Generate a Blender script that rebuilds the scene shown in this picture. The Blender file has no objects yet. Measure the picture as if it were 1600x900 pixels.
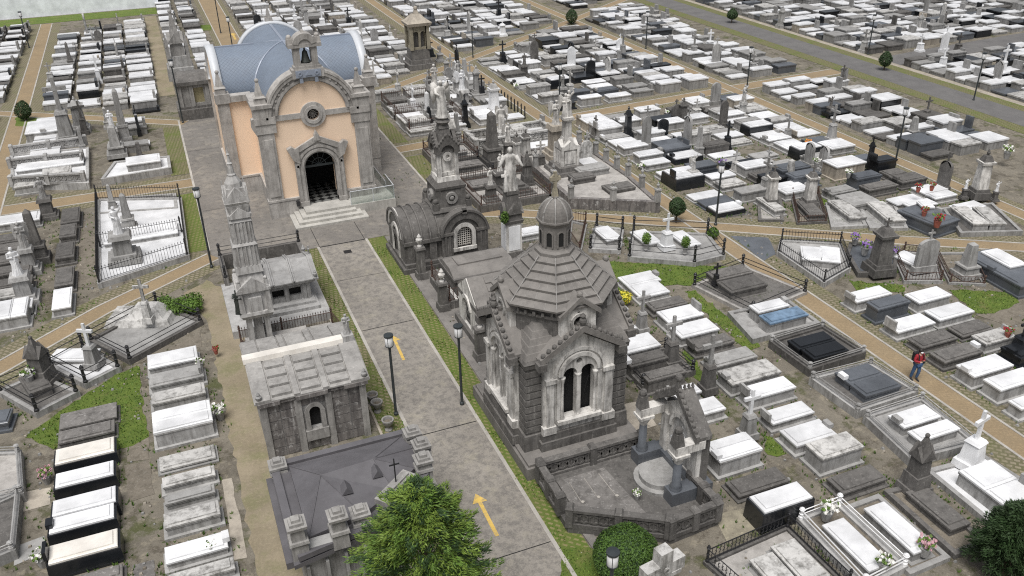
import bpy, math, random
from mathutils import Vector, Matrix
R = random.Random(11)
S = bpy.context.scene
COL = S.collection
pi = math.pi
# ------------------------------------------------------------------ camera
TH, RO, A0 = 0.500015, -0.0180684, math.atan2(.4, 1)
CAM = Vector((-8.0777, -47.3895, 22.4178))
FOC = 1357.24
_fw = Vector((0, math.cos(TH), -math.sin(TH))); _r = Vector((1, 0, 0)); _u = _r.cross(_fw)
_r2 = math.cos(RO)*_r + math.sin(RO)*_u; _u2 = -math.sin(RO)*_r + math.cos(RO)*_u
RM = Matrix.Rotation(-A0, 3, 'Z')
FW, RT, UP = RM @ _fw, RM @ _r2, RM @ _u2
def at(px, py, z=0.0):
    d = FW + RT*((px-800)/FOC) - UP*((py-450)/FOC)
    return CAM + d*((z-CAM.z)/d.z)
cd = bpy.data.cameras.new('camera'); cam = bpy.data.objects.new('camera', cd); COL.objects.link(cam)
cd.sensor_width = 36; cd.lens = FOC/1600*36; cd.clip_end = 3000; cd.clip_start = .5
cam.matrix_world = Matrix(((RT.x, UP.x, -FW.x, CAM.x), (RT.y, UP.y, -FW.y, CAM.y), (RT.z, UP.z, -FW.z, CAM.z), (0, 0, 0, 1)))
S.camera = cam
S.render.engine = 'CYCLES'; S.cycles.use_denoising = False; S.cycles.filter_width = 1.15; S.cycles.max_bounces = 6
S.view_settings.view_transform = 'Standard'; S.view_settings.look = 'None'; S.view_settings.exposure = 0
# ------------------------------------------------------------------ sky and sun (overcast)
w = bpy.data.worlds.new("World"); S.world = w; w.use_nodes = True
nt = w.node_tree; nt.nodes.clear()
sky = nt.nodes.new('ShaderNodeTexSky'); sky.sky_type = 'NISHITA'; sky.sun_disc = False
SUN_EL, SUN_AZ = math.radians(66), math.radians(215)
sky.sun_elevation = SUN_EL; sky.sun_rotation = SUN_AZ
sky.air_density = 1.0; sky.dust_density = 3.0
hs = nt.nodes.new('ShaderNodeHueSaturation'); hs.inputs['Saturation'].default_value = .3
bg = nt.nodes.new('ShaderNodeBackground'); bg.inputs['Strength'].default_value = .095
wo = nt.nodes.new('ShaderNodeOutputWorld')
nt.links.new(sky.outputs[0], hs.inputs['Color']); nt.links.new(hs.outputs[0], bg.inputs[0]); nt.links.new(bg.outputs[0], wo.inputs[0])
sl = bpy.data.lights.new('sun', 'SUN'); sl.energy = 3.05; sl.angle = math.radians(32); sl.color = (1, .975, .945)
so = bpy.data.objects.new('sun', sl); COL.objects.link(so)
sd = Vector((math.sin(SUN_AZ)*math.cos(SUN_EL), math.cos(SUN_AZ)*math.cos(SUN_EL), math.sin(SUN_EL)))
so.rotation_euler = sd.to_track_quat('Z', 'Y').to_euler(); so.location = (0, 0, 60)
# ------------------------------------------------------------------ materials
def newmat(name):
    m = bpy.data.materials.new(name); m.use_nodes = True
    t = m.node_tree; b = t.nodes['Principled BSDF']
    return m, t, b
def N(t, ty, **k):
    n = t.nodes.new(ty)
    for a, v in k.items():
        if a in n.inputs: n.inputs[a].default_value = v
        else: setattr(n, a, v)
    return n
def rgba(c): return (c[0], c[1], c[2], 1)
def mixc(t, fac, a, b, mode='MIX'):
    n = t.nodes.new('ShaderNodeMix'); n.data_type = 'RGBA'; n.blend_type = mode
    for i, v in ((0, fac), (6, a), (7, b)):
        if hasattr(v, 'links') or isinstance(v, bpy.types.NodeSocket): t.links.new(v, n.inputs[i])
        else: n.inputs[i].default_value = v if i == 0 else rgba(v)
    return n.outputs[2]
def mth(t, op, a, b=None, clamp=False):
    n = t.nodes.new('ShaderNodeMath'); n.operation = op; n.use_clamp = clamp
    for i, v in ((0, a), (1, b)):
        if v is None: continue
        if isinstance(v, bpy.types.NodeSocket): t.links.new(v, n.inputs[i])
        else: n.inputs[i].default_value = v
    return n.outputs[0]
def ramp(t, src, lo, hi):
    n = t.nodes.new('ShaderNodeMapRange'); n.clamp = True
    n.inputs[1].default_value = lo; n.inputs[2].default_value = hi
    t.links.new(src, n.inputs[0]); return n.outputs[0]
def pos(t): return t.nodes.new('ShaderNodeNewGeometry').outputs['Position']
def noise(t, vec, scale, detail=5, rough=.6, sx=None):
    if sx:
        mp = t.nodes.new('ShaderNodeMapping'); mp.inputs['Scale'].default_value = sx
        t.links.new(vec, mp.inputs['Vector']); vec = mp.outputs[0]
    n = t.nodes.new('ShaderNodeTexNoise'); n.inputs['Scale'].default_value = scale
    n.inputs['Detail'].default_value = detail; n.inputs['Roughness'].default_value = rough
    t.links.new(vec, n.inputs['Vector']); return n.outputs[0]
def bump(t, b, h, st, dist=.02):
    n = t.nodes.new('ShaderNodeBump'); n.inputs['Strength'].default_value = st; n.inputs['Distance'].default_value = dist
    t.links.new(h, n.inputs['Height']); t.links.new(n.outputs[0], b.inputs['Normal'])
def stone(name, base, dark, light, stain=.5, pale=.3, streak=.5, rough=.85, bs=.35, fine=9, var=.25):
    """weathered stone: broad tone, dark stain patches, pale lichen, rain streaks on the sides"""
    m, t, b = newmat(name); p = pos(t)
    c = mixc(t, ramp(t, noise(t, p, .9, 6), .35, .65), tuple(x*.82 for x in base), tuple(x*1.12 for x in base))
    n2 = noise(t, p, fine*.35, 8, .72)
    c = mixc(t, mth(t, 'MULTIPLY', ramp(t, n2, .47, .66), stain), c, dark)
    n3 = noise(t, p, fine, 7, .75)
    c = mixc(t, mth(t, 'MULTIPLY', ramp(t, n3, .55, .68), pale), c, light)
    g = t.nodes.new('ShaderNodeNewGeometry'); sx = t.nodes.new('ShaderNodeSeparateXYZ'); t.links.new(g.outputs['Normal'], sx.inputs[0])
    vert = ramp(t, mth(t, 'ABSOLUTE', sx.outputs[2]), .6, .25)
    n4 = noise(t, p, 1.0, 5, .7, (5, 5, .55))
    c = mixc(t, mth(t, 'MULTIPLY', mth(t, 'MULTIPLY', ramp(t, n4, .45, .68), streak), vert), c, dark)
    n5 = noise(t, p, 1.0, 4, .7, (4, 4, .4))
    c = mixc(t, mth(t, 'MULTIPLY', mth(t, 'MULTIPLY', ramp(t, n5, .6, .72), pale), vert), c, light)
    oi = t.nodes.new('ShaderNodeObjectInfo')
    v = t.nodes.new('ShaderNodeHueSaturation'); t.links.new(c, v.inputs['Color'])
    t.links.new(mth(t, 'ADD', mth(t, 'MULTIPLY', oi.outputs['Random'], var), 1-var*.5), v.inputs['Value'])
    t.links.new(v.outputs[0], b.inputs['Base Color'])
    b.inputs['Roughness'].default_value = rough
    bump(t, b, n3, bs, .03)
    return m
def plain(name, col, rough=.6, metal=0, nz=.15, sc=4):
    m, t, b = newmat(name); p = pos(t)
    c = mixc(t, ramp(t, noise(t, p, sc, 5), .3, .7), tuple(x*(1-nz) for x in col), tuple(min(1, x*(1+nz)) for x in col))
    t.links.new(c, b.inputs['Base Color']); b.inputs['Roughness'].default_value = rough; b.inputs['Metallic'].default_value = metal
    return m
M = {}
M['white'] = stone('white_marble', (.765, .77, .78), (.5, .5, .49), (.88, .88, .88), .1, .2, .3, .35, .04, 6, .16)
M['cream'] = stone('cream_marble', (.77, .735, .675), (.5, .42, .34), (.85, .84, .8), .12, .35, .2, .35, .04, 3, .1)
M['stained'] = stone('stained_marble', (.52, .51, .49), (.10, .095, .085), (.76, .76, .74), .8, .5, .75, .7, .2, 8)
M['grey'] = stone('grey_stone', (.34, .335, .325), (.13, .125, .115), (.55, .55, .53), .5, .3, .75, .8, .2, 8, .35)
M['lgrey'] = stone('pale_grey_stone', (.385, .38, .37), (.14, .133, .125), (.62, .62, .61), .45, .3, .8, .75, .15, 8, .3)
M['beige'] = stone('beige_stone', (.43, .385, .32), (.14, .12, .10), (.6, .57, .5), .5, .3, .7, .85, .25, 8, .25)
M['dark'] = stone('dark_weathered_stone', (.135, .128, .12), (.045, .042, .04), (.40, .385, .36), .6, .42, .6, .9, .35, 9, .4)
M['black'] = stone('black_granite', (.016, .018, .021), (.012, .012, .014), (.05, .05, .055), .2, .15, .1, .22, .02, 12, .3)
M['slate'] = stone('slate_blue_granite', (.12, .13, .145), (.06, .065, .075), (.2, .21, .225), .3, .3, .3, .25, .03, 14, .35)
M['mauso'] = stone('mausoleum_brown_stone', (.145, .137, .128), (.045, .042, .039), (.50, .48, .45), .6, .34, .55, .9, .4, 6, .22)
M['mroof'] = stone('stone_roof_slabs', (.21, .197, .183), (.10, .093, .087), (.34, .315, .285), .5, .25, .4, .9, .4, 6, .15)
M['mwhite'] = stone('limewashed_stone', (.66, .64, .605), (.10, .093, .085), (.78, .76, .73), .55, .5, .8, .85, .35, 5, .2)
M['mstreak'] = stone('streaked_rusticated_stone', (.20, .185, .175), (.055, .05, .05), (.62, .61, .59), .7, .7, .8, .9, .4, 4, .1)
M['pgrey'] = stone('pavilion_grey_stone', (.31, .30, .285), (.11, .104, .098), (.6, .58, .55), .5, .4, .6, .85, .25, 7, .15)
M['cgrey'] = stone('chapel_grey_stone', (.42, .40, .375), (.16, .148, .135), (.58, .56, .535), .5, .3, .6, .9, .35, 7, .12)
M['kerb'] = stone('kerb_concrete', (.44, .415, .375), (.22, .2, .18), (.58, .56, .52), .4, .3, .3, .9, .1, 8, .1)
M['steps'] = stone('step_granite', (.46, .445, .41), (.2, .195, .17), (.62, .61, .58), .3, .3, .5, .8, .1, 9, .1)
M['iron'] = plain('black_iron', (.02, .02, .022), .5)
M['rust'] = plain('rusty_iron', (.075, .045, .035), .8, 0, .5, 9)
M['lampm'] = plain('lamp_post_paint', (.035, .042, .045), .45)
M['lampw'] = plain('lamp_diffuser', (.82, .82, .82), .35, 0, .02)
M['stucco'] = stone('peach_stucco', (.86, .62, .43), (.76, .52, .34), (.87, .65, .47), .08, .15, .15, .9, .04, 4, .03)
M['stucco'] = plain('peach_stucco', (.86, .66, .49), .9, 0, .035, .6)
M['darkm'] = stone('lichened_dark_slab', (.185, .175, .165), (.06, .056, .052), (.58, .56, .54), .75, .45, .6, .9, .3, 7, .25)
M['spire'] = stone('pale_spire_stone', (.45, .44, .425), (.16, .15, .14), (.64, .62, .6), .55, .4, .75, .9, .3, 7, .1)
M['lead'] = stone('lead_sheet', (.125, .12, .128), (.085, .08, .085), (.19, .185, .19), .5, .25, .3, .6, .12, 3, .06)
M['rim'] = plain('pale_zinc_rim', (.60, .62, .645), .45, .0, .06, 1.5)
M['void'] = plain('dark_interior', (.012, .012, .012), .9)
M['amber'] = plain('amber_glass', (.33, .29, .17), .4, 0, .3, 5)
M['blue'] = plain('blue_tarpaulin', (.16, .24, .34), .5, 0, .4, 2)
M['wood'] = plain('bare_wood_board', (.35, .26, .17), .8, 0, .4, 6)
M['gold'] = plain('gilt_bronze', (.45, .33, .12), .5, .3)
M['bronze'] = plain('dark_bronze', (.045, .05, .045), .45, .4, .3)
M['terra'] = plain('red_brick_clay', (.32, .10, .07), .8, 0, .3)
M['lichen'] = stone('lichened_stone', (.31, .28, .21), (.13, .115, .09), (.52, .47, .33), .6, .6, .3, .9, .3, 6, .1)
M['yellow'] = stone('yellow_road_paint', (.66, .45, .11), (.25, .22, .17), (.74, .56, .2), .75, .2, 0, .85, .1, 16, 0)
M['wall'] = stone('whitewashed_wall', (.88, .91, .96), (.5, .5, .5), (.85, .85, .87), .12, .1, .1, .8, .02, 3, .05)
M['soil'] = stone('rubble_soil', (.20, .175, .14), (.08, .07, .05), (.4, .38, .34), .6, .5, .3, .95, .6, 9, .2)
M['skin'] = plain('skin', (.55, .36, .27), .6, 0, .05)
M['hair'] = plain('dark_hair', (.02, .015, .012), .6)
M['jacket'] = plain('red_jacket', (.32, .02, .03), .8, 0, .25, 9)
M['jeans'] = plain('blue_jeans', (.06, .12, .24), .85, 0, .3, 12)
M['mask'] = plain('white_cloth_mask', (.75, .75, .76), .7, 0, .05)
M['strap'] = plain('black_nylon', (.02, .02, .022), .7)
M['trunk'] = plain('bark', (.09, .065, .045), .9, 0, .4, 8)
def leafmat(name, col, tr=.25):
    m, t, b = newmat(name); p = pos(t)
    oi = noise(t, p, 1.3, 4, .6); n = noise(t, p, 14, 2)
    c = mixc(t, ramp(t, oi, .35, .65), tuple(x*.6 for x in col), tuple(x*1.25 for x in col))
    c = mixc(t, ramp(t, n, .4, .7), c, tuple(x*1.5 for x in col))
    t.links.new(c, b.inputs['Base Color']); b.inputs['Roughness'].default_value = .7
    b.inputs['Transmission Weight'].default_value = 0
    b.inputs['Subsurface Weight'].default_value = 0
    return m
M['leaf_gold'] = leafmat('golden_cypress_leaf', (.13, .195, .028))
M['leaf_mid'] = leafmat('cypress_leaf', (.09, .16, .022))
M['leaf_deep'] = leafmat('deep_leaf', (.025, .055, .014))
M['leaf_dark'] = leafmat('dark_topiary_leaf', (.022, .045, .012))
M['leaf_bush'] = leafmat('clipped_bush_leaf', (.055, .11, .014))
M['leaf_yel'] = leafmat('yellow_blossom', (.62, .55, .05))
for n_, c_ in (('fl_white', (.75, .74, .7)), ('fl_red', (.30, .025, .03)), ('fl_pink', (.5, .3, .33)), ('fl_purple', (.25, .15, .4)), ('fl_orange', (.6, .22, .05))):
    M[n_] = plain(n_.replace('fl_', 'petals_'), c_, .8, 0, .3, 20)
# glass
def glassmat():
    m, t, b = newmat('clear_glass')
    tr = t.nodes.new('ShaderNodeBsdfTransparent'); tr.inputs[0].default_value = (.86, .9, .89, 1)
    gl = t.nodes.new('ShaderNodeBsdfGlossy'); gl.inputs['Roughness'].default_value = .05
    mx = t.nodes.new('ShaderNodeMixShader'); mx.inputs[0].default_value = .16
    t.links.new(tr.outputs[0], mx.inputs[1]); t.links.new(gl.outputs[0], mx.inputs[2])
    t.links.new(mx.outputs[0], t.nodes['Material Output'].inputs[0]); return m
M['glass'] = glassmat()
# ---- ground materials
def ground_mat():
    m, t, b = newmat('packed_earth'); p = pos(t)
    c = mixc(t, ramp(t, noise(t, p, .35, 6), .35, .65), (.14, .125, .099), (.22, .197, .158))
    c = mixc(t, mth(t, 'MULTIPLY', ramp(t, noise(t, p, 1.1, 7, .75), .49, .58), .8), c, (.085, .072, .054))
    c = mixc(t, mth(t, 'MULTIPLY', ramp(t, noise(t, p, 1.9, 7, .75), .54, .62), .6), c, (.30, .265, .2))
    c = mixc(t, mth(t, 'MULTIPLY', ramp(t, noise(t, p, .55, 6, .7), .54, .64), .75), c, (.075, .088, .024))
    n = noise(t, p, 14, 8, .8)
    c = mixc(t, mth(t, 'MULTIPLY', ramp(t, n, .55, .7), .5), c, (.44, .41, .36))
    c = mixc(t, mth(t, 'MULTIPLY', ramp(t, n, .45, .3), .6), c, (.075, .065, .05))
    t.links.new(c, b.inputs['Base Color']); b.inputs['Roughness'].default_value = .95; bump(t, b, n, .5, .05); return m
def grass_mat(name, ca, cb, dirt=.3, daisies=True):
    m, t, b = newmat(name); p = pos(t); n = noise(t, p, 22, 6, .8)
    c = mixc(t, ramp(t, noise(t, p, 1.2, 6, .7), .35, .65), ca, cb)
    c = mixc(t, mth(t, 'MULTIPLY', ramp(t, n, .5, .3), .75), c, tuple(x*.35 for x in ca))
    c = mixc(t, mth(t, 'MULTIPLY', ramp(t, n, .55, .75), .5), c, tuple(x*1.7 for x in cb))
    c = mixc(t, mth(t, 'MULTIPLY', ramp(t, noise(t, p, .8, 6, .75), .53, .66), dirt), c, (.20, .155, .075))
    if daisies:
        vo = t.nodes.new('ShaderNodeTexVoronoi'); vo.inputs['Scale'].default_value = 4.5; t.links.new(p, vo.inputs['Vector'])
        d = mth(t, 'LESS_THAN', vo.outputs['Distance'], .07)
        c = mixc(t, mth(t, 'MULTIPLY', d, ramp(t, noise(t, p, .5, 3), .45, .6)), c, (.75, .75, .7))
    t.links.new(c, b.inputs['Base Color']); b.inputs['Roughness'].default_value = .95; bump(t, b, n, .8, .06); return m
def pave_mat(name, ca, cb, joint, sc, bw=.5, bh=.25, mort=.02, jmix=.6, rot=0, blot=.0, blotc=(0, 0, 0), moss=0.0):
    m, t, b = newmat(name); p = pos(t)
    mp = t.nodes.new('ShaderNodeMapping'); mp.inputs['Rotation'].default_value = (0, 0, rot); t.links.new(p, mp.inputs[0])
    br = t.nodes.new('ShaderNodeTexBrick'); br.inputs['Scale'].default_value = sc; br.inputs['Mortar Size'].default_value = mort
    br.inputs['Brick Width'].default_value = bw; br.inputs['Row Height'].default_value = bh
    br.inputs['Color1'].default_value = rgba(ca); br.inputs['Color2'].default_value = rgba(cb)
    br.inputs['Mortar'].default_value = rgba(tuple(j*jmix+(1-jmix)*a for j, a in zip(joint, ca))); t.links.new(mp.outputs[0], br.inputs['Vector'])
    c = br.outputs['Color']; n = noise(t, p, 9, 8, .75)
    c = mixc(t, mth(t, 'MULTIPLY', ramp(t, noise(t, p, .7, 6), .4, .65), .45), c, tuple(x*.62 for x in ca))
    if blot: c = mixc(t, mth(t, 'MULTIPLY', ramp(t, noise(t, p, .45, 7, .72), .46, .6), blot), c, blotc)
    if moss: c = mixc(t, mth(t, 'MULTIPLY', ramp(t, noise(t, p, .6, 7, .75), .48, .62), moss), c, (.105, .14, .025))
    c = mixc(t, mth(t, 'MULTIPLY', ramp(t, n, .52, .68), .35), c, tuple(min(1, x*1.6) for x in ca))
    c = mixc(t, mth(t, 'MULTIPLY', ramp(t, n, .46, .3), .45), c, tuple(x*.45 for x in ca))
    t.links.new(c, b.inputs['Base Color']); b.inputs['Roughness'].default_value = .92; bump(t, b, n, .3, .02); return m
def asphalt_mat():
    m, t, b = newmat('worn_concrete_paving'); p = pos(t)
    c = mixc(t, ramp(t, noise(t, p, .3, 6), .35, .65), (.235, .215, .19), (.31, .285, .25))
    n0 = noise(t, p, 2.6, 8, .78)
    c = mixc(t, mth(t, 'MULTIPLY', ramp(t, n0, .46, .57), .62), c, (.125, .117, .11))
    c = mixc(t, mth(t, 'MULTIPLY', ramp(t, noise(t, p, .9, 8, .75), .52, .66), .6), c, (.36, .33, .26))
    n = noise(t, p, 16, 8, .8)
    c = mixc(t, mth(t, 'MULTIPLY', ramp(t, n, .5, .7), .35), c, (.42, .4, .35))
    c = mixc(t, mth(t, 'MULTIPLY', ramp(t, n, .47, .3), .5), c, (.09, .08, .075))
    t.links.new(c, b.inputs['Base Color']); b.inputs['Roughness'].default_value = .9; bump(t, b, n, .3, .03); return m
def plaza_mat():
    m, t, b = newmat('plaza_concrete'); p = pos(t)
    c = mixc(t, ramp(t, noise(t, p, .25, 6), .35, .65), (.165, .153, .14), (.235, .217, .195))
    c = mixc(t, mth(t, 'MULTIPLY', ramp(t, noise(t, p, .8, 8, .75), .5, .62), .6), c, (.31, .28, .235))
    c = mixc(t, mth(t, 'MULTIPLY', ramp(t, noise(t, p, 2.2, 8, .78), .5, .6), .5), c, (.095, .088, .08))
    n = noise(t, p, 14, 8, .8)
    c = mixc(t, mth(t, 'MULTIPLY', ramp(t, n, .5, .7), .3), c, (.36, .34, .3))
    c = mixc(t, mth(t, 'MULTIPLY', ramp(t, n, .47, .3), .4), c, (.08, .075, .07))
    t.links.new(c, b.inputs['Base Color']); b.inputs['Roughness'].default_value = .9; bump(t, b, n, .25, .03); return m
M['earth'] = ground_mat()
M['grass'] = grass_mat('lawn_grass', (.085, .135, .02), (.14, .195, .03), .5)
M['strip'] = pave_mat('grass_grid_pavers', (.225, .19, .115), (.25, .21, .13), (.08, .105, .02), 1, .28, .2, .05, .9, pi/4, 0, (0, 0, 0), .85)
M['mossgrid'] = pave_mat('mossy_grid_pavers', (.215, .195, .085), (.24, .21, .10), (.085, .135, .015), 1, .28, .2, .06, .95, pi/4, 0, (0, 0, 0), .8)
M['dullgrid'] = pave_mat('dry_grid_pavers', (.25, .215, .155), (.28, .24, .17), (.11, .105, .05), 1, .3, .22, .05, .9, pi/4, .35, (.17, .15, .1), .25)
M['ochre'] = pave_mat('ochre_block_paving', (.325, .243, .145), (.30, .225, .135), (.22, .165, .1), 1, .3, .15, .02, .5, .3, .3, (.24, .195, .13))
M['sand'] = pave_mat('sandy_alley', (.29, .245, .17), (.31, .26, .185), (.24, .2, .14), .1, .5, .25, .001, .3, 0, .4, (.19, .155, .1), .34)
M['avenue'] = asphalt_mat(); M['plaza'] = plaza_mat()
M['road'] = pave_mat('grey_asphalt_road', (.145, .14, .138), (.16, .155, .15), (.17, .17, .17), .2, .5, .25, .001, .3)
M['checker'] = None
def checker():
    m, t, b = newmat('checkered_floor_tiles'); c = t.nodes.new('ShaderNodeTexChecker'); c.inputs['Scale'].default_value = 2.6
    mp = t.nodes.new('ShaderNodeMapping'); mp.inputs['Rotation'].default_value = (0, 0, pi/4); t.links.new(pos(t), mp.inputs[0]); t.links.new(mp.outputs[0], c.inputs[0])
    c.inputs[1].default_value = (.2, .2, .19, 1); c.inputs[2].default_value = (.02, .02, .02, 1)
    t.links.new(c.outputs[0], b.inputs['Base Color']); b.inputs['Roughness'].default_value = .4; return m
M['checker'] = checker()
def scales():
    m, t, b = newmat('zinc_scale_roof'); uv = t.nodes.new('ShaderNodeUVMap'); p = pos(t)
    mp = t.nodes.new('ShaderNodeMapping'); mp.inputs['Rotation'].default_value = (0, 0, pi/4); mp.inputs['Scale'].default_value = (5.5, 5.5, 1)
    t.links.new(uv.outputs[0], mp.inputs[0])
    br = t.nodes.new('ShaderNodeTexBrick'); br.offset = 0; br.inputs['Scale'].default_value = 1; br.inputs['Brick Width'].default_value = 1; br.inputs['Row Height'].default_value = 1
    br.inputs['Mortar Size'].default_value = .05; br.inputs['Mortar Smooth'].default_value = .5
    br.inputs['Color1'].default_value = (.18, .215, .27, 1); br.inputs['Color2'].default_value = (.195, .235, .29, 1); br.inputs['Mortar'].default_value = (.125, .15, .19, 1)
    t.links.new(mp.outputs[0], br.inputs[0])
    c = mixc(t, mth(t, 'MULTIPLY', ramp(t, noise(t, p, .6, 6), .4, .68), .5), br.outputs[0], (.22, .265, .335))
    c = mixc(t, mth(t, 'MULTIPLY', ramp(t, noise(t, p, 3, 6), .5, .7), .25), c, (.17, .18, .2))
    t.links.new(c, b.inputs['Base Color']); b.inputs['Roughness'].default_value = .62; b.inputs['Metallic'].default_value = .0
    bump(t, b, br.outputs['Fac'], .4, .03); return m
M['zinc'] = scales()
M['zincflat'] = plain('zinc_sheet', (.29, .325, .39), .45, .1, .12, 1)
# ------------------------------------------------------------------ mesh builder
class MB:
    def __init__(s): s.v = []; s.f = []; s.mi = []; s.M = Matrix.Identity(4); s.uv = {}
    def add(s, vs, fs, mi=0):
        o = len(s.v); s.v += [tuple(s.M @ Vector(v)) for v in vs]
        for f in fs: s.f.append(tuple(i+o for i in f)); s.mi.append(mi)
    def box(s, x0, x1, y0, y1, z0, z1, mi=0, bottom=False):
        vs = [(x0,y0,z0),(x1,y0,z0),(x1,y1,z0),(x0,y1,z0),(x0,y0,z1),(x1,y0,z1),(x1,y1,z1),(x0,y1,z1)]
        fs = [(4,5,6,7),(0,1,5,4),(1,2,6,5),(2,3,7,6),(3,0,4,7)]
        if bottom: fs.append((3,2,1,0))
        s.add(vs, fs, mi); return s
    def fr(s, cx, cy, z0, z1, w0, d0, w1, d1, mi=0):
        vs = [(cx+sx*w0/2, cy+sy*d0/2, z0) for sx, sy in ((-1,-1),(1,-1),(1,1),(-1,1))] + [(cx+sx*w1/2, cy+sy*d1/2, z1) for sx, sy in ((-1,-1),(1,-1),(1,1),(-1,1))]
        s.add(vs, [(4,5,6,7),(0,1,5,4),(1,2,6,5),(2,3,7,6),(3,0,4,7)], mi); return s
    def lathe(s, cx, cy, prof, n=12, mi=0, ph=0, cap=True):
        vs = []
        for r, z in prof:
            for k in range(n):
                a = ph+2*pi*k/n; vs.append((cx+r*math.cos(a), cy+r*math.sin(a), z))
        fs = []
        for i in range(len(prof)-1):
            for k in range(n):
                k2 = (k+1) % n; fs.append((i*n+k, i*n+k2, (i+1)*n+k2, (i+1)*n+k))
        if cap: fs.append(tuple((len(prof)-1)*n+k for k in range(n)))
        s.add(vs, fs, mi); return s
    def ball(s, c, r, n=8, mi=0, sz=1):
        s.lathe(c[0], c[1], [(max(.001, r*math.sin(pi*i/6)), c[2]-sz*r*math.cos(pi*i/6)) for i in range(7)], n, mi); return s
    def tube(s, pts, r, n=5, mi=0):
        pts = [Vector(p) for p in pts]; vs = []; fs = []
        for i, p in enumerate(pts):
            d = (pts[min(i+1, len(pts)-1)]-pts[max(i-1, 0)]).normalized()
            u = d.orthogonal().normalized() if abs(d.z) > .95 else d.cross(Vector((0,0,1))).normalized(); q = d.cross(u)
            rr = r[i] if isinstance(r, (list, tuple)) else r
            for k in range(n):
                a = 2*pi*k/n+.4; vs.append(tuple(p+rr*(math.cos(a)*u+math.sin(a)*q)))
        for i in range(len(pts)-1):
            for k in range(n):
                k2 = (k+1) % n; fs.append((i*n+k, (i+1)*n+k, (i+1)*n+k2, i*n+k2))
        fs.append(tuple(range(n))); fs.append(tuple((len(pts)-1)*n+k for k in reversed(range(n))))
        s.add(vs, fs, mi); return s
    def prism(s, poly, a, b, ax='y', mi=0):
        """poly in (x,z) swept along y, in (y,z) along x, or in (x,y) along z"""
        f = {'y': lambda p, t: (p[0], t, p[1]), 'x': lambda p, t: (t, p[0], p[1]), 'z': lambda p, t: (p[0], p[1], t)}[ax]
        n = len(poly); vs = [f(p, a) for p in poly]+[f(p, b) for p in poly]
        fs = [tuple(range(n)), tuple(n+k for k in reversed(range(n)))]+[(k, n+k, n+(k+1) % n, (k+1) % n) for k in range(n)]
        s.add(vs, fs, mi); return s
    def band(s, cx, cz, r1, r2, y0, y1, a0=0, a1=pi, n=16, mi=0, sx=1):
        """arched ring in the xz plane"""
        vs = []; fs = []
        for i in range(n+1):
            a = a0+(a1-a0)*i/n; c, q = math.cos(a), math.sin(a)
            vs += [(cx+r1*c*sx, y0, cz+r1*q), (cx+r2*c*sx, y0, cz+r2*q), (cx+r2*c*sx, y1, cz+r2*q), (cx+r1*c*sx, y1, cz+r1*q)]
        for i in range(n):
            o, p = i*4, i*4+4
            for k in range(4): fs.append((o+k, o+(k+1) % 4, p+(k+1) % 4, p+k))
        if abs(a1-a0) < 2*pi-.01: fs += [(0,1,2,3), (n*4+3,n*4+2,n*4+1,n*4)]
        s.add(vs, fs, mi); return s
    def wall(s, x0, x1, z0, top, ops=(), y=0, t=.3, mi=0, brk=(), back=True):
        """wall in the xz plane facing -y; ops: (cx, halfwidth, zb, zs[, 'flat'|'round'])"""
        tf = top if callable(top) else (lambda x: top)
        def lo(o, x):
            if len(o) > 4 and o[4] == 'round': return o[3]-math.sqrt(max(0, o[1]**2-(x-o[0])**2))
            return o[2]
        def hi(o, x):
            if len(o) > 4 and o[4] == 'flat': return o[3]
            return o[3]+math.sqrt(max(0, o[1]**2-(x-o[0])**2))
        xs = {x0, x1, *brk}
        for o in ops:
            for i in range(13): xs.add(round(o[0]-o[1]*math.cos(pi*i/12), 5))
        if callable(top):
            for i in range(25): xs.add(round(x0+(x1-x0)*i/24, 5))
        xs = sorted(x for x in xs if x0-1e-6 <= x <= x1+1e-6); vs = []; fs = []
        def q(a, b, za0, zb0, za1, zb1):
            if za1-za0 < 1e-5 and zb1-zb0 < 1e-5: return
            o = len(vs); vs.extend([(a, y, za0), (b, y, zb0), (b, y, zb1), (a, y, za1)]); fs.append((o, o+1, o+2, o+3))
        for a, b in zip(xs, xs[1:]):
            if b-a < 1e-5: continue
            mid = (a+b)/2; oo = sorted([o for o in ops if abs(mid-o[0]) < o[1]], key=lambda o: lo(o, mid))
            la = lb = z0
            for o in oo:
                q(a, b, la, lb, lo(o, a), lo(o, b)); la, lb = hi(o, a), hi(o, b)
            q(a, b, la, lb, tf(a), tf(b))
        for a, b in zip(xs, xs[1:]):
            o = len(vs); vs.extend([(a, y, tf(a)), (b, y, tf(b)), (b, y+t, tf(b)), (a, y+t, tf(a))]); fs.append((o, o+1, o+2, o+3))
        for x in (x0, x1):
            o = len(vs); vs.extend([(x, y, z0), (x, y, tf(x)), (x, y+t, tf(x)), (x, y+t, z0)]); fs.append((o, o+1, o+2, o+3))
        for o_ in ops:
            pr = [round(o_[0]-o_[1]*math.cos(pi*i/12), 5) for i in range(13)]
            path = [(x, hi(o_, x)) for x in pr]+([(x, lo(o_, x)) for x in reversed(pr)] if (len(o_) > 4 and o_[4] == 'round') or o_[2] > z0+.01 else [(pr[-1], z0)])
            if not ((len(o_) > 4 and o_[4] == 'round') or o_[2] > z0+.01): path = [(pr[0], z0)]+path
            for (a, za), (b, zb) in (zip(path, path[1:]+path[:1]) if path[0][1] != z0 else zip(path, path[1:])):
                o = len(vs); vs.extend([(a, y, za), (b, y, zb), (b, y+t, zb), (a, y+t, za)]); fs.append((o, o+1, o+2, o+3))
        s.add(vs, fs, mi); return s
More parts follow.
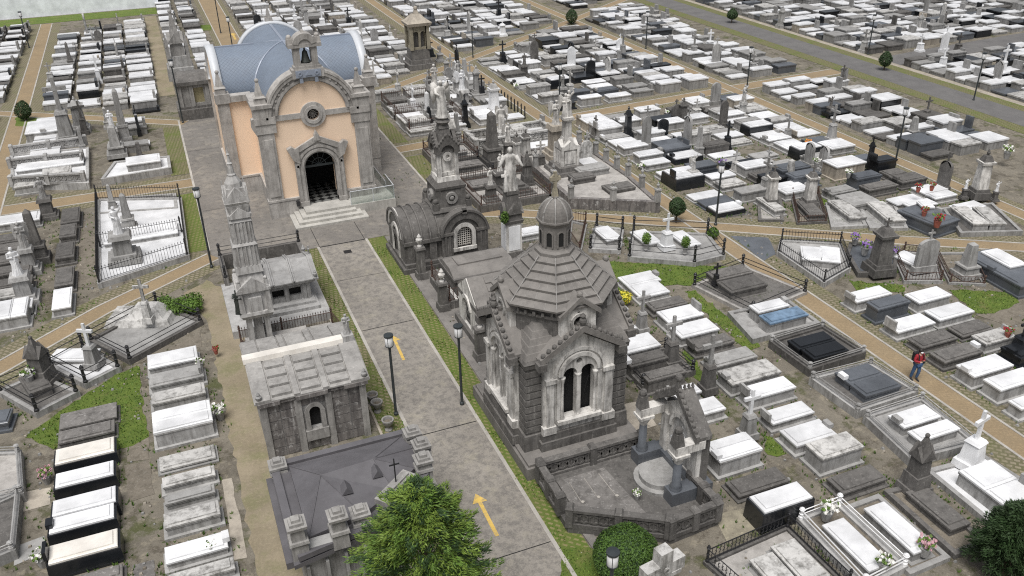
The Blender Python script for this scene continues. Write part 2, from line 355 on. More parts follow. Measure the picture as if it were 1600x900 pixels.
    def vault(s, a0, a1, c, zs, r, ax='y', n=20, rz=None, mi=0, ang=(0, pi)):
        rz = rz or r; o = len(s.v); vs = []; fs = []
        for i in range(n+1):
            th = ang[0]+(ang[1]-ang[0])*i/n; h, z = c+r*math.cos(th), zs+rz*math.sin(th)
            for e in (a0, a1): vs.append((h, e, z) if ax == 'y' else (e, h, z))
        for i in range(n):
            fs.append((2*i, 2*i+1, 2*i+3, 2*i+2))
            s.uv[len(s.f)+i] = [(a0, r*i*pi/n), (a1, r*i*pi/n), (a1, r*(i+1)*pi/n), (a0, r*(i+1)*pi/n)]
        s.add(vs, fs, mi); return s
    def build(s, name, mats, parent=None, smooth=False, loc=None):
        me = bpy.data.meshes.new(name); me.from_pydata(s.v, [], s.f)
        for m in (mats if isinstance(mats, (list, tuple)) else [mats]): me.materials.append(M[m] if isinstance(m, str) else m)
        if isinstance(mats, (list, tuple)) and len(mats) > 1: me.polygons.foreach_set('material_index', s.mi)
        if s.uv:
            ul = me.uv_layers.new(name='UVMap')
            for fi, cs in s.uv.items():
                for li, c in zip(me.polygons[fi].loop_indices, cs): ul.data[li].uv = c
        if smooth: me.polygons.foreach_set('use_smooth', [True]*len(me.polygons))
        o = bpy.data.objects.new(name, me); COL.objects.link(o)
        if parent is not None: o.parent = parent
        if loc: o.location = loc
        return o
def RK(k): return Matrix.Translation((0, 0, .003*k)) @ Matrix.Rotation(k*pi/2, 4, 'Z') @ Matrix.Diagonal((.985, 1, 1, 1))
LABELS = {}
def tag(o, label, cat, group=None):
    o['label'] = label; o['category'] = cat
    if group: o['group'] = group
    LABELS.setdefault(label, []).append(o.name); return o
def thing(name, label, cat, loc=(0, 0, 0), rz=0, group=None):
    o = bpy.data.objects.new(name, None); COL.objects.link(o); o.empty_display_size = .2
    o.location = (loc[0], loc[1], loc[2] if len(loc) > 2 else 0); o.rotation_euler = (0, 0, rz)
    return tag(o, label, cat, group)
def struct(name, pts, mat, z, kind='structure'):
    me = bpy.data.meshes.new(name); me.from_pydata([(p[0], p[1], z) for p in pts], [], [tuple(range(len(pts)))])
    if me.polygons[0].normal.z < 0: me.flip_normals()
    me.materials.append(M[mat]); o = bpy.data.objects.new(name, me); COL.objects.link(o); o['kind'] = kind; return o
def rough(pts, amp=.12, step=.35, seed=1):
    r_ = random.Random(seed); o = []; n = len(pts)
    for i in range(n):
        a, b = Vector(pts[i][:2]), Vector(pts[(i+1) % n][:2]); m = max(1, int((b-a).length/step))
        for j in range(m): q = a.lerp(b, j/m); o.append((q.x+r_.uniform(-amp, amp), q.y+r_.uniform(-amp, amp)))
    return o
def rect(x0, x1, y0, y1): return [(x0, y0), (x1, y0), (x1, y1), (x0, y1)]
def line_poly(pts, wd):
    """constant-width ribbon polygon round a polyline"""
    P = [Vector((p[0], p[1])) for p in pts]; l = []; r = []
    for i, p in enumerate(P):
        d = (P[min(i+1, len(P)-1)]-P[max(i-1, 0)]).normalized(); n = Vector((-d.y, d.x)); l.append(p+n*wd/2); r.append(p-n*wd/2)
    return l+r[::-1]
def ribbon(name, pts, wd, mat, z, hz=0):
    """flat strip (or low kerb when hz>0) along a polyline, as quads"""
    L = line_poly(pts, wd); n = len(pts); mb = MB()
    for i in range(n-1):
        a, b, c, d = L[i], L[i+1], L[2*n-2-i], L[2*n-1-i]
        if hz: mb.prism([a, b, c, d], z-.02, z+hz, 'z')
        else: mb.add([(d.x, d.y, z), (c.x, c.y, z), (b.x, b.y, z), (a.x, a.y, z)], [(0, 1, 2, 3)])
    o = mb.build(name, mat); o['kind'] = 'structure'; return o
ORD = 'first second third fourth fifth sixth seventh eighth ninth tenth eleventh twelfth thirteenth fourteenth fifteenth sixteenth seventeenth eighteenth nineteenth twentieth twenty-first twenty-second twenty-third twenty-fourth twenty-fifth twenty-sixth'.split()
# ================================================================== GROUND PLAN
struct('ground', rect(-900, 900, -300, 1500), 'earth', 0)
struct('plaza', rect(-7.4, 7.4, 0, 29.5), 'plaza', .012)
struct('avenue', rect(-1.38, 1.38, -70, 0), 'avenue', .012)
def path(name, pts, wo, wd=3.0, dull='dullgrid', kerb=True, zz=0.0):
    ribbon('path_verge', pts, wd, dull, .004+zz)
    ribbon(name, pts, wo, 'ochre', .016+zz)
    if kerb:
        for s in (-1, 1):
            P = [Vector(p).to_2d() for p in pts]; L = line_poly(pts, wo+.14); n = len(pts)
            q = L[:n] if s < 0 else L[n:]
            ribbon('path_kerb', q, .12, 'kerb', .02+zz, .01)
path('brick_path', [(20.7, -70), (20.7, 120)], 1.05, 3.2)
path('brick_path', [(-20.2, -70), (-20.2, 79)], 1.15, 3.4)
path('brick_path', [(39.8, -60), (39.8, 120)], 1.0, 2.6)
path('brick_path', [(0, 29.5), (0, 110)], 2.2, 3.6)
path('brick_path', [(-7.5, 14.1), (-19.6, 14.1)], 1.5, 3.6, zz=.001)
path('brick_path', [(7.5, 14.6), (20.1, 15.7)], 1.3, 3.2, zz=.001)
path('brick_path', [(21.3, 16.1), (39.3, 17.6)], 1.4, 3.2, zz=.001)
path('brick_path', [(40.4, 17.7), (52.6, 18.4)], 1.6, 2.6, zz=.001)
path('brick_path', [(-7.3, 1.35), (-13.3, -2.85), (-17.75, -6.8), (-40, -24)], 1.0, 3.0, zz=.002)
path('brick_path', [(-7, 28.6), (-18.7, 36.5), (-40, 50)], 1.1, 3.0, zz=.002)
path('brick_path', [(7.1, 1.7), (11.0, -.1), (17.8, -4.4), (21.6, -7.2), (30, -13), (60, -32)], 1.0, 3.2, zz=.002)
path('brick_path', [(7, 28.2), (22.6, 39), (40.6, 51.5), (60, 66)], 1.1, 3.0, zz=.002)
struct('road', rect(54.3, 57.6, -80, 200), 'road', .022)
for x0, x1 in ((52.8, 54.3), (57.6, 58.9)): struct('verge', rect(x0, x1, -80, 200), 'strip', .018)

struct('verge', rect(58.9, 59.6, -80, 200), 'beige', .018)
struct('yard_pavement', [(59.6, 17.6), (90, 19.2), (90, 23), (66, 21.4), (59.6, 20.6)], 'road', .02)
for s in (-1, 1):
    ribbon('avenue_kerb', [(s*1.45, -70), (s*1.45, 0)], .15, 'kerb', .016, .02)
    ribbon('plaza_kerb', [(s*7.47, 2.2), (s*7.47, 29.5)], .15, 'kerb', .016, .02)
    struct('paver_verge', rect(s*1.53, s*2.5, -70, -.05), 'mossgrid' if s > 0 else 'strip', .012)
    struct('paver_verge', rect(s*7.55, s*8.8, 2.4, 12.1) if s < 0 else rect(7.55, 8.9, 2.6, 12.8), 'mossgrid' if s < 0 else 'strip', .012)
    struct('paver_verge', rect(s*7.55, s*8.8, 16.1, 28), 'strip', .012)
ribbon('stone_gutter', [(2.72, -70), (2.72, -.2)], .34, 'mroof', .014, .03)
ribbon('stone_gutter', [(-2.55, -70), (-2.55, -.2)], .1, 'beige', .014, .03)
struct('sandy_alley', rough([(-8.35, -40), (-6.75, -40), (-6.75, -3.9), (-7.9, -1.6), (-9.2, -2.6), (-8.35, -6)], .1, .4, 5), 'sand', .008)
struct('sandy_alley', rect(-8.6, -7.2, 38, 78), 'sand', .008)
# slab joints of the paving
for y, w_ in ((-.02, .11), (-4.7, .03), (-10.4, .05), (-19.5, .05), (-27, .04)):
    ribbon('paving_joint', [(-1.36, y), (1.36, y)], w_, 'void', .015)
for pts in ([(-1.36, 0), (-1.36, 2.9)], [(1.36, 0), (1.36, 2.8)], [(-7.3, 8.5), (-5.1, 8.5)], [(5.2, 12), (7.3, 12)], [(-7.3, 21), (-5, 21)], [(5, 20.5), (7.3, 20.5)]):
    ribbon('paving_joint', pts, .035, 'void', .015)
o = struct('manhole_cover', rect(-.2, .25, -1.5, -1.05), 'iron', .017); del o['kind']; tag(o, 'square dark manhole cover in the avenue near the chapel steps', 'manhole cover')
def lawn(px, mat='grass', z=.02):
    return struct('lawn', rough([tuple(at(x, y))[:2] for x, y in px], .1, .3, int(px[0][0])), mat, z)
T = lambda ox, oy, L: [(ox+x/4, oy+y/4) for x, y in L]
lawn(T(800, 225, [(560, 735), (1300, 765), (1400, 780), (1390, 800), (1130, 890), (1000, 880), (560, 960), (540, 800)]))
lawn(T(800, 450, [(1075, 20), (1150, 20), (1330, 170), (1560, 375), (1470, 395), (1250, 200)]))
lawn(T(800, 450, [(1060, 390), (1100, 400), (1210, 540), (1190, 590), (1100, 530)]))
lawn(T(0, 450, [(150, 930), (420, 740), (770, 520), (860, 480), (925, 900), (930, 940), (780, 1000), (340, 1000)]))
lawn(T(1200, 450, [(1130, 10), (1560, 30), (1570, 90), (1420, 160), (1290, 155)]))
lawn(T(1200, 225, [(320, 330), (420, 310), (620, 345), (880, 370), (870, 395), (560, 385), (350, 395)]))
lawn(T(1200, 225, [(500, 855), (850, 885), (870, 930), (560, 920)]))
lawn(T(800, 675, [(310, 735), (600, 735), (640, 960), (290, 960)]))
lawn(T(1200, 675, [(-20, 20), (20, 30), (110, 130), (60, 160), (-20, 140)]))
lawn(T(0, 0, [(100, 730), (260, 740), (250, 790), (100, 790)])); lawn(T(0, 0, [(1180, 160), (1320, 155), (1320, 190), (1190, 195)]))
lawn(T(400, 0, [(720, 310), (785, 305), (790, 340), (720, 345)])); lawn(T(400, 0, [(850, 345), (920, 340), (920, 375), (850, 380)]))
struct('lawn', rect(-60, -5.5, 79.4, 84), 'grass', .02)
struct('lawn', rect(95, 140, 118, 128), 'grass', .02)
for nm, L, m_ in (('stone_paving', T(800, 225, [(1365, 575), (1600, 585), (1650, 690), (1570, 730)]), 'slate'), ('stone_paving', T(800, 225, [(1130, 330), (1290, 280), (1500, 440), (1320, 465)]), 'dark'),
        ('stone_paving', T(0, 675, [(135, 380), (320, 345), (320, 450), (130, 505)]), 'beige'), ('stone_paving', T(0, 675, [(105, 715), (280, 650), (290, 760), (90, 835)]), 'grey'), ('stone_paving', T(0, 675, [(780, 60), (930, 30), (935, 170), (790, 190)]), 'soil'), ('stone_paving', T(0, 675, [(780, 210), (940, 180), (960, 390), (800, 440)]), 'soil'), ('stone_paving', T(0, 675, [(830, 835), (965, 800), (975, 960), (830, 970)]), 'dark'), ('stone_paving', T(0, 675, [(1390, 300), (1450, 290), (1545, 790), (1455, 800)]), 'beige'),
        ('stone_paving', T(0, 225, [(490, 440), (600, 430), (600, 900), (480, 900)]), 'soil'), ('stone_paving', T(800, 675, [(1260, 520), (1480, 470), (1560, 590), (1340, 690)]), 'lichen'), ('stone_paving', T(800, 450, [(650, 740), (820, 700), (900, 860), (780, 900)]), 'beige'), ('stone_paving', T(1200, 450, [(1300, 170), (1600, 80), (1700, 200), (1500, 240)]), 'soil'), ('stone_paving', T(0, 450, [(880, 470), (1250, 280), (1260, 370), (930, 420)]), 'soil')):
    struct(nm, rough([tuple(at(x, y))[:2] for x, y in L], .04, .5, 3), m_, .014+.0003*(len(bpy.data.objects) % 9))
# yellow arrows painted on the paving
def arrow(tail, tip, wd, label):
    a, b = at(*tail).to_2d(), at(*tip).to_2d(); d = (b-a).normalized(); n = Vector((-d.y, d.x)); h = b-d*wd*2.2
    pts = [a-n*wd*.32, a+n*wd*.32, h+n*wd*.32, h+n*wd*1.25, b, h-n*wd*1.25, h-n*wd*.32]
    o = struct('painted_arrow', pts, 'yellow', .02); del o['kind']; tag(o, label, 'road marking', 'yellow arrows painted on the paving')
arrow((631, 563), (614, 525), .22, 'yellow arrow painted on the avenue beside the lamp near the panelled mausoleum')
arrow((777, 838), (743, 772), .23, 'yellow arrow painted on the avenue beside the golden cypress')
arrow((368, 62), (363, 52), .4, 'yellow arrow painted on the ochre path behind the chapel')
# ================================================================== CHAPEL
CX, CY = .07, 5.4
ch = thing('chapel', 'peach stucco chapel with grey stone trim, blue zinc barrel roofs and a bell gable', 'chapel', (CX, CY))
def cross_arm(mb, fn):
    for k in range(4): fn(mb, k)
W_ = 2.3; ZS = 6.4
def gable(r, flat): return lambda x: (ZS+math.sqrt(r*r-x*x)) if abs(x) < r-.001 else flat
door = (0, .95, 1.2, 3.1); ocu = (0.0, .37, 0, 6.42, 'round')
mb = MB(); mb.wall(-3.1, 3.1, 1.2, gable(2.45, 6.6), [door, ocu], 0, .45)
for s in (-1, 1):
    mb.box(min(s*3.1, s*2.7), max(s*3.1, s*2.7), .45, 5.3, 1.2, 6.55)
    mb.box(min(s*5.0, s*3.1), max(s*5.0, s*3.1), 5.3, 5.65, 1.2, 6.55)
    mb.box(min(s*5.0, s*3.1), max(s*5.0, s*3.1), 11.8, 12.15, 1.2, 6.55)
    mb.box(min(s*3.1, s*2.7), max(s*3.1, s*2.7), 12.15, 15.2, 1.2, 6.55)
    mb.M = Matrix.Translation((s*5.0, 8.72, 0)) @ Matrix.Rotation(pi/2*s, 4, 'Z')
    mb.wall(-3.07, 3.07, 1.2, gable(2.7, 6.55), [(0, .6, 2.4, 4.4)], 0, .35); mb.M = Matrix.Identity(4)
mb.M = Matrix.Translation((0, 15.2, 0)) @ Matrix.Rotation(pi, 4, 'Z'); mb.wall(-3.1, 3.1, 1.2, gable(2.45, 6.55), [], 0, .35); mb.M = Matrix.Identity(4)
mb.build('wall', 'stucco', ch)
# plinth
mb = MB()
for s in (-1, 1):
    a, b = sorted((s*3.42, s*1.1)); mb.box(a, b, -.16, .4, 0, 1.12); mb.box(a-.04, b+.04, -.2, .4, 1.12, 1.25)
    a, b = sorted((s*3.25, s*2.7)); mb.box(a, b, .4, 5.2, 0, 1.23)
    a, b = sorted((s*5.14, s*3.1)); mb.box(a, b, 5.16, 5.7, 0, 1.12); a, b = sorted((s*5.18, s*3.1)); mb.box(a, b, 5.12, 5.7, 1.12, 1.24)
    a, b = sorted((s*5.15, s*4.7)); mb.box(a, b, 5.7, 12.3, 0, 1.235); a, b = sorted((s*5.14, s*3.1)); mb.box(a, b, 11.8, 12.29, 0, 1.225)
    a, b = sorted((s*3.25, s*2.7)); mb.box(a, b, 12.3, 15.3, 0, 1.215)
mb.box(-3.24, 3.24, 15, 15.32, 0, 1.2)
mb.build('plinth', 'cgrey', ch)
for s in (-1, 1):                                                    # corner buttresses of the front
    mb = MB(); a, b = sorted((s*3.4, s*2.48)); mb.box(a, b, -.14, .5, 1.25, 5.6)
    a, b = sorted((s*3.28, s*2.62)); mb.box(a, b, -.2, .4, 1.5, 5.2)
    a, b = sorted((s*3.5, s*2.3)); mb.box(a, b, -.2, .6, 5.6, 6.2); mb.box(a-.03, b+.03, -.26, .7, 6.2, 6.6)
    a, b = sorted((s*3.52, s*2.5)); mb.box(a, b, -.24, .8, 6.6, 7.2); mb.box(a-.1, b+.1, -.34, .9, 7.2, 7.42)
    # scroll bracket on the flank
    mb.prism([(s*3.4, 5.3), (s*3.72, 5.95), (s*3.68, 6.5), (s*3.4, 6.55)], .0, .45); mb.build('pilaster', 'cgrey', ch)
    for (px_, py_) in ((s*3.0, .28), (s*4.85, 5.45), (s*4.85, 12.0)):
        f = py_ > 1; z0 = 6.9 if f else 7.42
        if f:
            mb = MB(); a, b = sorted((s*5.16, s*4.45)); y0 = 5.12 if py_ < 8 else 11.75
            mb.box(a, b, y0, y0+.6, 1.24, 6.3); mb.box(a-.1, b+.1, y0-.12, y0+.72, 6.3, 6.9); mb.build('pilaster', 'cgrey', ch)
        mb = MB(); mb.fr(px_, py_, z0, z0+.35, .66, .66, .6, .6); mb.fr(px_, py_, z0+.35, z0+.45, .72, .72, .5, .5)
        mb.fr(px_, py_, z0+.45, z0+1.25, .44, .44, .16, .16); mb.ball((px_, py_, z0+1.35), .13); mb.build('pinnacle', 'cgrey', ch)
for s in (-1, 1):                                                    # cornices of the flanks
    mb = MB()
    a, b = sorted((s*3.35, s*2.6)); mb.box(a, b, .7, 5.3, 6.3, 6.75)
    a, b = sorted((s*5.2, s*3.0)); mb.box(a, b, 5.05, 5.75, 6.32, 6.72); mb.box(a, b, 11.7, 12.4, 6.32, 6.72)
    a, b = sorted((s*3.35, s*2.6)); mb.box(a, b, 12.4, 15.35, 6.3, 6.75)
    mb.build('cornice', 'cgrey', ch); mb = MB(); a, b = sorted((s*2.48, s*.7)); mb.box(a, b, -.1, .2, 6.27, 6.6); mb.build('string_course', 'cgrey', ch)
mb = MB(); mb.band(0, ZS, 2.08, 2.5, -.12, .5, .03, pi-.03, 28); mb.band(0, ZS, 2.5, 2.7, -.22, .6, .02, pi-.02, 28); mb.band(0, ZS, 2.14, 2.3, -.18, 0, .1, pi-.1, 28)
for k in range(1, 16):
    a_ = .12+(pi-.24)*k/16; c_ = (2.4*math.cos(a_), ZS+2.4*math.sin(a_)); mb.box(c_[0]-.06, c_[0]+.06, -.2, -.1, c_[1]-.06, c_[1]+.06)
mb.build('gable_arch', 'cgrey', ch)
mb = MB(); mb.band(0, ZS, 2.7, 2.84, -.26, .75, .02, pi-.02, 28); mb.build('gable_coping', 'cgrey', ch)
mb = MB(); mb.band(0, 6.42, .37, .56, -.2, .1, 0, 2*pi, 24); mb.band(0, 6.42, .56, .78, -.14, .1, 0, 2*pi, 24)
oc = mb.build('oculus', 'cgrey', ch); mb = MB(); mb.wall(-.5, .5, 5.92, 6.92, [], .2, .02); mb.build('pane', 'void', oc)
mb = MB()
for k in range(6): a_ = pi*k/6; mb.tube([(-.36*math.cos(a_), .12, 6.42-.36*math.sin(a_)), (.36*math.cos(a_), .12, 6.42+.36*math.sin(a_))], .018)
mb.band(0, 6.42, .17, .2, .1, .13, 0, 2*pi, 14); mb.build('tracery', 'cgrey', oc)
# doorway
def dtop(x):
    a = abs(x); return 5.0-.62*a+ (.45*(1-a/.22) if a < .22 else 0) if a < 1.45 else 4.42-(a-1.45)*1.2
mb = MB(); mb.wall(-1.52, 1.52, .65, dtop, [(0, .95, .65, 3.1)], -.3, .5, brk=(-1.45, 1.45, -.22, .22))
for s in (-1, 1):
    mb.prism([(s*1.2, 3.5), (s*1.6, 3.75), (s*1.9, 4.5), (s*1.62, 4.62), (s*1.2, 4.3)], -.42, -.05)
    a, b = sorted((s*1.5, s*.95)); mb.box(a, b, -.42, .1, .65, .95); a, b = sorted((s*1.2, s*1.04)); mb.box(a, b, -.37, -.2, .95, 3.1)
    a, b = sorted((s*1.45, s*1.3)); mb.box(a, b, -.37, -.2, .95, 3.4)
mb.band(0, 3.1, 1.04, 1.2, -.37, -.2, 0, pi, 20); mb.band(0, 3.1, 1.3, 1.45, -.37, -.2, .1, pi-.1, 20)
for s in (-1, 1): mb.prism([(s*1.55, 4.05), (s*1.55, 4.4), (s*.02, 5.15), (s*.02, 4.8)], -.4, -.2)
mb.prism([(-.2, 4.85), (.2, 4.85), (.14, 5.2), (0, 5.5), (-.14, 5.2)], -.43, -.1)
ds = mb.build('door_surround', 'cgrey', ch)
mb = MB(); mb.box(-.95, .95, .1, .18, 3.0, 3.14)
for k in range(1, 6): a_ = pi*k/6; mb.tube([(0, .14, 3.1), (.93*math.cos(a_), .14, 3.1+.93*math.sin(a_))], .02)
mb.band(0, 3.1, .42, .46, .12, .16, 0, pi, 12); mb.build('fanlight', 'lampm', ds)
mb = MB(); mb.box(-2.6, 2.6, -.1, 11, .6, .655); mb.build('floor', 'checker', ch)
mb = MB(); mb.box(-2.69, 2.69, 3.2, 3.4, .6, 6.5); mb.build('inner_screen', 'void', ch)
# steps
mb = MB()
for k in range(4): mb.box(-2.3+.3*k, 2.3-.3*k, -2.5+.36*k, .0-.001*k, 0, .165*(k+1)-.01)
mb.build('steps', 'steps', ch)
# roofs: crossing barrel vaults
mb = MB(); mb.vault(.45, 8.7, 0, ZS, 2.62, 'y', 28); mb.build('roof', 'zinc', ch, True)
mb = MB(); mb.vault(-4.75, 4.75, 8.72, ZS, 2.66, 'x', 28); mb.build('roof', 'zinc', ch, True)
mb = MB(); mb.vault(8.7, 14.9, 0, ZS, 2.64, 'y', 28); mb.build('roof', 'zinc', ch, True)
mb = MB()
for s in (-1, 1): 
    mb = MB(); mb.M = Matrix.Translation((s*4.62, 8.72, 0)) @ Matrix.Rotation(pi/2*s, 4, 'Z'); mb.band(0, ZS, 2.6, 2.86, -.5, .05, 0, pi, 28); mb.build('roof_rim', 'rim', ch, True)
mb = MB(); mb.band(0, ZS, 2.6, 2.84, 14.7, 15.3, 0, pi, 28); mb.build('roof_rim', 'rim', ch, True)
mb = MB()
for s in (-1, 1): mb.box(min(s*4.6, s*2.0), max(s*4.6, s*2.0), 8.62, 8.82, ZS+2.62, ZS+2.74)
mb.box(-.09, .09, .6, 14.6, ZS+2.58, ZS+2.7); mb.build('ridge_cap', 'zincflat', ch)
mb = MB()
for sx in (-1, 1):
    for sy in (-1, 1): mb.tube([(sx*2.64*math.cos(a_), 8.72+sy*2.66*math.cos(a_), ZS+2.66*math.sin(a_)) for a_ in [pi/2*i/10 for i in range(11)]], .07, 6)
mb.build('valley_cap', 'zincflat', ch)
# bell gable
bt = MB(); bt.box(-.95, .95, -.3, .5, 8.72, 9.25); bt.box(-.8, .8, -.24, .44, 9.25, 9.42)
bt.wall(-.7, .7, 9.42, lambda x: 10.62, [(0, .34, 9.55, 10.3)], -.2, .6)
bt.box(-.98, .98, -.3, .5, 10.52, 10.74)
bt.wall(-.6, .6, 10.74, lambda x: 10.74+math.sqrt(max(.0, .62**2-x*x))*.92+.02, [], -.26, .7); bt.band(0, 10.62, .38, .72, -.33, .5, .2, pi-.2, 18)
for s in (-1, 1): bt.fr(s*.82, .1, 10.74, 11.05, .36, .5, .3, .4); bt.ball((s*.82, .1, 11.1), .16)
bt.fr(0, .1, 11.3, 11.5, .2, .3, .1, .2)
bf = bt.build('bell_gable', 'cgrey', ch)
mb = MB(); mb.lathe(0, .1, [(.3, 9.62), (.25, 9.72), (.19, 9.98), (.15, 10.2), (.06, 10.3), (.03, 10.5)], 12); mb.build('bell', 'bronze', bf, True)
mb = MB(); mb.box(-.75, .75, -.36, -.26, 8.78, 9.2)
for s in (-1, 1): mb.band(s*.5, 9.0, .07, .13, -.4, -.34, 0, 2*pi, 12); mb.box(s*.45-.1, s*.45+.1, -.34, -.1, 8.45, 8.74)
mb.prism([(-.2, 8.9), (.2, 8.9), (0, 9.12)], -.4, -.34); mb.build('carved_panel', 'zincflat', bf)
mb = MB(); mb.fr(0, 15.1, 9.0, 9.5, .6, .5, .5, .4); mb.fr(0, 15.1, 9.5, 10.3, .34, .34, .05, .05); mb.build('rear_finial', 'cgrey', ch)
mb = MB(); mb.box(-1.78, -1.58, -.45, -.2, .75, 1.05); mb.build('litter_bin', 'iron', ch)
# access ramp with glass rail
rp = thing('access_ramp', 'granite ramp with frameless glass railing beside the chapel steps', 'ramp', (3, 4.0))
mb = MB(); mb.prism([(-1.6, 0), (1.45, 0), (1.45, 1.2), (.6, 1.2), (.6, 2.0), (-1.6, 1.3)], 0, .62, 'z'); mb.prism([(1.21, .6), (6.6, .02), (6.6, 0), (1.21, 0)], .61, 1.45, 'x'); mb.build('ramp_body', 'steps', rp)
for (a, b) in (((-1.45, .06), (.0, .06)), ((.02, .06), (1.4, .06)), ((1.4, .08), (1.4, 2.2)), ((1.4, 2.22), (1.4, 5.5))):
    mb = MB(); d = Vector((b[0]-a[0], b[1]-a[1])).normalized(); n = Vector((-d.y, d.x))*.012; z1 = 1.5 if b[1] < 3 else .95
    mb.prism([(a[0]-n.x, a[1]-n.y), (b[0]-n.x, b[1]-n.y), (b[0]+n.x, b[1]+n.y), (a[0]+n.x, a[1]+n.y)], .55 if b[1] < 3 else .35, z1, 'z'); g = mb.build('glass_panel', 'glass', rp)
    mb = MB(); mb.tube([(a[0], a[1], z1+.02), (b[0], b[1], z1+.02)], .025); mb.tube([(a[0], a[1], .5), (a[0], a[1], z1)], .02); mb.build('handrail', 'rim', g)
# ================================================================== OCTAGONAL MAUSOLEUM
oc = thing('octagonal_mausoleum', 'octagonal brown stone mausoleum with stepped roof, domed lantern and four gabled windows', 'mausoleum', (4.35, -20.7))
mb = MB(); mb.box(-2.5, 2.5, -3.1, 2.95, 0, .55); mb.box(-2.4, 2.4, -3.0, 2.85, .55, .66); mb.build('platform', 'mroof', oc)
mb = MB(); mb.box(-1.78, 1.78, -1.78, 1.78, .66, 4.72)
for sx in (-1, 1):
    for sy in (-1, 1):
        mb.fr(sx*1.82, sy*1.82, .66, 1.35, .86, .86, .78, .78); mb.fr(sx*1.82, sy*1.82, 1.35, 4.4, .6, .6, .58, .58); mb.fr(sx*1.82, sy*1.82, 4.4, 4.62, .7, .7, .74, .74); mb.fr(sx*1.82, sy*1.82, 4.62, 4.85, .8, .8, .5, .5)
        for k in range(9): mb.fr(sx*1.82, sy*1.82, 1.45+k*.32, 1.69+k*.32, .65, .65, .65, .65)
mb.build('wall', 'mauso', oc)
mb = MB()
for k in range(5): mb.fr(0, 0, 4.74+k*.22, 4.98+k*.22, 4.3-k*.28, 4.3-k*.28, 4.1-k*.28, 4.1-k*.28)
mb.build('lower_roof', 'mroof', oc)
for k in range(4):
    MX = RK(k)
    mb = MB(); mb.M = MX; mb.box(-1.66, 1.66, -2.5, -1.7, .66, 1.05); mb.box(-1.58, 1.58, -2.42, -1.7, 1.05, 1.36); bay = mb.build('bay_plinth', 'mauso', oc)
    mb = MB(); mb.M = MX; tp = lambda x: 5.62-abs(x)*.62
    mb.wall(-1.5, 1.5, 1.36, tp, [(-.37, .28, 1.9, 3.85), (.37, .28, 1.9, 3.85), (0, .13, 0, 4.36, 'round')], -2.3, .3, brk=(0,))
    for s in (-1, 1):
        a, b = sorted((s*1.5, s*1.2)); mb.box(a, b, -2.1, -1.7, 1.36, 4.66)
        a, b = sorted((s*1.4, s*1.1)); mb.box(a, b, -2.4, -2.2, 1.36, 3.7); a, b = sorted((s*1.46, s*.98)); mb.box(a, b, -2.46, -2.2, 3.7, 3.88)
        a, b = sorted((s*.96, s*.8)); mb.box(a, b, -2.36, -2.2, 1.9, 3.75)
        mb.box(min(s*1.56, s*1.0), max(s*1.56, s*1.0), -2.45, -2.2, 1.36, 1.7)
    mb.band(0, 3.9, .74, .9, -2.42, -2.2, 0, pi, 20); mb.band(0, 3.9, .98, 1.1, -2.38, -2.2, 0, pi, 20)
    mb.box(-.95, .95, -2.5, -2.15, 1.72, 1.88); mb.build('gabled_bay', 'mwhite', oc)
    mb = MB(); mb.M = MX; mb.lathe(0, -2.2, [(.12, 1.9), (.08, 2.05), (.075, 3.5), (.13, 3.72), (.15, 3.8)], 10)
    for s in (-1, 1): mb.lathe(s*.7, -2.3, [(.1, 1.9), (.065, 2.05), (.06, 3.5), (.11, 3.72), (.12, 3.8)], 8)
    mb.build('column', 'mwhite', oc, True)
    mb = MB(); mb.M = MX; mb.box(-1.0, 1.0, -1.86, -1.84, 1.4, 4.5); mb.tube([(.2, -2.02, 1.95), (.55, -2.02, 3.4)], .025); mb.tube([(-.6, -2.0, 1.95), (-.2, -2.02, 3.9)], .02); mb.build('dark_opening', 'void', oc)
    # gable roof of stone courses with crockets
    mb = MB(); mb.M = MX
    for s in (-1, 1):
        for c in range(4):
            x0, x1 = s*(1.72-c*.44), s*(1.72-(c+1)*.44-.05); za, zb = 4.72+c*.275, 4.72+(c+1)*.275+.03
            mb.prism([(x0, za), (x1, zb), (x1, zb+.13), (x0, za+.13)], -2.42, -1.0)
        mb.prism([(s*1.75, 4.7), (s*1.75, 4.98), (0, 6.06), (0, 5.8)], -2.62, -2.4)
    gr = mb.build('gable_roof', 'mroof', oc)
    mb = MB(); mb.M = MX
    for s in (-1, 1):
        for c in range(7): x = s*(1.62-c*.23); mb.ball((x, -2.52, 5.03+(1.75-abs(x))*.617), .1, 6)
        mb.box(min(s*1.85, s*1.5), max(s*1.85, s*1.5), -2.66, -2.3, 4.5, 4.8)
    mb.ball((0, -2.5, 6.2), .16, 6); mb.lathe(0, -2.5, [(.1, 6.0), (.06, 6.3), (.12, 6.42), (.02, 6.55)], 6); mb.build('gable_carving', 'mauso', oc)
    # dormer on the drum
    mb = MB(); mb.M = MX; mb.wall(-.72, .72, 5.1, lambda x: 6.98-abs(x)*.8, [(0, .24, 0, 6.02, 'round')], -2.16, .3, brk=(0,)); mb.band(0, 6.02, .24, .36, -2.24, -2.1, 0, 2*pi, 16); mb.build('dormer', 'mwhite', oc)
    mb = MB(); mb.M = MX; mb.box(-.3, .3, -2.0, -1.96, 5.7, 6.3); mb.build('dormer_light', 'void', oc)
    mb = MB(); mb.M = MX
    for s in (-1, 1): mb.prism([(s*.86, 6.22), (s*.86, 6.42), (0, 7.12), (0, 6.92)], -2.32, -1.2)
    mb.ball((0, -2.2, 7.15), .13, 6); mb.build('dormer_roof', 'mroof', oc)
mb = MB(); p8 = pi/8
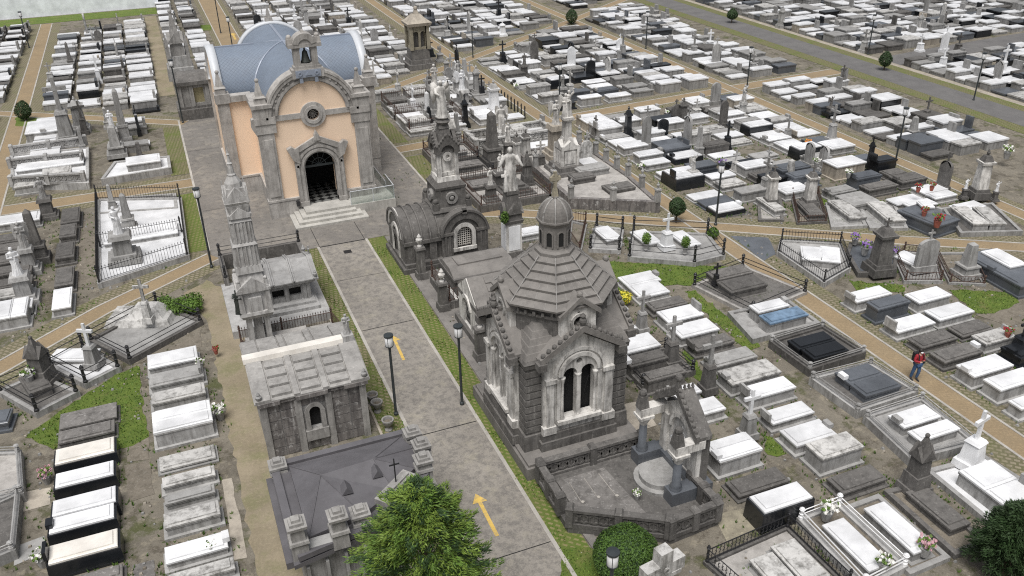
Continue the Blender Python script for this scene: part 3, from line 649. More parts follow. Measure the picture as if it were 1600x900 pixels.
mb.lathe(0, 0, [(2.06, 5.1), (2.06, 6.1), (2.2, 6.15), (2.2, 6.25), (2.1, 6.27), (2.1, 6.42), (2.3, 6.5), (2.3, 6.56)], 8, 0, p8)
for k in range(40): a_ = 2*pi*k/40; mb.M = Matrix.Rotation(a_, 4, 'Z'); mb.box(-.05, .05, -2.16, -1.95, 6.27, 6.42)
mb.M = Matrix.Identity(4); mb.build('drum', 'mauso', oc)
mb = MB(); pr = []
for c in range(6):
    r0, r1 = 2.42-c*.285, 2.42-(c+1)*.285; z0 = 6.56+c*.245; pr += [(r0, z0), (r0+.02, z0+.085), (r1-.0, z0+.21), (r1-.02, z0+.245)]
mb.lathe(0, 0, pr+[(.7, 8.05)], 8, 0, p8); mb.build('roof', 'mroof', oc)
mb = MB()
for k in range(8):
    a_ = p8+k*pi/4; mb.tube([((2.36-t*1.5)*math.cos(a_), (2.36-t*1.5)*math.sin(a_), 6.66+t*1.38) for t in (0, .5, 1)], .02, 5)
    for c in range(6):
        rm = 2.42-c*.285; z0 = 6.56+c*.245
        for j in range(1, 4 if c < 3 else 2+(c < 4)):
            f = j/(4 if c < 3 else 2+(c < 4)); a2 = a_+pi/4; q0 = Vector((math.cos(a_), math.sin(a_), 0)).lerp(Vector((math.cos(a2), math.sin(a2), 0)), f)
            mb.tube([(q0.x*(rm+.01), q0.y*(rm+.01), z0+.09), (q0.x*(rm-.28), q0.y*(rm-.28), z0+.215)], .009, 4)
mb.build('roof_rib', 'pgrey', oc)
ln = MB(); ln.lathe(0, 0, [(.76, 7.95), (.76, 8.1), (.62, 8.16), (.585, 8.22), (.585, 9.12), (.62, 9.14), (.66, 9.2), (.71, 9.26), (.71, 9.32)], 8, 0, p8); la = ln.build('lantern', 'mroof', oc)
mb = MB()
for k in range(8):
    mb.M = Matrix.Rotation(k*pi/4, 4, 'Z'); mb.prism([(-.105, 8.34), (.105, 8.34), (.105, 8.8), (.07, 8.89), (0, 8.93), (-.07, 8.89), (-.105, 8.8)], -.553, -.5)
mb.build('lantern_window', 'void', la)
mb = MB()
for k in range(8): mb.M = Matrix.Rotation(k*pi/4, 4, 'Z'); mb.band(0, 8.8, .105, .16, -.58, -.5, 0, pi, 8); mb.box(-.16, -.105, -.58, -.5, 8.3, 8.8); mb.box(.105, .16, -.58, -.5, 8.3, 8.8)
mb.build('window_frame', 'mroof', la)
mb = MB(); mb.lathe(0, 0, [(.62*math.cos(t), 9.32+.76*math.sin(t)) for t in [pi/2*i/9 for i in range(9)]]+[(.11, 10.08), (.13, 10.13), (.08, 10.2)], 16); dm = mb.build('dome', 'mroof', oc)
mb = MB()
for k in range(8): a_ = p8+k*pi/4; mb.tube([(.635*math.cos(t)*math.cos(a_), .635*math.cos(t)*math.sin(a_), 9.32+.775*math.sin(t)) for t in [pi/2*i/7 for i in range(8)]], .035, 5)
mb.build('rib', 'pgrey', dm)
mb = MB(); mb.fr(0, 0, 10.15, 10.45, .2, .2, .13, .13); mb.fr(0, 0, 10.45, 11.1, .1, .1, .1, .1); mb.box(-.2, .2, -.06, .06, 10.76, 10.9); mb.band(0, 10.83, .12, .17, -.04, .04, 0, 2*pi, 12); mb.build('cross', 'lichen', oc)
# ================================================================== STATUES AND SMALL MONUMENTS (shape helpers)
def figure(mb, h, z0=0, x=0, y=0, face=-pi/2, wings=False, arms='fold', mi=0):
    """robed standing figure, one body: elliptical rings from hem to crown, with sleeves and optional wings"""
    old = mb.M.copy(); mb.M = mb.M @ Matrix.Translation((x, y, z0)) @ Matrix.Rotation(face+pi/2, 4, 'Z') @ Matrix.Scale(h, 4)
    n = 18; sec = [(.17, .14, 0, 0), (.155, .13, .06, 0), (.125, .105, .25, .0), (.115, .095, .42, -.01), (.13, .10, .52, 0), (.105, .08, .62, .01), (.135, .085, .74, .005), (.14, .075, .80, 0), (.07, .055, .835, 0), (.04, .04, .86, -.005), (.05, .058, .89, -.015), (.06, .07, .93, -.015), (.05, .06, .975, -.01), (.015, .02, 1.0, 0)]
    vs = []; fs = []
    for j, (a, b, z, dy) in enumerate(sec):
        for k in range(n):
            t = 2*pi*k/n; fold = 1+.13*math.sin(t*5+z*6)*(z < .6)+.05*math.sin(t*9)*(z < .5)
            vs.append((a*math.cos(t)*fold, dy+b*math.sin(t)*fold, z))
    for j in range(len(sec)-1):
        for k in range(n):
            k2 = (k+1) % n; fs.append((j*n+k, j*n+k2, (j+1)*n+k2, (j+1)*n+k))
    mb.add(vs, fs, mi)
    A = {'fold': [((-.13, 0, .79), (-.16, -.03, .64), (-.03, -.12, .66)), ((.13, 0, .79), (.16, -.03, .64), (.03, -.12, .68))],
         'open': [((-.13, 0, .79), (-.2, -.05, .66), (-.27, -.14, .58)), ((.13, 0, .79), (.2, -.05, .66), (.27, -.14, .58))],
         'up': [((-.13, 0, .79), (-.15, -.06, .66), (-.05, -.15, .62)), ((.13, 0, .79), (.19, -.05, .88), (.18, -.08, 1.05))]}[arms]
    for p in A: mb.tube(p, [.05, .045, .026], 7, mi)
    if wings:
        for s in (-1, 1):
            o = [(s*.04, .07, .78), (s*.16, .12, .92), (s*.25, .15, .88), (s*.27, .15, .6), (s*.22, .13, .3), (s*.14, .11, .42), (s*.05, .08, .55)]
            vs = [(p[0], p[1]+d, p[2]) for d in (0, .035) for p in o]; m = len(o)
            mb.add(vs, [tuple(range(m)), tuple(m+k for k in reversed(range(m)))]+[(k, m+k, m+(k+1) % m, (k+1) % m) for k in range(m)], mi)
    mb.M = old
def crossm(mb, h, z0, x=0, y=0, wd=None, th=.12, arm=.68, mi=0, axis='x'):
    wd = wd or h*.55
    mb.fr(x, y, z0, z0+h, th, th*.8, th*.9, th*.7, mi)
    if axis == 'x': mb.box(x-wd/2, x+wd/2, y-th*.42, y+th*.42, z0+h*arm-th/2, z0+h*arm+th/2, mi, True)
    else: mb.box(x-th*.42, x+th*.42, y-wd/2, y+wd/2, z0+h*arm-th/2, z0+h*arm+th/2, mi, True)
def urn(mb, x, y, z, s=1, mi=0): mb.lathe(x, y, [(.1*s, z), (.1*s, z+.05*s), (.04*s, z+.1*s), (.13*s, z+.25*s), (.14*s, z+.34*s), (.07*s, z+.42*s), (.09*s, z+.46*s), (.02*s, z+.58*s)], 10, mi)
def fence(root, pts, h, pick=.16, mat='iron', z0=0, closed=False, style='spear', posts=True):
    P = [Vector((p[0], p[1], z0)) for p in pts]
    if closed: P.append(P[0])
    rl = MB(); pk = MB(); U = Vector((0, 0, 1))
    for a, b in zip(P, P[1:]):
        L = (b-a).length; d = (b-a)/L
        for f in ((.12, .88) if style != 'bar' else (.45, .85)): rl.tube([a+U*h*f, b+U*h*f], .022, 4)
        if style != 'bar':
            for i in range(1, int(L/pick)):
                q = a+d*(i*pick); pk.tube([q+U*h*.03, q+U*h*(1.0 if style == 'spear' else .88)], .013, 3)
                if style == 'scroll': pk.band(0, 0, .04, .06, -.01, .01) if False else pk.tube([q+U*h*.35-d*.06, q+U*h*.5+d*.03, q+U*h*.65-d*.06], .014, 3)
                elif style == 'spear': pk.add([tuple(q+U*h*.97+d*.03), tuple(q+U*h*.97-d*.03), tuple(q+U*h*1.1)], [(0, 1, 2)])
    r = rl.build('railing', mat, root)
    if pk.v: pk.build('pickets', mat, r)
    if posts:
        for p in (P[:-1] if closed else P):
            m = MB(); q_ = 1.5 if style == 'bar' else 1.0; m.lathe(p.x, p.y, [(r_*q_, z0+z_) for r_, z_ in ((.07, 0), (.07, .1), (.045, .14), (.05, h*.5), (.065, h*.55), (.045, h*.6), (.045, h*.95), (.075, h), (.045, h*1.05), (.06, h*1.12), (.01, h*1.25))], 7); m.build('post', mat, root)
# ================================================================== BARREL-VAULTED MAUSOLEUM WITH STATUE TOWER
bm_ = thing('vaulted_mausoleum', 'dark barrel-vaulted mausoleum with golden lattice window and a tall statue-topped tower', 'mausoleum', (4.8, -3.6))
mb = MB(); mb.box(-2.55, 2.5, -1.95, 1.95, 0, .3); mb.box(-2.4, 2.42, -1.85, 1.85, .3, .52); mb.build('plinth', 'mauso', bm_)
mb = MB(); mb.box(-2.25, -.1, -1.5, 1.5, .52, 1.62); mb.box(-2.4, -.1, -1.75, 1.75, 1.62, 1.82)
for x in (-2.2, -.9): mb.box(x, x+.4, -1.68, 1.68, .52, 1.62)
mb.M = Matrix.Translation((-2.3, 0, 0)) @ Matrix.Rotation(-pi/2, 4, 'Z'); mb.wall(-1.62, 1.62, .52, lambda x: 1.82+math.sqrt(max(0, 1.62**2-x*x))*.82, [(0, .5, .52, 1.7)], -.05, .3); mb.M = Matrix.Identity(4)
mb.build('wall', 'mauso', bm_)
mb = MB(); mb.vault(-2.4, .2, 0, 1.8, 1.66, 'x', 20, 1.32); mb.build('vault_roof', 'mauso', bm_, True)
mb = MB()
for x in (-2.42, -1.85, -1.35, -.85, -.35):
    mb.M = Matrix.Translation((x, 0, 1.8)) @ Matrix.Rotation(pi/2, 4, 'Z') @ Matrix.Diagonal((1, 1, .8, 1)); mb.band(0, 0, 1.6, 1.76, -.05, .03, 0, pi, 20)
mb.M = Matrix.Identity(4); mb.build('vault_rib', 'mauso', bm_)
mb = MB(); mb.M = Matrix.Translation((-2.3, 0, 0)) @ Matrix.Rotation(-pi/2, 4, 'Z'); mb.band(0, 1.7, .5, .72, -.12, 0, 0, pi, 14); mb.band(0, 1.78, 1.2, 1.42, -.12, 0, .1, pi-.1, 16); mb.box(-.72, -.5, -.12, 0, .52, 1.7); mb.box(.5, .72, -.12, 0, .52, 1.7); mb.build('door_surround', 'mwhite', bm_)
mb = MB(); mb.box(-2.2, -2.15, -.5, .5, .52, 2.2); mb.build('door', 'iron', bm_)
def warch(x): 
    d = abs(x-1.15); return 1.85+math.sqrt(max(.04, 1.28**2-d*d)) if d < 1.27 else 2.05
mb = MB(); mb.wall(-.1, 2.4, .52, warch, [(1.15, .44, .95, 1.75)], -1.62, .35); mb.box(-.1, .12, -1.6, 1.6, .52, 2.0); mb.box(2.15, 2.4, -1.6, 1.6, .52, 2.0); mb.wall(-.1, 2.4, .52, warch, [], 1.5, .2)
mb.box(-.2, .42, -1.78, -1.5, .52, 1.85); mb.box(1.9, 2.52, -1.78, -1.5, .52, 1.85); mb.box(-.28, .5, -1.86, -1.5, 1.85, 2.0); mb.box(1.84, 2.6, -1.86, -1.5, 1.85, 2.0)
for x in (-.05, .2, 2.05, 2.3): mb.box(x, x+.1, -1.84, -1.7, .6, 1.8)
mb.build('window_bay', 'mauso', bm_)
mb = MB(); mb.vault(-1.6, 1.65, 1.15, 1.85, 1.3, 'y', 20); mb.build('vault_roof', 'mauso', bm_, True)
mb = MB(); mb.band(1.15, 1.85, .85, 1.3, -1.8, -1.5, .02, pi-.02, 20); mb.band(1.15, 1.85, 1.3, 1.42, -1.9, -1.4, .0, pi, 20); mb.fr(1.15, -1.8, 3.05, 3.4, .3, .2, .2, .2); mb.build('window_arch', 'mauso', bm_)
mb = MB(); mb.band(1.15, 1.75, .44, .66, -1.72, -1.5, 0, pi, 16); mb.box(.49, .71, -1.72, -1.5, .95, 1.75); mb.box(1.59, 1.81, -1.72, -1.5, .95, 1.75); mb.box(.45, 1.85, -1.76, -1.5, .75, .95); wf = mb.build('window_frame', 'mwhite', bm_)
mb = MB(); mb.box(.72, 1.58, -1.42, -1.4, .95, 2.2); mb.build('pane', 'void', wf)
mb = MB()
for i in range(7): x = .77+i*.127; mb.box(x-.018, x+.018, -1.47, -1.44, .96, 1.75+math.sqrt(max(0, .44**2-(x-1.15)**2)))
for i in range(9): z = 1.02+i*.13; w2 = .43 if z < 1.75 else math.sqrt(max(0, .44**2-(z-1.75)**2)); mb.box(1.15-w2, 1.15+w2, -1.475, -1.465, z-.018, z+.018)
mb.build('lattice', 'cream', wf)
tx = .75
tw = MB(); tw.fr(tx, 0, 2.3, 3.0, 2.5, 2.5, 2.2, 2.2); tw.fr(tx, 0, 3.0, 3.2, 2.35, 2.35, 2.1, 2.1); tw.fr(tx, 0, 3.2, 4.2, 1.9, 1.9, 1.6, 1.6); tw.fr(tx, 0, 4.2, 4.35, 1.75, 1.75, 1.8, 1.8); tw.fr(tx, 0, 4.35, 4.6, 1.7, 1.7, 1.4, 1.4)
for sx in (-1, 1):
    for sy in (-1, 1): tw.fr(tx+sx*.95, sy*.95, 2.3, 3.5, .35, .35, .3, .3); tw.ball((tx+sx*.95, sy*.95, 3.62), .15); tw.fr(tx+sx*.72, sy*.72, 3.1, 4.3, .3, .3, .26, .26)
twr = tw.build('tower_base', 'mauso', bm_)
tw = MB(); tw.fr(tx, 0, 4.6, 4.85, 1.35, 1.35, 1.25, 1.25); tw.fr(tx, 0, 4.85, 6.3, .98, .98, .94, .94)
for sx in (-1, 1):
    for sy in (-1, 1): tw.fr(tx+sx*.5, sy*.5, 4.85, 6.25, .22, .22, .2, .2)
for k in range(4): tw.M = Matrix.Translation((tx, 0, 0)) @ RK(k); tw.box(-.36, .36, -.53, -.4, 4.9, 5.1); tw.band(0, 6.0, .12, .27, -.6, -.4, 0, 2*pi, 14)
tw.build('tower_stage', 'mwhite', bm_)
tw = MB(); tw.M = Matrix.Translation((tx, 0, 0))
for k in range(4):
    tw.M = Matrix.Translation((tx, 0, 0)) @ RK(k); tw.wall(-.66, .66, 6.2, lambda x: 7.3-abs(x)*1.1, [(0, .38, 6.2, 6.3)], -.7, .25, brk=(0,))
    for c in range(5): tw.ball((-.62+c*.12, -.7, 6.65+c*.14), .07, 5); tw.ball((.62-c*.12, -.7, 6.65+c*.14), .07, 5)
    tw.box(-.16, .16, -.62, -.4, 3.5, 3.6)
tw.M = Matrix.Translation((tx, 0, 0)); tw.fr(0, 0, 6.3, 7.5, 1.15, 1.15, .5, .5); tw.fr(0, 0, 7.5, 7.75, .6, .6, .42, .42); tw.lathe(0, 0, [(.3, 7.7), (.42, 7.85), (.3, 8.0), (.4, 8.08)], 10); tw.build('tower_crown', 'mauso', bm_)
mb = MB()
for k in range(4): mb.M = Matrix.Translation((tx, 0, 0)) @ RK(k); mb.band(0, 3.7, .2, .34, -1.02, -.8, 0, 2*pi, 14); mb.ball((0, -.9, 3.7), .17, 8)
mb.build('medallion', 'pgrey', bm_)
st = MB(); figure(st, 2.0, 8.08, tx, 0, -pi/2-.2, True, 'up'); tag(st.build('angel_statue', 'mwhite', None, True, (4.8, -3.6, 0)), 'weathered angel statue standing on the tower of the vaulted mausoleum', 'statue')
# ================================================================== STATUE PILLAR beside it
sp = thing('statue_pillar', 'tall pillar with white marble panels and weed growing on its cornice behind the octagonal mausoleum', 'monument', (8.3, -6.5))
mb = MB(); mb.fr(0, 0, 0, .3, 1.9, 1.9, 1.85, 1.85); mb.fr(0, 0, .3, .6, 1.5, 1.5, 1.4, 1.4); mb.fr(0, 0, .6, .9, 1.2, 1.2, 1.1, 1.1); mb.build('base', 'mauso', sp)
mb = MB(); mb.fr(0, 0, .9, 2.6, .92, .92, .86, .86); mb.build('shaft', 'mwhite', sp)
mb = MB()
for k in range(4): mb.M = RK(k); mb.box(-.34, .34, -.485, -.4, 1.0, 2.45)
mb.build('marble_panel', 'white', sp)
mb = MB(); mb.fr(0, 0, 2.6, 2.8, 1.0, 1.0, 1.1, 1.1); mb.fr(0, 0, 2.8, 3.3, .95, .95, .9, .9)
for k in range(4): mb.M = RK(k); mb.prism([(-.55, 3.2), (.55, 3.2), (0, 3.8)], -.56, -.3)
mb.M = Matrix.Identity(4); mb.fr(0, 0, 3.2, 4.3, .9, .9, .6, .6); mb.fr(0, 0, 4.3, 4.5, .72, .72, .7, .7); mb.build('cornice', 'mauso', sp)
st = MB(); figure(st, 2.4, 4.5, 0, 0, -pi/2-.3, False, 'open'); st.fr(-.38, -.25, 4.5, 5.7, .22, .2, .1, .1); st.box(-.62, -.2, -.3, -.2, 5.35, 5.5); tag(st.build('robed_statue', 'mwhite', None, True, (8.3, -6.5, 0)), 'robed marble statue leaning on a cross, standing on the pillar behind the octagonal mausoleum', 'statue')
# ================================================================== LATTICE-WINDOW MAUSOLEUM and LOW VAULT
lm = thing('lattice_mausoleum', 'low dark mausoleum with panelled stone roof and small lattice window beside the octagonal mausoleum', 'mausoleum', (5.2, -12.6))
mb = MB(); mb.box(-1.9, 2.2, -1.55, 1.5, 0, .35); mb.box(-1.6, 2.0, -1.2, 1.2, .35, 1.75); mb.box(-1.75, 2.1, -1.4, 1.35, 1.75, 1.98)
for x in (-1.6, -.75, .55, 1.5): mb.box(x, x+.3, -1.32, -1.15, .35, 1.75)
for i in range(3): mb.box(-1.65, 2.02, -1.27, 1.22, .5+i*.4, .62+i*.4)
mb.build('wall', 'mauso', lm)
mb = MB(); mb.M = Matrix.Translation((-1.62, 0, 0)) @ Matrix.Rotation(-pi/2, 4, 'Z'); mb.wall(-1.2, 1.2, .35, lambda x: 3.0-abs(x)*.75, [(0, .45, .4, 1.45)], -.12, .3, brk=(0,)); mb.band(0, 1.45, .45, .65, -.2, -.05, 0, pi, 14); mb.build('front_gable', 'mwhite', lm)
mb = MB(); mb.M = Matrix.Translation((-1.6, 0, 0)) @ Matrix.Rotation(-pi/2, 4, 'Z'); mb.box(-.45, .45, -.01, .02, .4, 1.95); mb.build('door', 'iron', lm)
mb = MB(); s_ = .9/1.45
for s in (-1, 1):
    mb.prism([(s*1.45, 1.98), (s*1.45, 2.1), (0, 3.0), (0, 2.88)], -1.7, 2.15, 'x')
    for i in range(3):
        for j in range(2):
            y0 = s*(1.25-i*.4); y1 = s*(1.25-i*.4-.32); f = lambda y, h: 2.1+(1.45-abs(y))*s_+h
            mb.prism([(y0, f(y0, .0)), (y0, f(y0, .07)), (y1, f(y1, .05)), (y1, f(y1, 0))], -.9+j*1.5, .1+j*1.5, 'x')
mb.build('roof', 'mroof', lm)
mb = MB(); mb.box(-.4, .5, -1.27, -1.25, .75, 1.5); wn = mb.build('window', 'void', lm)
mb = MB()
for i in range(9): mb.box(-.4+i*.11, -.37+i*.11, -1.3, -1.28, .75, 1.5)
for i in range(7): mb.box(-.4, .51, -1.31, -1.305, .76+i*.12, .79+i*.12)
mb.build('lattice', 'cream', wn)
lv = thing('low_vault', 'low dark burial vault with hipped slab roof and iron scrollwork beside the vaulted mausoleum', 'tomb', (5.3, -8.4))
mb = MB(); mb.box(-2, 2.1, -1.75, 1.5, 0, .45); mb.box(-1.4, 1.9, -1.3, 1.2, .45, 1.3); mb.box(-1.55, 2.0, -1.42, 1.3, 1.3, 1.45); mb.build('base', 'mauso', lv)
mb = MB(); mb.prism([(-1.25, 1.45), (-.6, 1.75), (.6, 1.75), (1.2, 1.45)], -1.5, 1.95, 'x'); mb.box(-1.0, 1.5, -.5, .5, 1.75, 1.83); mb.build('roof', 'mroof', lv)
mb = MB(); mb.box(-1.5, 1.9, -1.76, -1.5, .46, .56); mb.box(-1.62, -1.45, -1.76, 1.3, .46, .56); mb.build('kerb', 'mwhite', lv)
fence(lv, [(-1.9, 1.3), (-1.9, -1.66), (2, -1.66)], .8, .22, 'rust', .45, style='scroll')
for i, (x, y, h, lb) in enumerate([(2.95, -2.1, 1.7, 'dark gate pier with urn beside the vaulted mausoleum entrance'), (3.05, -6.2, 1.8, 'dark gate pier with urn before the low burial vault'), (3.05, -10.0, 1.5, 'dark gate pier between the low vault and the lattice-window mausoleum'), (3.2, -15.1, 1.6, 'dark gate pier with urn before the octagonal mausoleum side gate')]):
    t = thing('gate_pier', lb, 'pier', (x, y)); mb = MB(); mb.fr(0, 0, 0, .4, .62, .62, .56, .56); mb.fr(0, 0, .4, h, .44, .44, .4, .4); mb.fr(0, 0, h, h+.12, .56, .56, .5, .5); mb.build('shaft', 'mauso', t)
    mb = MB(); urn(mb, 0, 0, h+.12, 1.3); mb.build('urn', 'mwhite', t)
ft = thing('plot_railing', 'rusty scrolled iron railing on a dark plinth beside the octagonal mausoleum', 'railing', (4.4, -15.2)); mb = MB(); mb.box(-1.0, 2.4, -.2, .2, 0, .75); mb.box(-1.05, 2.4, -.24, .24, .75, .85); mb.build('plinth', 'mauso', ft); fence(ft, [(-.9, 0), (2.3, 0)], .75, .2, 'rust', .85, style='scroll')
struct('stone_paving', rect(2.9, 7.6, -17.6, -.9), 'mroof', .016)
# ================================================================== SPIRED FUNERARY TOWER
TX, TY = -6.1, -9.9
sp = thing('spired_monument', 'tall grey stepped spire monument rising over an open columned base between the grey mausoleums', 'monument', (TX, TY))
mb = MB(); mb.fr(0, 0, 0, .3, 1.5, 1.5, 1.4, 1.4)
for sx in (-1, 1):
    for sy in (-1, 1): mb.fr(sx*.4, sy*.4, .3, 2.0, .26, .26, .22, .22); mb.fr(sx*.4, sy*.4, 1.75, 2.0, .24, .24, .34, .34)
mb.box(-.2, .2, -.25, .3, .3, 1.9); mb.build('open_base', 'spire', sp)
mb = MB(); mb.fr(0, 0, 2.0, 2.2, 1.3, 1.3, 1.5, 1.5); mb.fr(0, 0, 2.2, 2.35, 1.55, 1.55, 1.5, 1.5); mb.fr(0, 0, 2.35, 3.5, 1.25, 1.25, 1.15, 1.15)
for k in range(4):
    mb.M = RK(k); mb.prism([(-.78, 3.4), (.78, 3.4), (.78, 3.55), (0, 4.15), (-.78, 3.55)], -.76, -.5); mb.box(-.3, .3, -.72, -.5, 2.35, 3.1); mb.fr(.62, -.62, 2.35, 3.9, .26, .26, .16, .16); mb.ball((.62, -.62, 3.98), .1, 6)
mb.M = Matrix.Identity(4); mb.fr(0, 0, 3.5, 4.3, 1.3, 1.3, 1.0, 1.0); mb.build('entablature', 'spire', sp)
mb = MB(); z = 4.3
for i, (w0, w1, h) in enumerate([(1.2, 1.1, .35), (1.06, .98, 1.0), (1.1, .92, .14), (.94, .87, 1.0), (.97, .82, .14), (.85, .79, .65)]):
    mb.fr(0, 0, z, z+h, w0, w0, w1, w1)
    if h > .5:
        for k in range(4):
            mb.M = RK(k)
            for j in range(-2, 3): mb.box(j*.17*w0-.03, j*.17*w0+.03, -w0/2-.03, -w0/2+.08, z+.02, z+h-.04)
        mb.M = Matrix.Identity(4)
    z += h
mb.build('spire', 'spire', sp)
mb = MB(); mb.fr(0, 0, z-.35, z+.0, .84, .84, 1.0, 1.0); mb.fr(0, 0, z, z+.15, .95, .95, 1.1, 1.1)
for k in range(4):
    mb.M = RK(k); mb.prism([(-.5, z+.12), (.5, z+.12), (.5, z+.3), (0, z+.85), (-.5, z+.3)], -.52, -.25); mb.fr(.46, -.46, z+.1, z+.9, .16, .16, .03, .03); mb.prism([(-.45, z-.6), (.45, z-.6), (.45, z-.45), (0, z-.1), (-.45, z-.45)], -.52, -.3)
mb.M = Matrix.Identity(4); mb.fr(0, 0, z+.15, z+.75, .86, .86, .7, .7); mb.lathe(0, 0, [(.4, z+.75), (.36, z+.95), (.24, z+1.15), (.18, z+1.25), (.2, z+1.3), (.14, z+1.36), (.1, z+1.75), (.13, z+1.8), (.08, z+1.86), (.05, z+2.15), (.08, z+2.2), (.04, z+2.26), (.01, z+2.6)], 8); mb.build('crown', 'spire', sp)
st = MB(); figure(st, 1.25, 2.36, -.75, -.55, -pi/2-.6, False, 'fold'); tag(st.build('bronze_statue', 'bronze', None, True, (TX, TY, 0)), 'small bronze mourning figure on the ledge of the spired monument', 'statue')
# ================================================================== SMALL CLASSICAL PAVILION ON TERRACE
pv = thing('classical_pavilion', 'small grey classical burial pavilion with zinc-like slab roof and two dark windows', 'mausoleum', (-4.3, -5.9))
mb = MB(); mb.box(-3.0, 1.85, -2.75, 2.6, 0, .42); mb.box(-1.7, 1.45, -2.1, 2.0, .42, .6); mb.box(-1.6, 1.3, -1.75, 1.8, .6, .74); mb.build('terrace', 'lgrey', pv)
mb = MB(); mb.wall(-1.45, 1.15, .74, lambda x: 1.65, [(-.45, .3, .98, 1.45, 'flat'), (.4, .3, .98, 1.45, 'flat')], -1.3, .3); mb.box(-1.45, 1.15, 1.2, 1.5, .74, 1.65); mb.box(-1.45, -1.2, -1.0, 1.2, .74, 1.65); mb.box(.9, 1.15, -1.0, 1.2, .74, 1.65)
for x in (-1.48, -.95, -.12, .78, .98): mb.box(x, x+.18, -1.38, -1.25, .74, 1.6)
mb.box(-1.6, 1.32, -1.48, 1.6, 1.65, 1.74); mb.box(-1.7, 1.42, -1.58, 1.7, 1.74, 1.84); mb.build('wall', 'lgrey', pv)
mb = MB(); mb.box(-1.1, .85, -1.05, -1.02, .9, 1.5); mb.build('window', 'void', pv)
mb = MB()
for s in (-1, 1): mb.prism([(s*1.62, 1.84), (s*1.62, 1.9), (0, 2.42), (0, 2.36)], -1.72, 1.44, 'x')
for x in (-1.72, -.75, -.68, .3, .36, 1.34):
    for s in (-1, 1): mb.prism([(s*1.66, 1.88), (s*1.66, 1.97), (0, 2.5), (0, 2.4)], x, x+.1, 'x')
mb.build('roof', 'lgrey', pv)
mb = MB()
for s in (-1, 1): mb.prism([(s*1.66, 1.84), (s*1.66, 1.92), (0, 2.55), (0, 2.4)], 1.44, 1.6, 'x')
for y in (-1.6, 1.6): urn(mb, 1.45, y, 1.9, .8)
crossm(mb, .5, 2.5, 1.5, 0, th=.09, axis='y'); mb.build('pediment', 'lgrey', pv)
ct = thing('dark_court_wall', 'dark stone enclosure wall with black iron posts behind the classical pavilion', 'wall', (-5.2, -1.6))
mb = MB(); mb.box(-1.9, 2.7, .9, 1.15, 0, .9); mb.box(-1.9, -1.65, -2.0, .9, 0, .9); mb.box(2.45, 2.7, -1.2, .9, 0, .9); mb.build('wall', 'mauso', ct); fence(ct, [(-1.8, -1.9), (-1.8, 1.0), (0, 1.0), (2.6, 1.0)], .6, .2, 'iron', .9, style='bar')
lf = thing('terrace_railing', 'dark brown iron railing round the yard between the pavilion and panelled mausoleum', 'railing', (-4.6, -9.2))
fence(lf, [(-2.4, -1.4), (-2.4, .0), (-.4, 0), (2.05, 0), (2.3, -1.6)], .85, .13, 'rust', .0)
mb = MB(); mb.box(-2.2, 2.0, -2.2, -.15, 0, .25); mb.build('yard_slab', 'grey', lf); mb = MB(); mb.box(-1.3, .7, -1.1, -.35, .25, .5); mb.box(.9, 1.9, -.9, -.3, .25, .35); mb.build('grave_slab', 'cgrey', lf)
# ================================================================== PANELLED-ROOF MAUSOLEUM
pm = thing('panelled_mausoleum', 'streaked rusticated mausoleum with coffered stone roof, cream ridge and small arched window', 'mausoleum', (-5.0, -16.35))
mb = MB(); mb.wall(-2.05, 2.05, 0, lambda x: 2.6, [(-.05, .22, 1.0, 1.85)], -2.15, .35); mb.box(-2.05, 2.05, 1.8, 2.1, 0, 2.6); mb.box(-2.05, -1.8, -1.8, 1.8, 0, 2.6); mb.box(1.8, 2.05, -1.8, 1.8, 0, 2.6)
mb.build('wall', 'lgrey', pm); mb = MB()
for i in range(6):
    for j in range(6):
        x0 = -2.02+.675*j; 
        if abs(x0+.32+.05) < .5 and i in (2, 3, 4): continue
        mb.box(x0+.02, x0+.655, -2.2, -2.1, .03+i*.43, .03+i*.43+.4)
mb.build('ashlar_facing', 'mstreak', pm)
mb = MB()
for x in (-2.08, -.78, .42, 1.8): mb.box(x, x+.26, -2.28, -2.1, 0, 2.55)
mb.band(-.05, 1.85, .22, .38, -2.3, -2.1, 0, pi, 12); mb.box(-.45, -.27, -2.3, -2.1, .85, 1.85); mb.box(.17, .35, -2.295, -2.1, .85, 1.85); mb.box(-.5, .4, -2.34, -2.1, .5, .98); mb.build('buttress', 'pgrey', pm)
mb = MB(); mb.box(-.3, .2, -2.0, -1.98, .95, 2.1); mb.build('window', 'void', pm)
mb = MB()
for a, b, d in ((-2.15, -1.3, .08), (-1.3, -.7, 0), (-.7, .55, .1), (.55, 1.2, 0), (1.2, 2.15, .08)): mb.box(a, b, -2.3-d, 2.25, 2.6, 2.74+d*.3)
mb.build('cornice', 'mstreak', pm)
mb = MB(); sl_ = .85/2.6
for s in (-1, 1):
    mb.prism([(s*2.35, 2.76), (s*2.35, 2.82), (0, 3.38), (0, 3.3)], -2.25, 2.25, 'x')
    f = lambda y, h: 2.82+(2.35-abs(y))*(.56/2.35)+h
    for j in range(3):
        for i in range(4): y0, y1 = s*(2.2-i*.5), s*(2.2-i*.5-.47); mb.prism([(y0, f(y0, 0)), (y0, f(y0, .12)), (y1, f(y1, .03)), (y1, f(y1, 0))], -1.55+j*1.12, -.8+j*1.12, 'x')
    for a, b in ((-2.2, -1.62), (-.73, -.5), (.39, .62), (1.5, 2.2)): mb.prism([(s*2.35, 2.82), (s*2.35, 2.9), (0, 3.46), (0, 3.38)], a, b, 'x')
mb.build('roof', 'pgrey', pm)
mb = MB(); mb.prism([(-.24, 3.36), (-.2, 3.56), (.2, 3.56), (.24, 3.36)], -2.3, 1.75, 'x'); mb.build('ridge_cap', 'cream', pm)
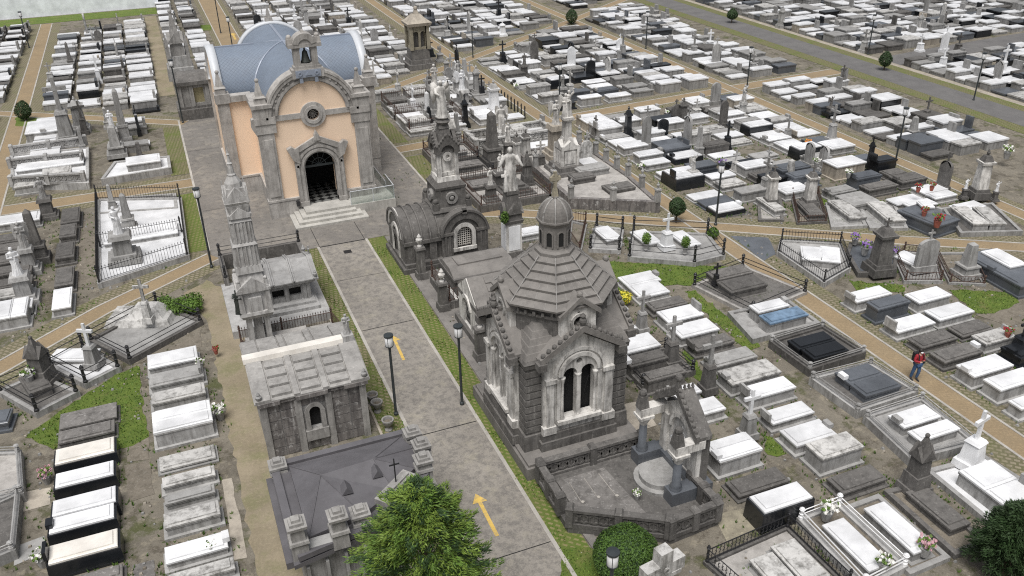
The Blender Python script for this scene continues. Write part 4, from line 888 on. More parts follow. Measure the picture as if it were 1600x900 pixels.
mb = MB(); mb.fr(1.95, 0, 3.35, 3.65, .5, .5, .45, .45); figure(mb, .95, 3.65, 1.95, 0, -pi/2); mb.build('ridge_figure', 'lgrey', pm)
mb = MB(); urn(mb, 2.05, -2.25, 2.76, .9); urn(mb, -2.05, -2.25, 2.76, .9); mb.build('urn', 'lgrey', pm)
for i, (x, y) in enumerate([(-2.35, -16.6), (-2.3, -17.2), (-2.2, -18.6)]):
    t = thing('stone_urn', ['round stone urn furthest from the tree beside the panelled mausoleum wall', 'wide stone urn in the middle of three beside the panelled mausoleum wall', 'stone urn nearest the lead roof beside the panelled mausoleum wall'][i], 'urn', (x, y), 0, 'urns beside the panelled mausoleum')
    mb = MB(); mb.lathe(0, 0, [(.16, 0), (.16, .06), (.07, .14), (.2, .34), (.26, .5), (.26, .56), (.2, .55), (.16, .42)], 14, cap=True); mb.build('bowl', 'pgrey', t); mb = MB(); mb.lathe(0, 0, [(.17, .43), (.15, .45)], 12); mb.build('soil', 'soil', t)
# ================================================================== LEAD-ROOFED MAUSOLEUM
lr = thing('lead_roof_mausoleum', 'wide mausoleum with flat dark lead roof ringed by stone pedestals', 'mausoleum', (-4.6, -24.6))
out = [(-2.5, 1.9), (2.25, 1.9), (2.65, .9), (2.3, -.4), (1.2, -1.4), (-.2, -2.2), (-2.5, -2.6)]
ins = [(-2.2, 1.62), (2.0, 1.62), (2.3, .8), (2.0, -.3), (1.0, -1.15), (-.3, -1.9), (-2.2, -2.25)]
mb = MB(); mb.prism([(x*.93, y*.95) for x, y in out], 0, 2.7, 'z')
for x in (-2.3, -1.7, -1.1, -.5): mb.box(x, x+.1, -2.62+(x+2.5)*.1, -2.3, 1.4, 2.3)
mb.build('wall', 'lgrey', lr)
mb = MB(); mb.prism([(x*1.06, y*1.06) for x, y in out], 2.56, 2.72, 'z'); mb.prism(out, 2.72, 2.86, 'z')
mb.build('parapet', 'lead', lr); mb = MB()
for i in range(len(out)):
    a, b = Vector(out[i]), Vector(out[(i+1) % len(out)]); L = (b-a).length; mb.M = Matrix.Translation((a.x, a.y, 0)) @ Matrix.Rotation(math.atan2((b-a).y, (b-a).x), 4, 'Z'); mb.box(0, L, -.12, .14, 2.8, 2.97+.003*i)
mb.M = Matrix.Identity(4)
for x in (-2.5, -2.0): mb.box(x-.35, x-.05, -2.3, 1.9, 2.2+(x+2.5)*.5, 2.45+(x+2.5)*.5)
mb.build('parapet_coping', 'lead', lr)
mb = MB(); c0 = (-.3, -.1); n = len(ins); vs = [(x*.93, y*.93, 2.8) for x, y in ins]+[(x*.93, y*.93, 3.06) for x, y in ins]+[(c0[0]-.9, c0[1]+.2, 3.5), (c0[0]+.9, c0[1]+.3, 3.5)]
fs = [(k, (k+1) % n, n+(k+1) % n, n+k) for k in range(n)]
ridge = [2*n, 2*n+1]
fs += [(n, 2*n, 2*n+1, n+1), (n+1, 2*n+1, n+2), (n+2, 2*n+1, n+3), (n+3, 2*n+1, n+4), (n+4, 2*n+1, 2*n, n+5), (n+5, 2*n, n+6), (n+6, 2*n, n)]
mb.add(vs, fs); mb.build('roof', 'lead', lr)
mb = MB()
for a, b in ((0, 0), (1, 1), (2, 1), (3, 1), (4, 1), (5, 0), (6, 0)):
    p, q = vs[n+a], vs[2*n+b]; mb.tube([(p[0], p[1], p[2]+.01), (q[0], q[1], q[2]+.01)], .022, 5)
for s in (-1, 1): mb.prism([(s*.55-.18, 3.3), (s*.55+.18, 3.3), (s*.55, 3.56)], -.75+s*.2, -.3+s*.2)
mb.build('lead_seam', 'lead', lr)
for i, (x, y, h) in enumerate([(-2.38, -2.35, 1.15), (-1.15, -2.35, 1.05), (-.4, -1.95, .55), (2.35, .55, .5), (2.15, -.35, .6), (-2.4, 1.75, .25), (2.3, 1.5, .35)]):
    mb = MB(); mb.fr(x, y, 2.7, 2.7+h*.55, .52, .52, .48, .48); mb.fr(x, y, 2.7+h*.55, 2.8+h*.55, .6, .6, .56, .56); mb.fr(x, y, 2.8+h*.55, 2.75+h, .42, .42, .38, .38); mb.fr(x, y, 2.75+h, 2.85+h, .58, .58, .6, .6); mb.fr(x, y, 2.85+h, 2.95+h, .42, .42, .4, .4); mb.fr(x, y, 2.95+h, 3.05+h, .26, .26, .24, .24); mb.build('pedestal', 'pgrey', lr)
mb = MB(); mb.M = Matrix.Translation((1.0, -1.15, 2.75)) @ Matrix.Rotation(.68, 4, 'Z'); mb.box(-.8, .8, -.3, .3, 0, .5); mb.box(-.55, .6, -.22, .2, .5, .62); mb.box(-.3, .55, -.12, .12, .62, .7); cb = mb.build('crowning_block', 'pgrey', lr)
mb = MB(); mb.M = Matrix.Translation((1.0, -1.15, 2.75)); crossm(mb, .95, .7, 0, 0, .34, .04, .75); mb.build('iron_cross', 'iron', cb)
mb = MB(); mb.box(-2.25, -1.4, -2.5, -2.1, 2.72, 3.0); mb.build('marble_panel', 'lgrey', lr)
# ================================================================== COLUMNED SHRINE WITH ENCLOSURE
sh = thing('columned_shrine', 'gabled shrine with two grey columns, marble relief and curved steps beside the octagonal mausoleum', 'shrine', (7.0, -25.95)); sh.scale = (1, .94, 1.1)
mb = MB(); mb.box(-.1, .7, -1.55, 1.55, 0, .75); mb.box(-1.05, .0, 1.0, 1.6, 0, .78); mb.box(-1.05, 0, -1.6, -1.0, 0, .78); mb.build('base', 'slate', sh)
mb = MB(); mb.box(.22, .55, -1.3, 1.3, .75, 2.7); mb.build('back_wall', 'dark', sh)
mb = MB(); mb.M = Matrix.Translation((.12, 0, 0)) @ Matrix.Rotation(-pi/2, 4, 'Z'); mb.wall(-1.3, 1.3, .75, lambda x: 3.4-abs(x)*.62, [(0, .62, .8, 2.0)], 0, .1, brk=(0,)); mb.band(0, 2.0, .62, .76, -.08, 0, 0, pi, 14); mb.box(-1.3, -.85, -.1, 0, .75, 2.3); mb.box(.85, 1.3, -.1, 0, .75, 2.3); mb.build('marble_front', 'mwhite', sh)
mb = MB(); figure(mb, 1.45, .85, .12, 0, pi, False, 'open'); mb.build('relief_figure', 'white', sh, True)
mb = MB(); mb.box(.17, .22, -.62, .62, .8, 2.55); mb.build('relief_panel', 'lgrey', sh)
for y in (-1.3, 1.3):
    mb = MB(); mb.lathe(-.75, y, [(.24, .78), (.24, .86), (.2, .9), (.22, .95), (.165, 1.0), (.15, 1.9)], 14); co = mb.build('column', 'slate', sh, True)
    mb = MB(); mb.lathe(-.75, y, [(.15, 1.88), (.17, 1.95), (.28, 2.15), (.3, 2.2)], 12); mb.box(-1.05, -.45, y-.3, y+.3, 2.2, 2.3); mb.build('capital', 'mwhite', co)
    mb = MB(); mb.box(-1.0, .2, y-.22, y+.22, 2.3, 2.62); mb.build('entablature', 'mwhite', sh)
    mb = MB(); mb.fr(-.85, y, 2.62, 3.1, .4, .4, .26, .26); mb.ball((-.85, y, 3.2), .16, 7); mb.build('finial', 'dark', sh)
mb = MB()
for s in (-1, 1): mb.prism([(s*1.5, 2.62), (s*1.5, 2.76), (0, 3.85), (0, 3.68)], -.1, .46, 'x')
for s in (-1, 1):
    mb.prism([(s*1.55, 2.62), (s*1.55, 2.88), (0, 3.98), (0, 3.7)], -.26, -.1, 'x')
    for c in range(8): mb.ball((-.18, s*(1.4-c*.18), 3.0+c*.13), .09, 5)
for i in range(5): mb.fr(-.25+i*.17, 0, 3.85, 4.0, .07, .14, .05, .05)
mb.fr(-.18, 0, 3.9, 4.25, .18, .18, .12, .12); mb.ball((-.18, 0, 4.35), .14, 7); mb.build('roof', 'dark', sh)
mb = MB()
for k, (r, z) in enumerate(((1.75, .2), (1.42, .38), (1.1, .56))):
    pts = [(-.1-.0, -r*.72)]+[(-.75-(r*.62)*math.sin(pi*i/10), -r*.72*math.cos(pi*i/10)) for i in range(11)]+[(-.1, r*.72)]; mb.prism(pts, 0, z, 'z')
mb.build('curved_steps', 'grey', sh)
en = thing('shrine_enclosure', 'dark carved stone enclosure with paved floor and ring-handled slabs before the columned shrine', 'enclosure', (4.6, -26))
mb = MB(); mb.prism([(-2.45, 2.0), (2.2, 2.0), (2.6, -2.6), (.6, -2.75), (-2.5, -.85)], 0, .3, 'z'); mb.build('floor', 'dark', en)
mb = MB(); mb.prism([(-1.9, 1.4), (.1, 1.4), (.35, -1.5), (-.4, -1.35), (-1.95, -.3)], .3, .36, 'z'); mb.build('vault_slab', 'darkm', en)
mb = MB()
for i in range(3): mb.tube([(-1.5+i*.62, 1.15, .37), (-1.55+i*.66, .05-i*.1, .37)], .012, 4)
for x, y in ((-1.5, .0), (-.85, .0), (-.2, -.2), (-.2, -1.2)): mb.lathe(x, y, [(.06, .36), (.07, .39), (.03, .41)], 8)
mb.build('ring_handle', 'kerb', en)
def bal(root, a, b, h=.62, z=.0, m='dark'):
    z += R.uniform(0, .02); h += R.uniform(0, .02)
    a, b = Vector(a), Vector(b); L = (b-a).length; an = math.atan2(b.y-a.y, b.x-a.x); X = Matrix.Translation((a.x, a.y, z)) @ Matrix.Rotation(an, 4, 'Z')
    w_ = MB(); w_.M = X; w_.box(0, L, -.13, .13, 0, .16); w_.box(0, L, -.05, .05, .16, h-.12); w_.box(-.02, L+.02, -.14, .14, h-.12, h)
    k = max(1, int(L/.34))
    for i in range(k): x = (i+.5)*L/k; w_.band(x, .16+(h-.28)/2, (h-.28)*.28, (h-.28)*.42, -.09, .09, 0, 2*pi, 8); w_.box(x-.03, x+.03, -.075, .075, .16, h-.12)
    pr = w_.build('balustrade', m, root)
    for x in (0, L/2, L): q = MB(); q.M = X; q.box(x-.13, x+.13, -.17, .17, 0, h+.03); q.fr(x, 0, h+.03, h+.12, .3, .38, .2, .26); q.build('post', m, pr)
for a, b in (((-2.35, 1.9), (2.0, 1.9)), ((-2.4, 1.75), (-2.45, -.1)), ((-2.4, -.75), (.5, -2.6)), ((.55, -2.65), (2.5, -2.55)), ((2.55, -2.4), (2.5, -.9))): bal(en, a, b, .8, .25)
# ================================================================== TOMBS
STY = {'w': ('lgrey', 'white', 'white slab tomb'), 'wk': ('black', 'white', 'black-based white slab tomb'), 'ww': ('lgrey', 'white', 'all-white marble tomb'), 'wb': ('beige', 'white', 'beige-based white slab tomb'),
       'wc': ('black', 'cream', 'black-based cream slab tomb'), 'g': ('slate', 'slate', 'blue-grey granite tomb'), 'k': ('black', 'black', 'black granite tomb'), 'd': ('dark', 'dark', 'dark weathered stone tomb'),
       'm': ('grey', 'stained', 'stained marble slab tomb'), 'dm': ('dark', 'darkm', 'dark mottled slab tomb'), 'gg': ('grey', 'grey', 'plain grey stone tomb'), 'wg': ('grey', 'white', 'grey-based white slab tomb'), 'bl': ('lgrey', 'blue', 'tomb covered with blue tarpaulin')}
PLACED = []                                                          # (x, y, radius)
NT = [0]
def tombmesh(root, L, W, h, sty, raised=True, double=False, foot=.12, rnd=R):
    bk = sty in ('wk', 'wc')
    b, s, _ = STY[sty]; lo_ = h < .45
    mb = MB(); st = .117 if not lo_ else .067; e = .06
    mb.box(-L/2-foot, L/2+foot, -W/2-foot, W/2+foot, 0, st); mb.fr(0, 0, st, h-.13, L-.02+.28*bk, W-.02+.22*bk, L-.05+.26*bk, W-.05+.2*bk)
    if not lo_: mb.box(-L/2-.01, L/2+.01, -W/2-.01, W/2+.01, h-.2, h-.125)
    mb.build('base', b, root)
    halves = [(-W/4, W/2-.02), (W/4, W/2-.02)] if double else [(0, W)]
    for yc, w_ in halves:
        mb = MB(); mb.fr(0, yc, h-.125, h-.05, L+e, w_+e*(not double), L+e, w_+e*(not double)); mb.fr(0, yc, h-.05, h-.03, L+e, w_+e*(not double), L+e-.05, w_+e*(not double)-.05)
        if raised: mb.fr(0, yc, h-.03, h+.025, L*.9, w_*.84, L*.89, w_*.82)
        if W > .6 and L > 1.2 and h > .3 and rnd.random() < .4:
            q = MB(); e_ = rnd.choice((-1, 1))
            if rnd.random() < .6: q.box(e_*L/2-.12, e_*L/2+.12, yc-.2, yc+.2, h-.02, h+.17); q.box(e_*L/2-.08, e_*L/2+.08, yc-.16, yc+.16, h+.165, h+.172); q.build('planter', rnd.choice(['white', b, 'lgrey']), root)
            else: q.box(e_*L/2-.16, e_*L/2-.04, yc-w_*.36, yc+w_*.36, h-.02, h+rnd.uniform(.25, .5)); q.build('headboard', b, root)
        mb.build('slab', s, root)
def tomb(x, y, L, W, h, sty, label, ang=0, group=None, raised=True, double=False, cat='tomb'):
    t = thing('slab_tomb', label, cat, (x, y), ang, group); NT[0] += 1; PLACED.append((x, y, max(.5, (L+W)/4.2)))
    tombmesh(t, L, W, h, sty, raised, double); return t
def quad(tile, TL, BL, BR, z):
    f = lambda p: at(tile[0]+p[0]/4, tile[1]+p[1]/4, z)
    a, b, c = f(TL), f(BL), f(BR); xv = (c-b).to_2d(); yv = (a-b).to_2d(); ctr = (a+c)/2
    ang = math.atan2(xv.y, xv.x); return ctr.x, ctr.y, xv.length, yv.length, ang
def D(tile, TL, BL, BR, h, sty, label, free=False, group=None, **k):
    x, y, L, W, ang = quad(tile, TL, BL, BR, h)
    if not free: ang = 0 if abs(math.sin(ang)) < .7 else math.copysign(pi/2, ang)
    return tomb(x, y, L, W, h, sty, label, ang, group, **k)
def plot(px, h, label, kerb='lgrey', fill='grey', fen=None, fh=.8, closed=True, z0=0, style='spear', posts=True, kw=.2, name='grave_plot', filldrop=.1, tile=None):
    P = [at(tile[0]+a/4, tile[1]+b/4, h) if tile else at(a, b, h) for a, b in px]; c = sum(P, Vector())/len(P); t = thing(name, label, 'grave plot', (c.x, c.y))
    Q = [((p-c).x, (p-c).y) for p in P]; PLACED.append((c.x, c.y, .6))
    mb = MB(); mb.prism(Q, 0, h-filldrop, 'z'); mb.build('paving', fill, t)
    mb = MB(); n = len(Q)
    for i in range(n):
        a, b = Vector(Q[i]), Vector(Q[(i+1) % n]); L = (b-a).length; mb.M = Matrix.Translation((a.x, a.y, 0)) @ Matrix.Rotation(math.atan2((b-a).y, (b-a).x), 4, 'Z'); mb.box(-kw/2, L+kw/2-.003*i, -kw/2, kw/2, 0, h+.002*i)
    mb.build('kerb', kerb, t)
    if fen: fence(t, Q, fh, .17, fen, h, closed, style, posts)
    return t
def monument(kind, p, h, m, label, rz=0, z0=0, cat=None, px=True, w=.7, top='cross', m2=None, fh=1.75):
    loc = at(p[0], p[1], z0) if px else Vector((p[0], p[1], z0)); m2 = m2 or m
    nm = {'obelisk': 'obelisk', 'cross': 'cross_pedestal', 'statue': 'statue_pedestal', 'head': 'headstone', 'pillar': 'memorial_pillar', 'spire': 'memorial_spire'}[kind]
    t = thing(nm, label, cat or nm.replace('_', ' '), loc, rz); PLACED.append((loc.x, loc.y, w*.6)); mb = MB()
    if kind == 'obelisk':
        mb.fr(0, 0, 0, .12*h, w, w, w*.95, w*.95); mb.fr(0, 0, .12*h, .3*h, w*.75, w*.75, w*.68, w*.68); mb.fr(0, 0, .3*h, .34*h, w*.8, w*.8, w*.76, w*.76); mb.build('base', m, t)
        mb = MB(); mb.fr(0, 0, .34*h, .93*h, w*.5, w*.5, w*.32, w*.32); mb.fr(0, 0, .93*h, h, w*.32, w*.32, .02, .02); mb.build('shaft', m2, t)
    elif kind == 'cross':
        b = h*.5; mb.fr(0, 0, 0, b*.25, w, w, w*.95, w*.95); mb.fr(0, 0, b*.25, b*.9, w*.72, w*.72, w*.55, w*.55); mb.fr(0, 0, b*.9, b, w*.66, w*.66, w*.5, w*.5); mb.build('pedestal', m, t)
        mb = MB(); crossm(mb, h*.5, b, 0, 0, h*.32, max(.09, h*.06), .66); mb.build('cross', m2, t)
    elif kind == 'statue':
        b = h-min(h*.5, fh); mb.fr(0, 0, 0, b*.18, w*1.2, w*1.2, w*1.15, w*1.15); mb.fr(0, 0, b*.18, b*.3, w*.95, w*.95, w*.9, w*.9); mb.fr(0, 0, b*.3, b*.86, w*.66, w*.66, w*.6, w*.6); mb.fr(0, 0, b*.86, b, w*.84, w*.84, w*.72, w*.72); mb.build('pedestal', m, t)
        mb = MB(); figure(mb, h-b, b, 0, 0, -pi/2+R.uniform(-.4, .4), top == 'wings', R.choice(['fold', 'open', 'up'])); mb.build('statue', m2, t)
    elif kind == 'head':
        mb.box(-w/2-.08, w/2+.08, -.16, .16, 0, .2*h); mb.build('base', m, t); mb = MB()
        mb.wall(-w/2, w/2, .2*h, lambda x: h*.78+.2*h*math.sqrt(max(0, 1-(2*x/w)**2)), [], -.1, .2); mb.wall(w/2, -w/2, .2*h, lambda x: h*.78+.2*h*math.sqrt(max(0, 1-(2*x/w)**2)), [], .1, .01) if False else None
        mb.prism([(-w/2, .2*h), (w/2, .2*h), (w/2, .78*h), (0, .97*h), (-w/2, .78*h)], .095, .1); mb.build('tablet', m2, t)
        if top == 'cross': mb = MB(); crossm(mb, h*.3, h*.96, 0, 0, h*.2, .09); mb.build('cross', m2, t)
    elif kind == 'pillar':
        mb.fr(0, 0, 0, .14*h, w, w, w*.95, w*.95); mb.fr(0, 0, .14*h, .2*h, w*.8, w*.8, w*.75, w*.75); mb.build('base', m, t)
        mb = MB(); mb.fr(0, 0, .2*h, .7*h, w*.62, w*.62, w*.5, w*.5); mb.fr(0, 0, .7*h, .75*h, w*.7, w*.7, w*.74, w*.74); mb.build('shaft', m2, t)
        mb = MB(); mb.fr(0, 0, .75*h, .86*h, w*.55, w*.55, w*.3, w*.3)
        if top == 'cross': crossm(mb, h*.2, h*.84, 0, 0, h*.13, .08)
        else: urn(mb, 0, 0, h*.84, h*.25)
        mb.build('finial', m, t)
    else:
        mb.fr(0, 0, 0, .1*h, w, w, w*.95, w*.95); mb.fr(0, 0, .1*h, .3*h, w*.8, w*.8, w*.72, w*.72); mb.build('base', m, t); mb = MB()
        mb.fr(0, 0, .3*h, .62*h, w*.6, w*.6, w*.5, w*.5)
        for k in range(4): mb.M = Matrix.Rotation(k*pi/2, 4, 'Z'); mb.prism([(-w*.34, .58*h), (w*.34, .58*h), (0, .76*h)], -w*.36, -w*.1)
        mb.M = Matrix.Identity(4); mb.fr(0, 0, .62*h, .9*h, w*.5, w*.5, w*.1, w*.1); mb.ball((0, 0, .92*h), .09); mb.build('spire', m2, t)
    return t
def bouquet(p, z, col, s, label, pot=True):
    loc = at(p[0], p[1], z); t = thing('flower_pot' if pot else 'flower_bouquet', label, 'flowers', loc)
    if pot: mb = MB(); mb.lathe(0, 0, [(.08*s, 0), (.12*s, .2*s), (.13*s, .24*s)], 8); mb.build('pot', 'lgrey' if col != 'fl_red' else 'terra', t)
    mb = MB(); z1 = .3*s if pot else .1*s
    s *= .8
    for i in range(55):
        a = R.uniform(0, 2*pi); r = R.random()**.5*.24*s; q = Vector((r*math.cos(a), r*math.sin(a), z1+R.uniform(0, .2)*s)); m_ = 0 if i % 5 < 3 else 1; d = .05*s
        for _ in range(2): u = Vector((R.gauss(0, 1), R.gauss(0, 1), R.gauss(0, 1))).normalized(); v = u.orthogonal().normalized(); mb.add([tuple(q+u*d), tuple(q+v*d), tuple(q-u*d), tuple(q-v*d)], [(0, 1, 2, 3)], m_)
    mb.build('blooms', [col, 'leaf_mid'], t); return t
TA, TB, TCc, TD, TE, TF = (800, 450), (1200, 450), (1200, 675), (800, 675), (800, 225), (1200, 225)
TG, TH_, TI, TJ, TK = (0, 450), (0, 675), (0, 225), (0, 0), (400, 0)
# ---- column of tombs behind the octagonal mausoleum
D(TE, (665, 822), (715, 880), (930, 848), .5, 'w', 'white thick slab tomb nearest the white-cross plot on the lawn edge')
D(TA, (700, -5), (830, 45), (1010, 5), .5, 'w', 'white slab tomb beside the yellow flower bush')
D(TA, (835, 85), (885, 132), (1100, 92), .45, 'd', 'dark slab tomb between white slabs beside the daisy lawn strip')
D(TA, (905, 150), (990, 210), (1200, 150), .7, 'ww', 'thick chamfered white tomb beside the daisy lawn strip')
D(TA, (990, 245), (1075, 310), (1290, 240), .6, 'w', 'white slab tomb next to the weathered cross pillar by the lawn strip')
D(TA, (1090, 340), (1170, 385), (1395, 320), .5, 'd', 'dark slab tomb at the near end of the daisy lawn strip')
D(TA, (1205, 425), (1270, 490), (1530, 420), .45, 'gg', 'flat grey slab tomb with small white planter at its end')
D(TA, (1290, 520), (1390, 600), (1680, 510), .7, 'm', 'stepped tomb with cracked stained marble slab')
D(TA, (1430, 625), (1510, 690), (1770, 605), .7, 'w', 'white slab tomb with grey base behind the obelisk with white cross')
D(TB, (-50, 775), (40, 838), (295, 765), .5, 'w', 'low white slab tomb with planter on its corner opposite the grey double grave')
D(TCc, (70, -15), (185, 75), (435, 5), .6, 'w', 'wide white slab tomb before the stained tomb with raised marble')
D(TCc, (240, 65), (340, 160), (600, 85), .9, 'm', 'tall grey tomb with stained white slab and dark planter')
D(TCc, (360, 290), (485, 370), (755, 280), .4, 'd', 'low dark slab tomb with empty planter frame')
D(TCc, (-110, 410), (0, 497), (275, 385), 1.0, 'wk', 'tall black tomb with white slab and flower pot near the black mesh railing')
D(TD, (1340, 315), (1430, 400), (1730, 290), .3, 'd', 'low dark cracked slab tomb next to the tall black tomb with white slab')
D(TA, (985, 640), (1040, 690), (1170, 625), .6, 'w', 'white slab tomb inside the dark kerb behind the shrine roof')
D(TA, (1120, 720), (1160, 800), (1310, 740), .6, 'ww', 'white slab tomb beside the shrine roof with planter')
D(TD, (1200, 70), (1310, 180), (1565, 95), .9, 'w', 'broad white tomb with grey corner posts right behind the shrine', double=True)
D(TA, (700, 450), (775, 495), (970, 410), .8, 'd', 'far dark slab of the railed pair beside the octagonal mausoleum')
D(TA, (810, 530), (855, 580), (1085, 515), .8, 'd', 'near dark slab of the railed pair beside the octagonal mausoleum')
D(TA, (620, 330), (650, 415), (905, 350), .9, 'w', 'large white slab tomb half hidden by the octagonal mausoleum eaves')
D(TA, (655, 225), (690, 262), (775, 240), .7, 'ww', 'small white tomb beneath the marble obelisk behind the octagonal mausoleum')
D(TA, (620, 100), (660, 140), (720, 120), .7, 'w', 'white tomb by the yellow flowers half hidden behind the octagonal roof')
plot([(660, 440), (820, 600), (1130, 510), (960, 370)], .3, 'dark kerbed plot of two dark slabs beside the octagonal mausoleum', 'dark', 'dark', 'iron', .45, tile=TA, style='bar')
# ---- between the lawn strip and the long brick path
D(TB, (485, 40), (575, 85), (770, 20), .7, 'w', 'white slab tomb beside the dark blue granite tomb along the long path')
D(TB, (620, 90), (705, 130), (890, 70), .9, 'g', 'dark blue granite tomb between white slabs along the long path')
D(TB, (865, 35), (950, 90), (1140, 35), .7, 'w', 'white slab tomb touching the small lawn beyond the long path')
D(TB, (980, 140), (1085, 195), (1290, 135), .6, 'w', 'stepped white tomb with planter before the small lawn beyond the long path')
D(TB, (735, 215), (825, 275), (1035, 205), .55, 'w', 'low white slab tomb nearest the long path before the dark blue tomb')
D(TB, (880, 315), (970, 370), (1185, 305), .4, 'd', 'dark weathered slab tomb directly behind the walking person')
D(TB, (1125, 250), (1235, 300), (1410, 240), .3, 'd', 'low cracked dark slab tomb behind the one near the walking person')
D(TB, (1020, 405), (1120, 465), (1335, 385), .5, 'd', 'brown weathered slab tomb across the path from the walking person')
D(TB, (1280, 310), (1400, 345), (1545, 275), .6, 'm', 'blotched marble tomb next to the black cross tomb')
D(TB, (1195, 485), (1310, 555), (1520, 465), .75, 'w', 'clean white slab tomb before the black cross tomb')
D(TB, (1365, 575), (1480, 640), (1690, 545), .8, 'w', 'clean white slab tomb with grey sides near the white cross across the path')
D(TB, (1510, 705), (1600, 750), (1750, 690), .7, 'w', 'white slab tomb cut by the frame near the white cross across the path')
D(TB, (1450, 370), (1600, 430), (1720, 390), .6, 'k', 'black granite tomb bearing a black cross and red flowers')
monument('cross', (1590, 552), 1.9, 'black', 'black cross on black granite pedestal with a red bouquet', 0, 0, w=.8)
D(TA, (1475, 100), (1540, 140), (1745, 105), .9, 'w', 'white slab of the half-covered double tomb beside the long path')
D(TA, (1540, 160), (1610, 210), (1860, 165), .9, 'bl', 'tomb covered by blue tarpaulin and boards beside the long path')
plot([(1365, 150), (1510, 310), (1910, 210), (1730, 80)], .3, 'pale kerbed plot under the half-covered double tomb', 'lgrey', 'lgrey', tile=TA)
D(TB, (130, 330), (210, 380), (415, 310), .75, 'k', 'far polished dark slab of the posted double grave beside the long path')
D(TB, (215, 385), (300, 440), (500, 375), .75, 'k', 'near polished dark slab of the posted double grave beside the long path')
plot([(25, 330), (260, 500), (595, 395), (340, 235)], .4, 'dark granite kerbed plot with rounded posts under two dark slabs', 'dark', 'dark', 'grey', .28, tile=TB, style='bar')
D(TB, (415, 520), (510, 585), (725, 535), .75, 'g', 'far blue-grey slab of the double grave beside the walking person')
D(TB, (510, 595), (615, 665), (840, 605), .75, 'g', 'near blue-grey slab of the double grave beside the walking person')
plot([(280, 560), (560, 760), (920, 640), (640, 470)], .4, 'grey kerbed plot with stubby posts beside the walking person', 'grey', 'dark', 'grey', .28, tile=TB, style='bar')
D(TB, (750, 790), (855, 860), (1085, 795), .8, 'w', 'far white slab of the white double grave before the white cross obelisk')
D(TB, (865, 870), (930, 930), (1215, 890), .8, 'w', 'near white slab of the white double grave before the white cross obelisk')
plot([(620, 800), (900, 1000+60), (1290, 960), (960, 690)], .4, 'white kerbed plot with chain posts under two white slabs', 'lgrey', 'lgrey', 'lgrey', .28, tile=TB, style='bar')
D(TCc, (1190, 245), (1560, 490), (1740, 400), .85, 'ww', 'long white double slab at the foot of the white cross obelisk', double=True)
plot([(1010, 240), (1400, 560), (1800, 430), (1350, 150)], .25, 'white and brown kerbed plot around the long white double slab', 'lgrey', 'white', tile=TCc)
monument('cross', (1514, 728), 2.6, 'white', 'white marble obelisk pedestal topped by a leaning white cross', .2, .2, w=.95)
D(TCc, (885, 365), (1130, 610), (1245, 565), .5, 'd', 'dark slab with pale name plaque at the foot of the gothic pillar')
plot([(750, 370), (1170, 750), (1345, 680), (960, 320)], .22, 'cracked grey kerbed plot of the gothic pillar', 'dark', 'soil', tile=TCc)
monument('spire', (1427, 765), 2.75, 'dark', 'dark gothic pillar with pointed cap standing over a dark slab', 0, .15, w=.95)
D(TCc, (630, 465), (890, 755), (1015, 710), .6, 'wg', 'narrow white slab with pink bouquet at its foot between kerbed graves')
plot([(500, 470), (890, 870), (1115, 775), (690, 400)], .2, 'old stone kerb around the narrow white slab with pink bouquet', 'grey', 'soil', tile=TCc)
D(TCc, (360, 575), (625, 865), (750, 810), .6, 'wg', 'narrow white slab in the chain-posted plot beside the black mesh railing')
plot([(205, 540), (600, 960), (850, 830), (440, 450)], .3, 'grey kerbed plot with white chains and corner posts', 'lgrey', 'soil', 'lampw', .42, tile=TCc, style='bar')
D(TCc, (35, 710), (240, 960), (380, 900), .4, 'm', 'mottled slab nearest the chain-posted plot inside the black mesh railing')
D(TCc, (-110, 790), (80, 1010), (225, 965), .4, 'm', 'mottled slab furthest from the chain-posted plot inside the black mesh railing')
plot([(-380, 810), (120, 590), (500, 960), (0, 1150)], .15, 'grave plot enclosed by dense black iron mesh railing', 'dark', 'cgrey', 'iron', .62, tile=TCc, style='scroll')
# ---- along the diagonal path, upper terrace
FR = dict(free=True)
D(TF, (200, 632), (222, 712), (342, 722), .7, 'w', 'first white slab inside the black-railed plot beside the diagonal path', **FR)
D(TF, (318, 632), (345, 722), (465, 735), .7, 'w', 'second white slab inside the black-railed plot, nearer the tall grey stele', **FR)
plot([(70, 670), (350, 860), (505, 770), (450, 620), (85, 600)], .3, 'pointed white plot with black iron railing beside the diagonal path', 'lgrey', 'lgrey', 'iron', .62, tile=TF)
plot([(500, 680), (570, 800), (790, 800), (800, 690), (690, 620), (520, 620)], .3, 'grey plot with purple flowers around the tall grey stele', 'dark', 'slate', tile=TF)
monument('pillar', (1372, 425), 3.1, 'dark', 'tall grey stele with arched top and small cross between purple flowers', -.2, .2, w=1.35, top='cross')
D(TF, (840, 680), (880, 775), (960, 750), .5, 'w', 'white slab behind the round-topped headstone with white cross', **FR)
monument('head', (1442, 425), 2.0, 'lgrey', 'round-topped grey headstone crowned by a white cross', -.15, .2, w=1.25)
plot([(800, 720), (860, 850), (1080, 850), (1040, 690), (850, 670)], .2, 'pale plot with rusty railing around the cross-topped headstone', 'lgrey', 'grey', 'rust', .5, tile=TF, style='scroll')
monument('obelisk', (1508, 430), 2.0, 'grey', 'stubby weathered grey obelisk on a mossy broken plot', -.1, .1, w=1.2)
plot([(1050, 680), (1140, 860), (1350, 870), (1260, 680)], .15, 'mossy broken plot around the stubby grey obelisk', 'grey', 'soil', 'rust', .4, tile=TF, style='scroll', closed=False)
D(TF, (1345, 680), (1450, 890), (1640, 850), .75, 'g', 'blue-grey granite tomb with white panel at the end of the diagonal path', **FR)
